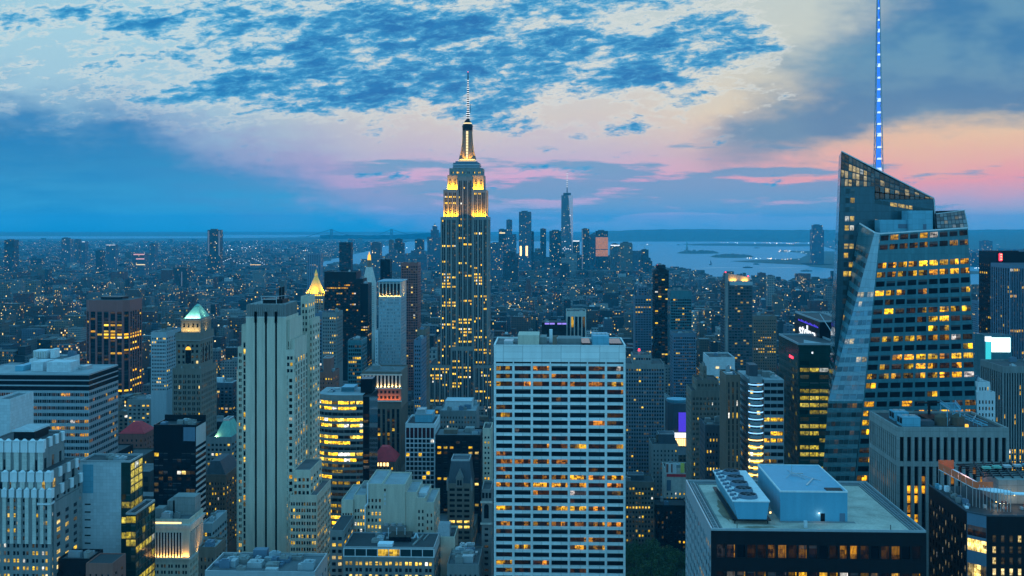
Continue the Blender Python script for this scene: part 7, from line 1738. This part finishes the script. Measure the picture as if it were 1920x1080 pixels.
def fill_mesh(mb, x0, x1, y0, d, h, feat, r):
    if feat == 3 and h > 15: mb.box(x0, x1, y0, y0+d, 0, h*.84); mb.box(x0+(x1-x0)*.18, x1-(x1-x0)*.15, y0+d*.2, y0+d*.85, h*.84, h)
    else: mb.box(x0, x1, y0, y0+d, 0, h); mb.ring(x0+.1, x1-.1, y0+.1, y0+d-.1, h, h+.9, .4)
def roofbits(x0, x1, y0, d, h, feat, r):
    out = []; w = x1-x0
    if feat in (1, 4): q = MB(); a = x0+w*r.uniform(.1, .4); q.box(a, a+w*.3, y0+d*.3, y0+d*.6, h, h+r.uniform(2.5, 5)); out.append(('roof_hut', q, r.choice(['grey_stone', 'pale_panel', 'tan_brick'])))
    if feat == 4: q = MB(); a = x0+w*.62; q.box(a, a+w*.2, y0+d*.5, y0+d*.8, h, h+3); out.append(('roof_hut', q, 'concrete'))
    if feat == 2:
        q = MB(); cx, cy = x0+w*.4, y0+d*.45; q.cyl(cx, cy, 1.9, h+2.4, 1.8, h+6, 10); q.cyl(cx, cy, 2.0, h+6, .1, h+7.3, 10)
        for k in range(4): a = k*math.pi/2+.8; q.bar((cx+1.5*math.cos(a), cy+1.5*math.sin(a), h), (cx+1.5*math.cos(a), cy+1.5*math.sin(a), h+2.4), .3)
        out.append(('water_tank', q, 'water_tank_wood'))
    if feat == 5: q = MB(); [q.cyl(x0+w*(.25+.2*k), y0+d*.5, .9, h, .9, h+1.4, 8) for k in range(3)]; q.box(x0+w*.18, x0+w*.75, y0+d*.42, y0+d*.44, h, h+.8); out.append(('roof_fan', q, 'steel'))
    return out
LITF = {}
for c in IND:
    x0, x1, y0, d, h, ti, p0, p1, tp, vis = c; r = random.Random(int(x0*7+y0*13)); tn = CW[ti][0]; col = CW[ti][1]; feat = r.randrange(6)
    hw = 'low' if h < 28 else ('mid-height' if h < 60 else 'tall'); nw = 'narrow ' if x1-x0 < 17 else ('wide ' if x1-x0 > 30 else '')
    opts = [f'{hw} {nw}{CN[tn]} block, {place((p0+p1)/2, p0, p1)}, {dist_w(y0)}', f'{hw} {nw}{CN[tn]} {FEAT[feat]} block {place((p0+p1)/2, p0, p1)}, {dist_w(y0)}']
    lab = next((l for l in opts[1:] if l not in USED), None)
    tries = 0
    while lab is None and tries < 12:
        feat = (feat+1) % 6; tries += 1; l = f'{hw} {nw}{CN[tn]} {FEAT[feat]} block {place((p0+p1)/2, p0, p1)}, {dist_w(y0)}'
        if l not in USED: lab = l
        elif tries == 6: tn, col = CW[(ti+3) % 8]
    lab = lab or opts[1]
    USED[lab] = 1
    grp = 'blocks packed between the towers'
    if vis > 900 and y0 < 1250:
        wm = {'blue': 'slate', 'dark': 'dark_metal', 'pale': 'limestone', 'brick': 'tan_brick', 'tan': 'old_stone', 'grey': 'grey_stone', 'white': 'pale_stone', 'red': 'red_brick'}[tn]
        w = x1-x0; b = Bld('city_block', lab, 'building', ((x0+x1)/2, y0+d/2), grp); wmb = MB(); rf = []; nb = max(2, int(w/4.2)); L = office(r.uniform(.04, .3), .6, .5, .3, 1, .45, .8)
        kw = dict(wf=r.uniform(.4, .7), hf=r.uniform(.42, .6), top=r.uniform(1.5, 4), lit=L, zmin=max(3, wz(min(1120, tp+ (210 if y0 < 900 else 150)), x0, y0)), mat='pane', pr=0, pair=r.random() < .3, rec=.3, lits=L)
        if feat == 3: block(b, wmb, x0, x1, y0, y0+d, 0, h*.86, nb, 6, 3.6, roof=rf, par=.7, **kw); kw['zmin'] = 0; block(b, wmb, x0+w*.16, x1-w*.16, y0+d*.2, y0+d*.85, h*.86, h, max(1, nb-2), 4, 3.6, roof=rf, par=.7, **kw)
        else: block(b, wmb, x0, x1, y0, y0+d, 0, h, nb, 6, 3.6, roof=rf, par=.8, **kw)
        b.part('wall', wmb, wm)
        for q in rf: b.part('roof', q, r.choice(['tar_roof', 'grey_roof', 'silver_roof', 'tar_roof']))
        for (nm, q, m_) in roofbits(x0, x1, y0, d, h, feat, r): b.part(nm, q, m_)
        units(b, x0, x1, y0, y0+d, h, 2 if w < 25 else 4, hmax=2, seed=int(x0)) if feat != 3 else None
        b.windows(24)
    else:
        mb = MB(); fill_mesh(mb, x0, x1, y0, d, h, feat, r); bits = roofbits(x0, x1, y0, d, h, feat, r) if vis > 200 else []
        org = ((x0+x1)/2, y0+d/2, 0)
        k = r.uniform(.55, 1.15); me = mb.mesh('wall', 'city_lit' if r.random() < .16 else 'city', org); paint(me, tuple(v*k for v in col), r.random())
        if bits:
            root = link('city_block', None, None, org); root.empty_display_size = 3; link('wall', me, root)
            for (nm, q, m_) in bits: link(nm, q.mesh(nm, m_, org), root)
        else: root = link('city_block', me, None, org)
        tag(root, lab, 'building', grp)
# everything farther or smaller: one mass of low blocks, to the horizon
ST = MB(); cols = []
def st_add(x0, x1, y0, d, h, r):
    n = len(ST.v); ST.box(x0, x1, y0, y0+d, 0, h)
    if r.random() < .5: w = x1-x0; a = x0+w*r.uniform(.1, .5); ST.box(a, a+w*.3, y0+d*.3, y0+d*.7, h, h+r.uniform(2, 4))
    col = rnd.choices(CW, WT)[0][1]; k = r.uniform(.4, 1.2); den = r.random()
    cols.extend([(*[v*k for v in col], den)]*(len(ST.v)-n))
for c in REST: st_add(c[0], c[1], c[2], c[3], c[4], rnd)
sr = random.Random(99)
for _ in range(20000):
    Y = 3900*(14500/3900)**(sr.random()**1.15); px = sr.uniform(-420, 2380); x = wx(px, Y)
    if wet(x, Y): continue
    py = proj(x, Y, 0)[1]
    if px > 1175 and py < 470: continue
    if any(inpoly(px, py, P) for P in LAND): continue
    w = sr.uniform(14, 46)*(1+Y/14000); d = sr.uniform(16, 40)
    h = 9+16*sr.random()**2*(1.4 if Y < 6500 else 1.0)
    cl = math.sin(px*.021+1.3)+math.sin(px*.047+Y*.0011)
    if sr.random() < .045 and cl > .2: h += sr.uniform(12, 55)
    if 900 < px < 1200 and 4600 < Y < 6300: h += sr.uniform(5, 110)*sr.random()
    if 715 < px < 835 and 4600 < Y < 6300: h += sr.uniform(5, 100)*sr.random()
    if px > 1195 and Y > 4500: h = min(h, 22)
    p0, p1, ok = px-2, px+2, True
    for (a, b, t, seen, YY, D, lab) in HERO:
        if YY > Y and YY > 3500 and b > p0 and a < p1: h = min(h, max(9, wz(seen-12, x, Y)))
    st_add(x-w/2, x+w/2, Y, d, h, sr)
me = ST.mesh('city_blocks', 'city_far'); set_attr(me, 'bcol', cols)
tag(link('far_city', me), 'carpet of low city blocks between and beyond the towers, fading blue towards the horizon', 'city', kind='stuff')
# lamps of the far streets, too many to count
LM = MB(); lc = []
m_, t_, p_ = newmat('street_lights'); at_ = t_.nodes.new('ShaderNodeAttribute'); at_.attribute_name = 'lc'; put(t_, p_, 'Base Color', (0, 0, 0, 1)); put(t_, p_, 'Emission Color', E(t_, at_.outputs['Color'])); put(t_, p_, 'Emission Strength', 7.0)
def lampdot(x, y, z, r, col): n = len(LM.v); LM.cyl(x, y, r, z, r*.5, z+r*1.6, 5); lc.extend([(*col, 1)]*(len(LM.v)-n))
WARM, WHT = (1.0, .62, .28), (.8, .95, 1.0)
for _ in range(2600):
    Y = 600*(14000/600)**(sr.random()**.8); px = sr.uniform(-20, 1930); x = wx(px, Y)
    if wet(x, Y): continue
    if math.sin(x*.0031+1.7*math.sin(Y*.0017))*math.sin(Y*.0023+2.0*math.sin(x*.0013)) < sr.uniform(-.9, .75): continue
    py = proj(x, Y, 0)[1]
    if px > 1180 and py < 452: continue
    if PARK[0]-5 < x < PARK[1]+5 and PARK[2] < Y < PARK[3]: continue
    f = sr.random(); lampdot(x, Y, sr.uniform(9, 34), (.3+Y/9000.0)*sr.uniform(.3, 1.0)**1.0*(1.7 if sr.random() < .12 else 1.0), WARM if f < .55 else (WHT if f < .95 else (1, .12, .2)))
for (px0, px1, py0, py1, n) in ((400, 640, 468, 476, 46), (520, 600, 492, 497, 40), (415, 520, 462, 470, 30), (1350, 1530, 455, 460, 26), (1460, 1512, 470, 478, 16), (1400, 1500, 486, 490, 18), (1190, 1225, 447, 450, 8), (1380, 1480, 534, 538, 16), (1560, 1640, 452, 460, 20), (1820, 1920, 440, 448, 20), (1825, 1868, 505, 511, 14), (700, 780, 462, 470, 14)):
    for k in range(n): px = sr.uniform(px0, px1); py = py0+(py1-py0)*(px-px0)/(px1-px0)*.5+sr.uniform(0, (py1-py0)*.5); x, y = gpt(px, py); lampdot(x, y, 10, (.35+y/9000.0)*sr.uniform(.8, 1.9), WARM if sr.random() < .5 else WHT)
me = LM.mesh('lamps', 'street_lights'); set_attr(me, 'lc', lc); tag(link('street_lights', me), 'countless warm and white lamps scattered over the far city', 'street lights', kind='stuff')

# ------------------------------------------------------------------ park trees behind the white slab's foot
pk = MB(); pk.quad((PARK[0], PARK[2], .15), (PARK[1], PARK[2], .15), (PARK[1], PARK[3], .15), (PARK[0], PARK[3], .15)); tag(link('park_lawn', pk.mesh('park_lawn', 'hill')), kind='structure')
tr_ = random.Random(31); PROTO = []
for v in range(4):
    crown = MB(); blobs = [(tr_.uniform(-3.6, 3.6), tr_.uniform(-3.6, 3.6), tr_.uniform(8, 15.5), tr_.uniform(1.8, 3.2)) for _ in range(11)]
    for (bx, by, bz, br) in blobs:
        for _ in range(110):
            a, e = tr_.uniform(0, 6.283), math.asin(tr_.uniform(-.8, 1)); rr = br*tr_.uniform(.55, 1.12); c = Vector((bx+rr*math.cos(a)*math.cos(e), by+rr*math.sin(a)*math.cos(e), bz+rr*.8*math.sin(e)))
            t1 = Vector((tr_.gauss(0, 1), tr_.gauss(0, 1), tr_.gauss(0, .7))).normalized()*tr_.uniform(.22, .5); t2 = t1.cross(Vector((tr_.gauss(0, 1), tr_.gauss(0, 1), tr_.gauss(0, 1)))).normalized()*tr_.uniform(.2, .42)
            crown.quad(tuple(c-t1-t2*.2), tuple(c+t2*-1), tuple(c+t1), tuple(c+t2))
    trunk = MB(); trunk.cyl(0, 0, .42, 0, .26, 7.5, 8)
    for (bx, by, bz, br) in blobs[:6]: trunk.bar((0, 0, 6+tr_.random()*2), (bx, by, bz), .2)
    PROTO.append((crown.mesh('crown', 'leaf'), trunk.mesh('trunk', 'bark')))
for k in range(46):
    x = PARK[0]+5+(PARK[1]-PARK[0]-10)*((k % 7)+tr_.uniform(.1, .9))/7; y = PARK[2]+6+(k//7)*22+tr_.uniform(-5, 5)
    if y > 842: continue
    pr = PROTO[k % 4]; root = link('park_tree', None, None, (x, y, .15)); s = tr_.uniform(.95, 1.4); root.scale = (s, s, s); root.rotation_euler = (0, 0, tr_.uniform(0, 6.28)); root.empty_display_size = 2
    tag(root, 'dark leafy park tree in the dense grove at the foot of the white slab tower', 'tree', 'park trees'); link('crown', pr[0], root); link('trunk', pr[1], root)

# ------------------------------------------------------------------ the evening haze over the city
hz = MB(); hz.box(-43000, 43000, -2600, 30300, -1.0, 448, True)
hm = bpy.data.materials.new('haze'); hm.use_nodes = True; ht = hm.node_tree; ht.nodes.clear()
ho = ht.nodes.new('ShaderNodeOutputMaterial'); hv = ht.nodes.new('ShaderNodeVolumePrincipled'); ht.links.new(hv.outputs[0], ho.inputs['Volume'])
HAZE_DENSITY, HAZE_COLOR = 4.2e-5, (.05, .68, 1.0, 1)
hv.inputs['Density'].default_value = HAZE_DENSITY; hv.inputs['Color'].default_value = HAZE_COLOR; hv.inputs['Anisotropy'].default_value = 0.0
hme = hz.mesh('haze', hm); hob = link('haze', hme); tag(hob, kind='stuff')
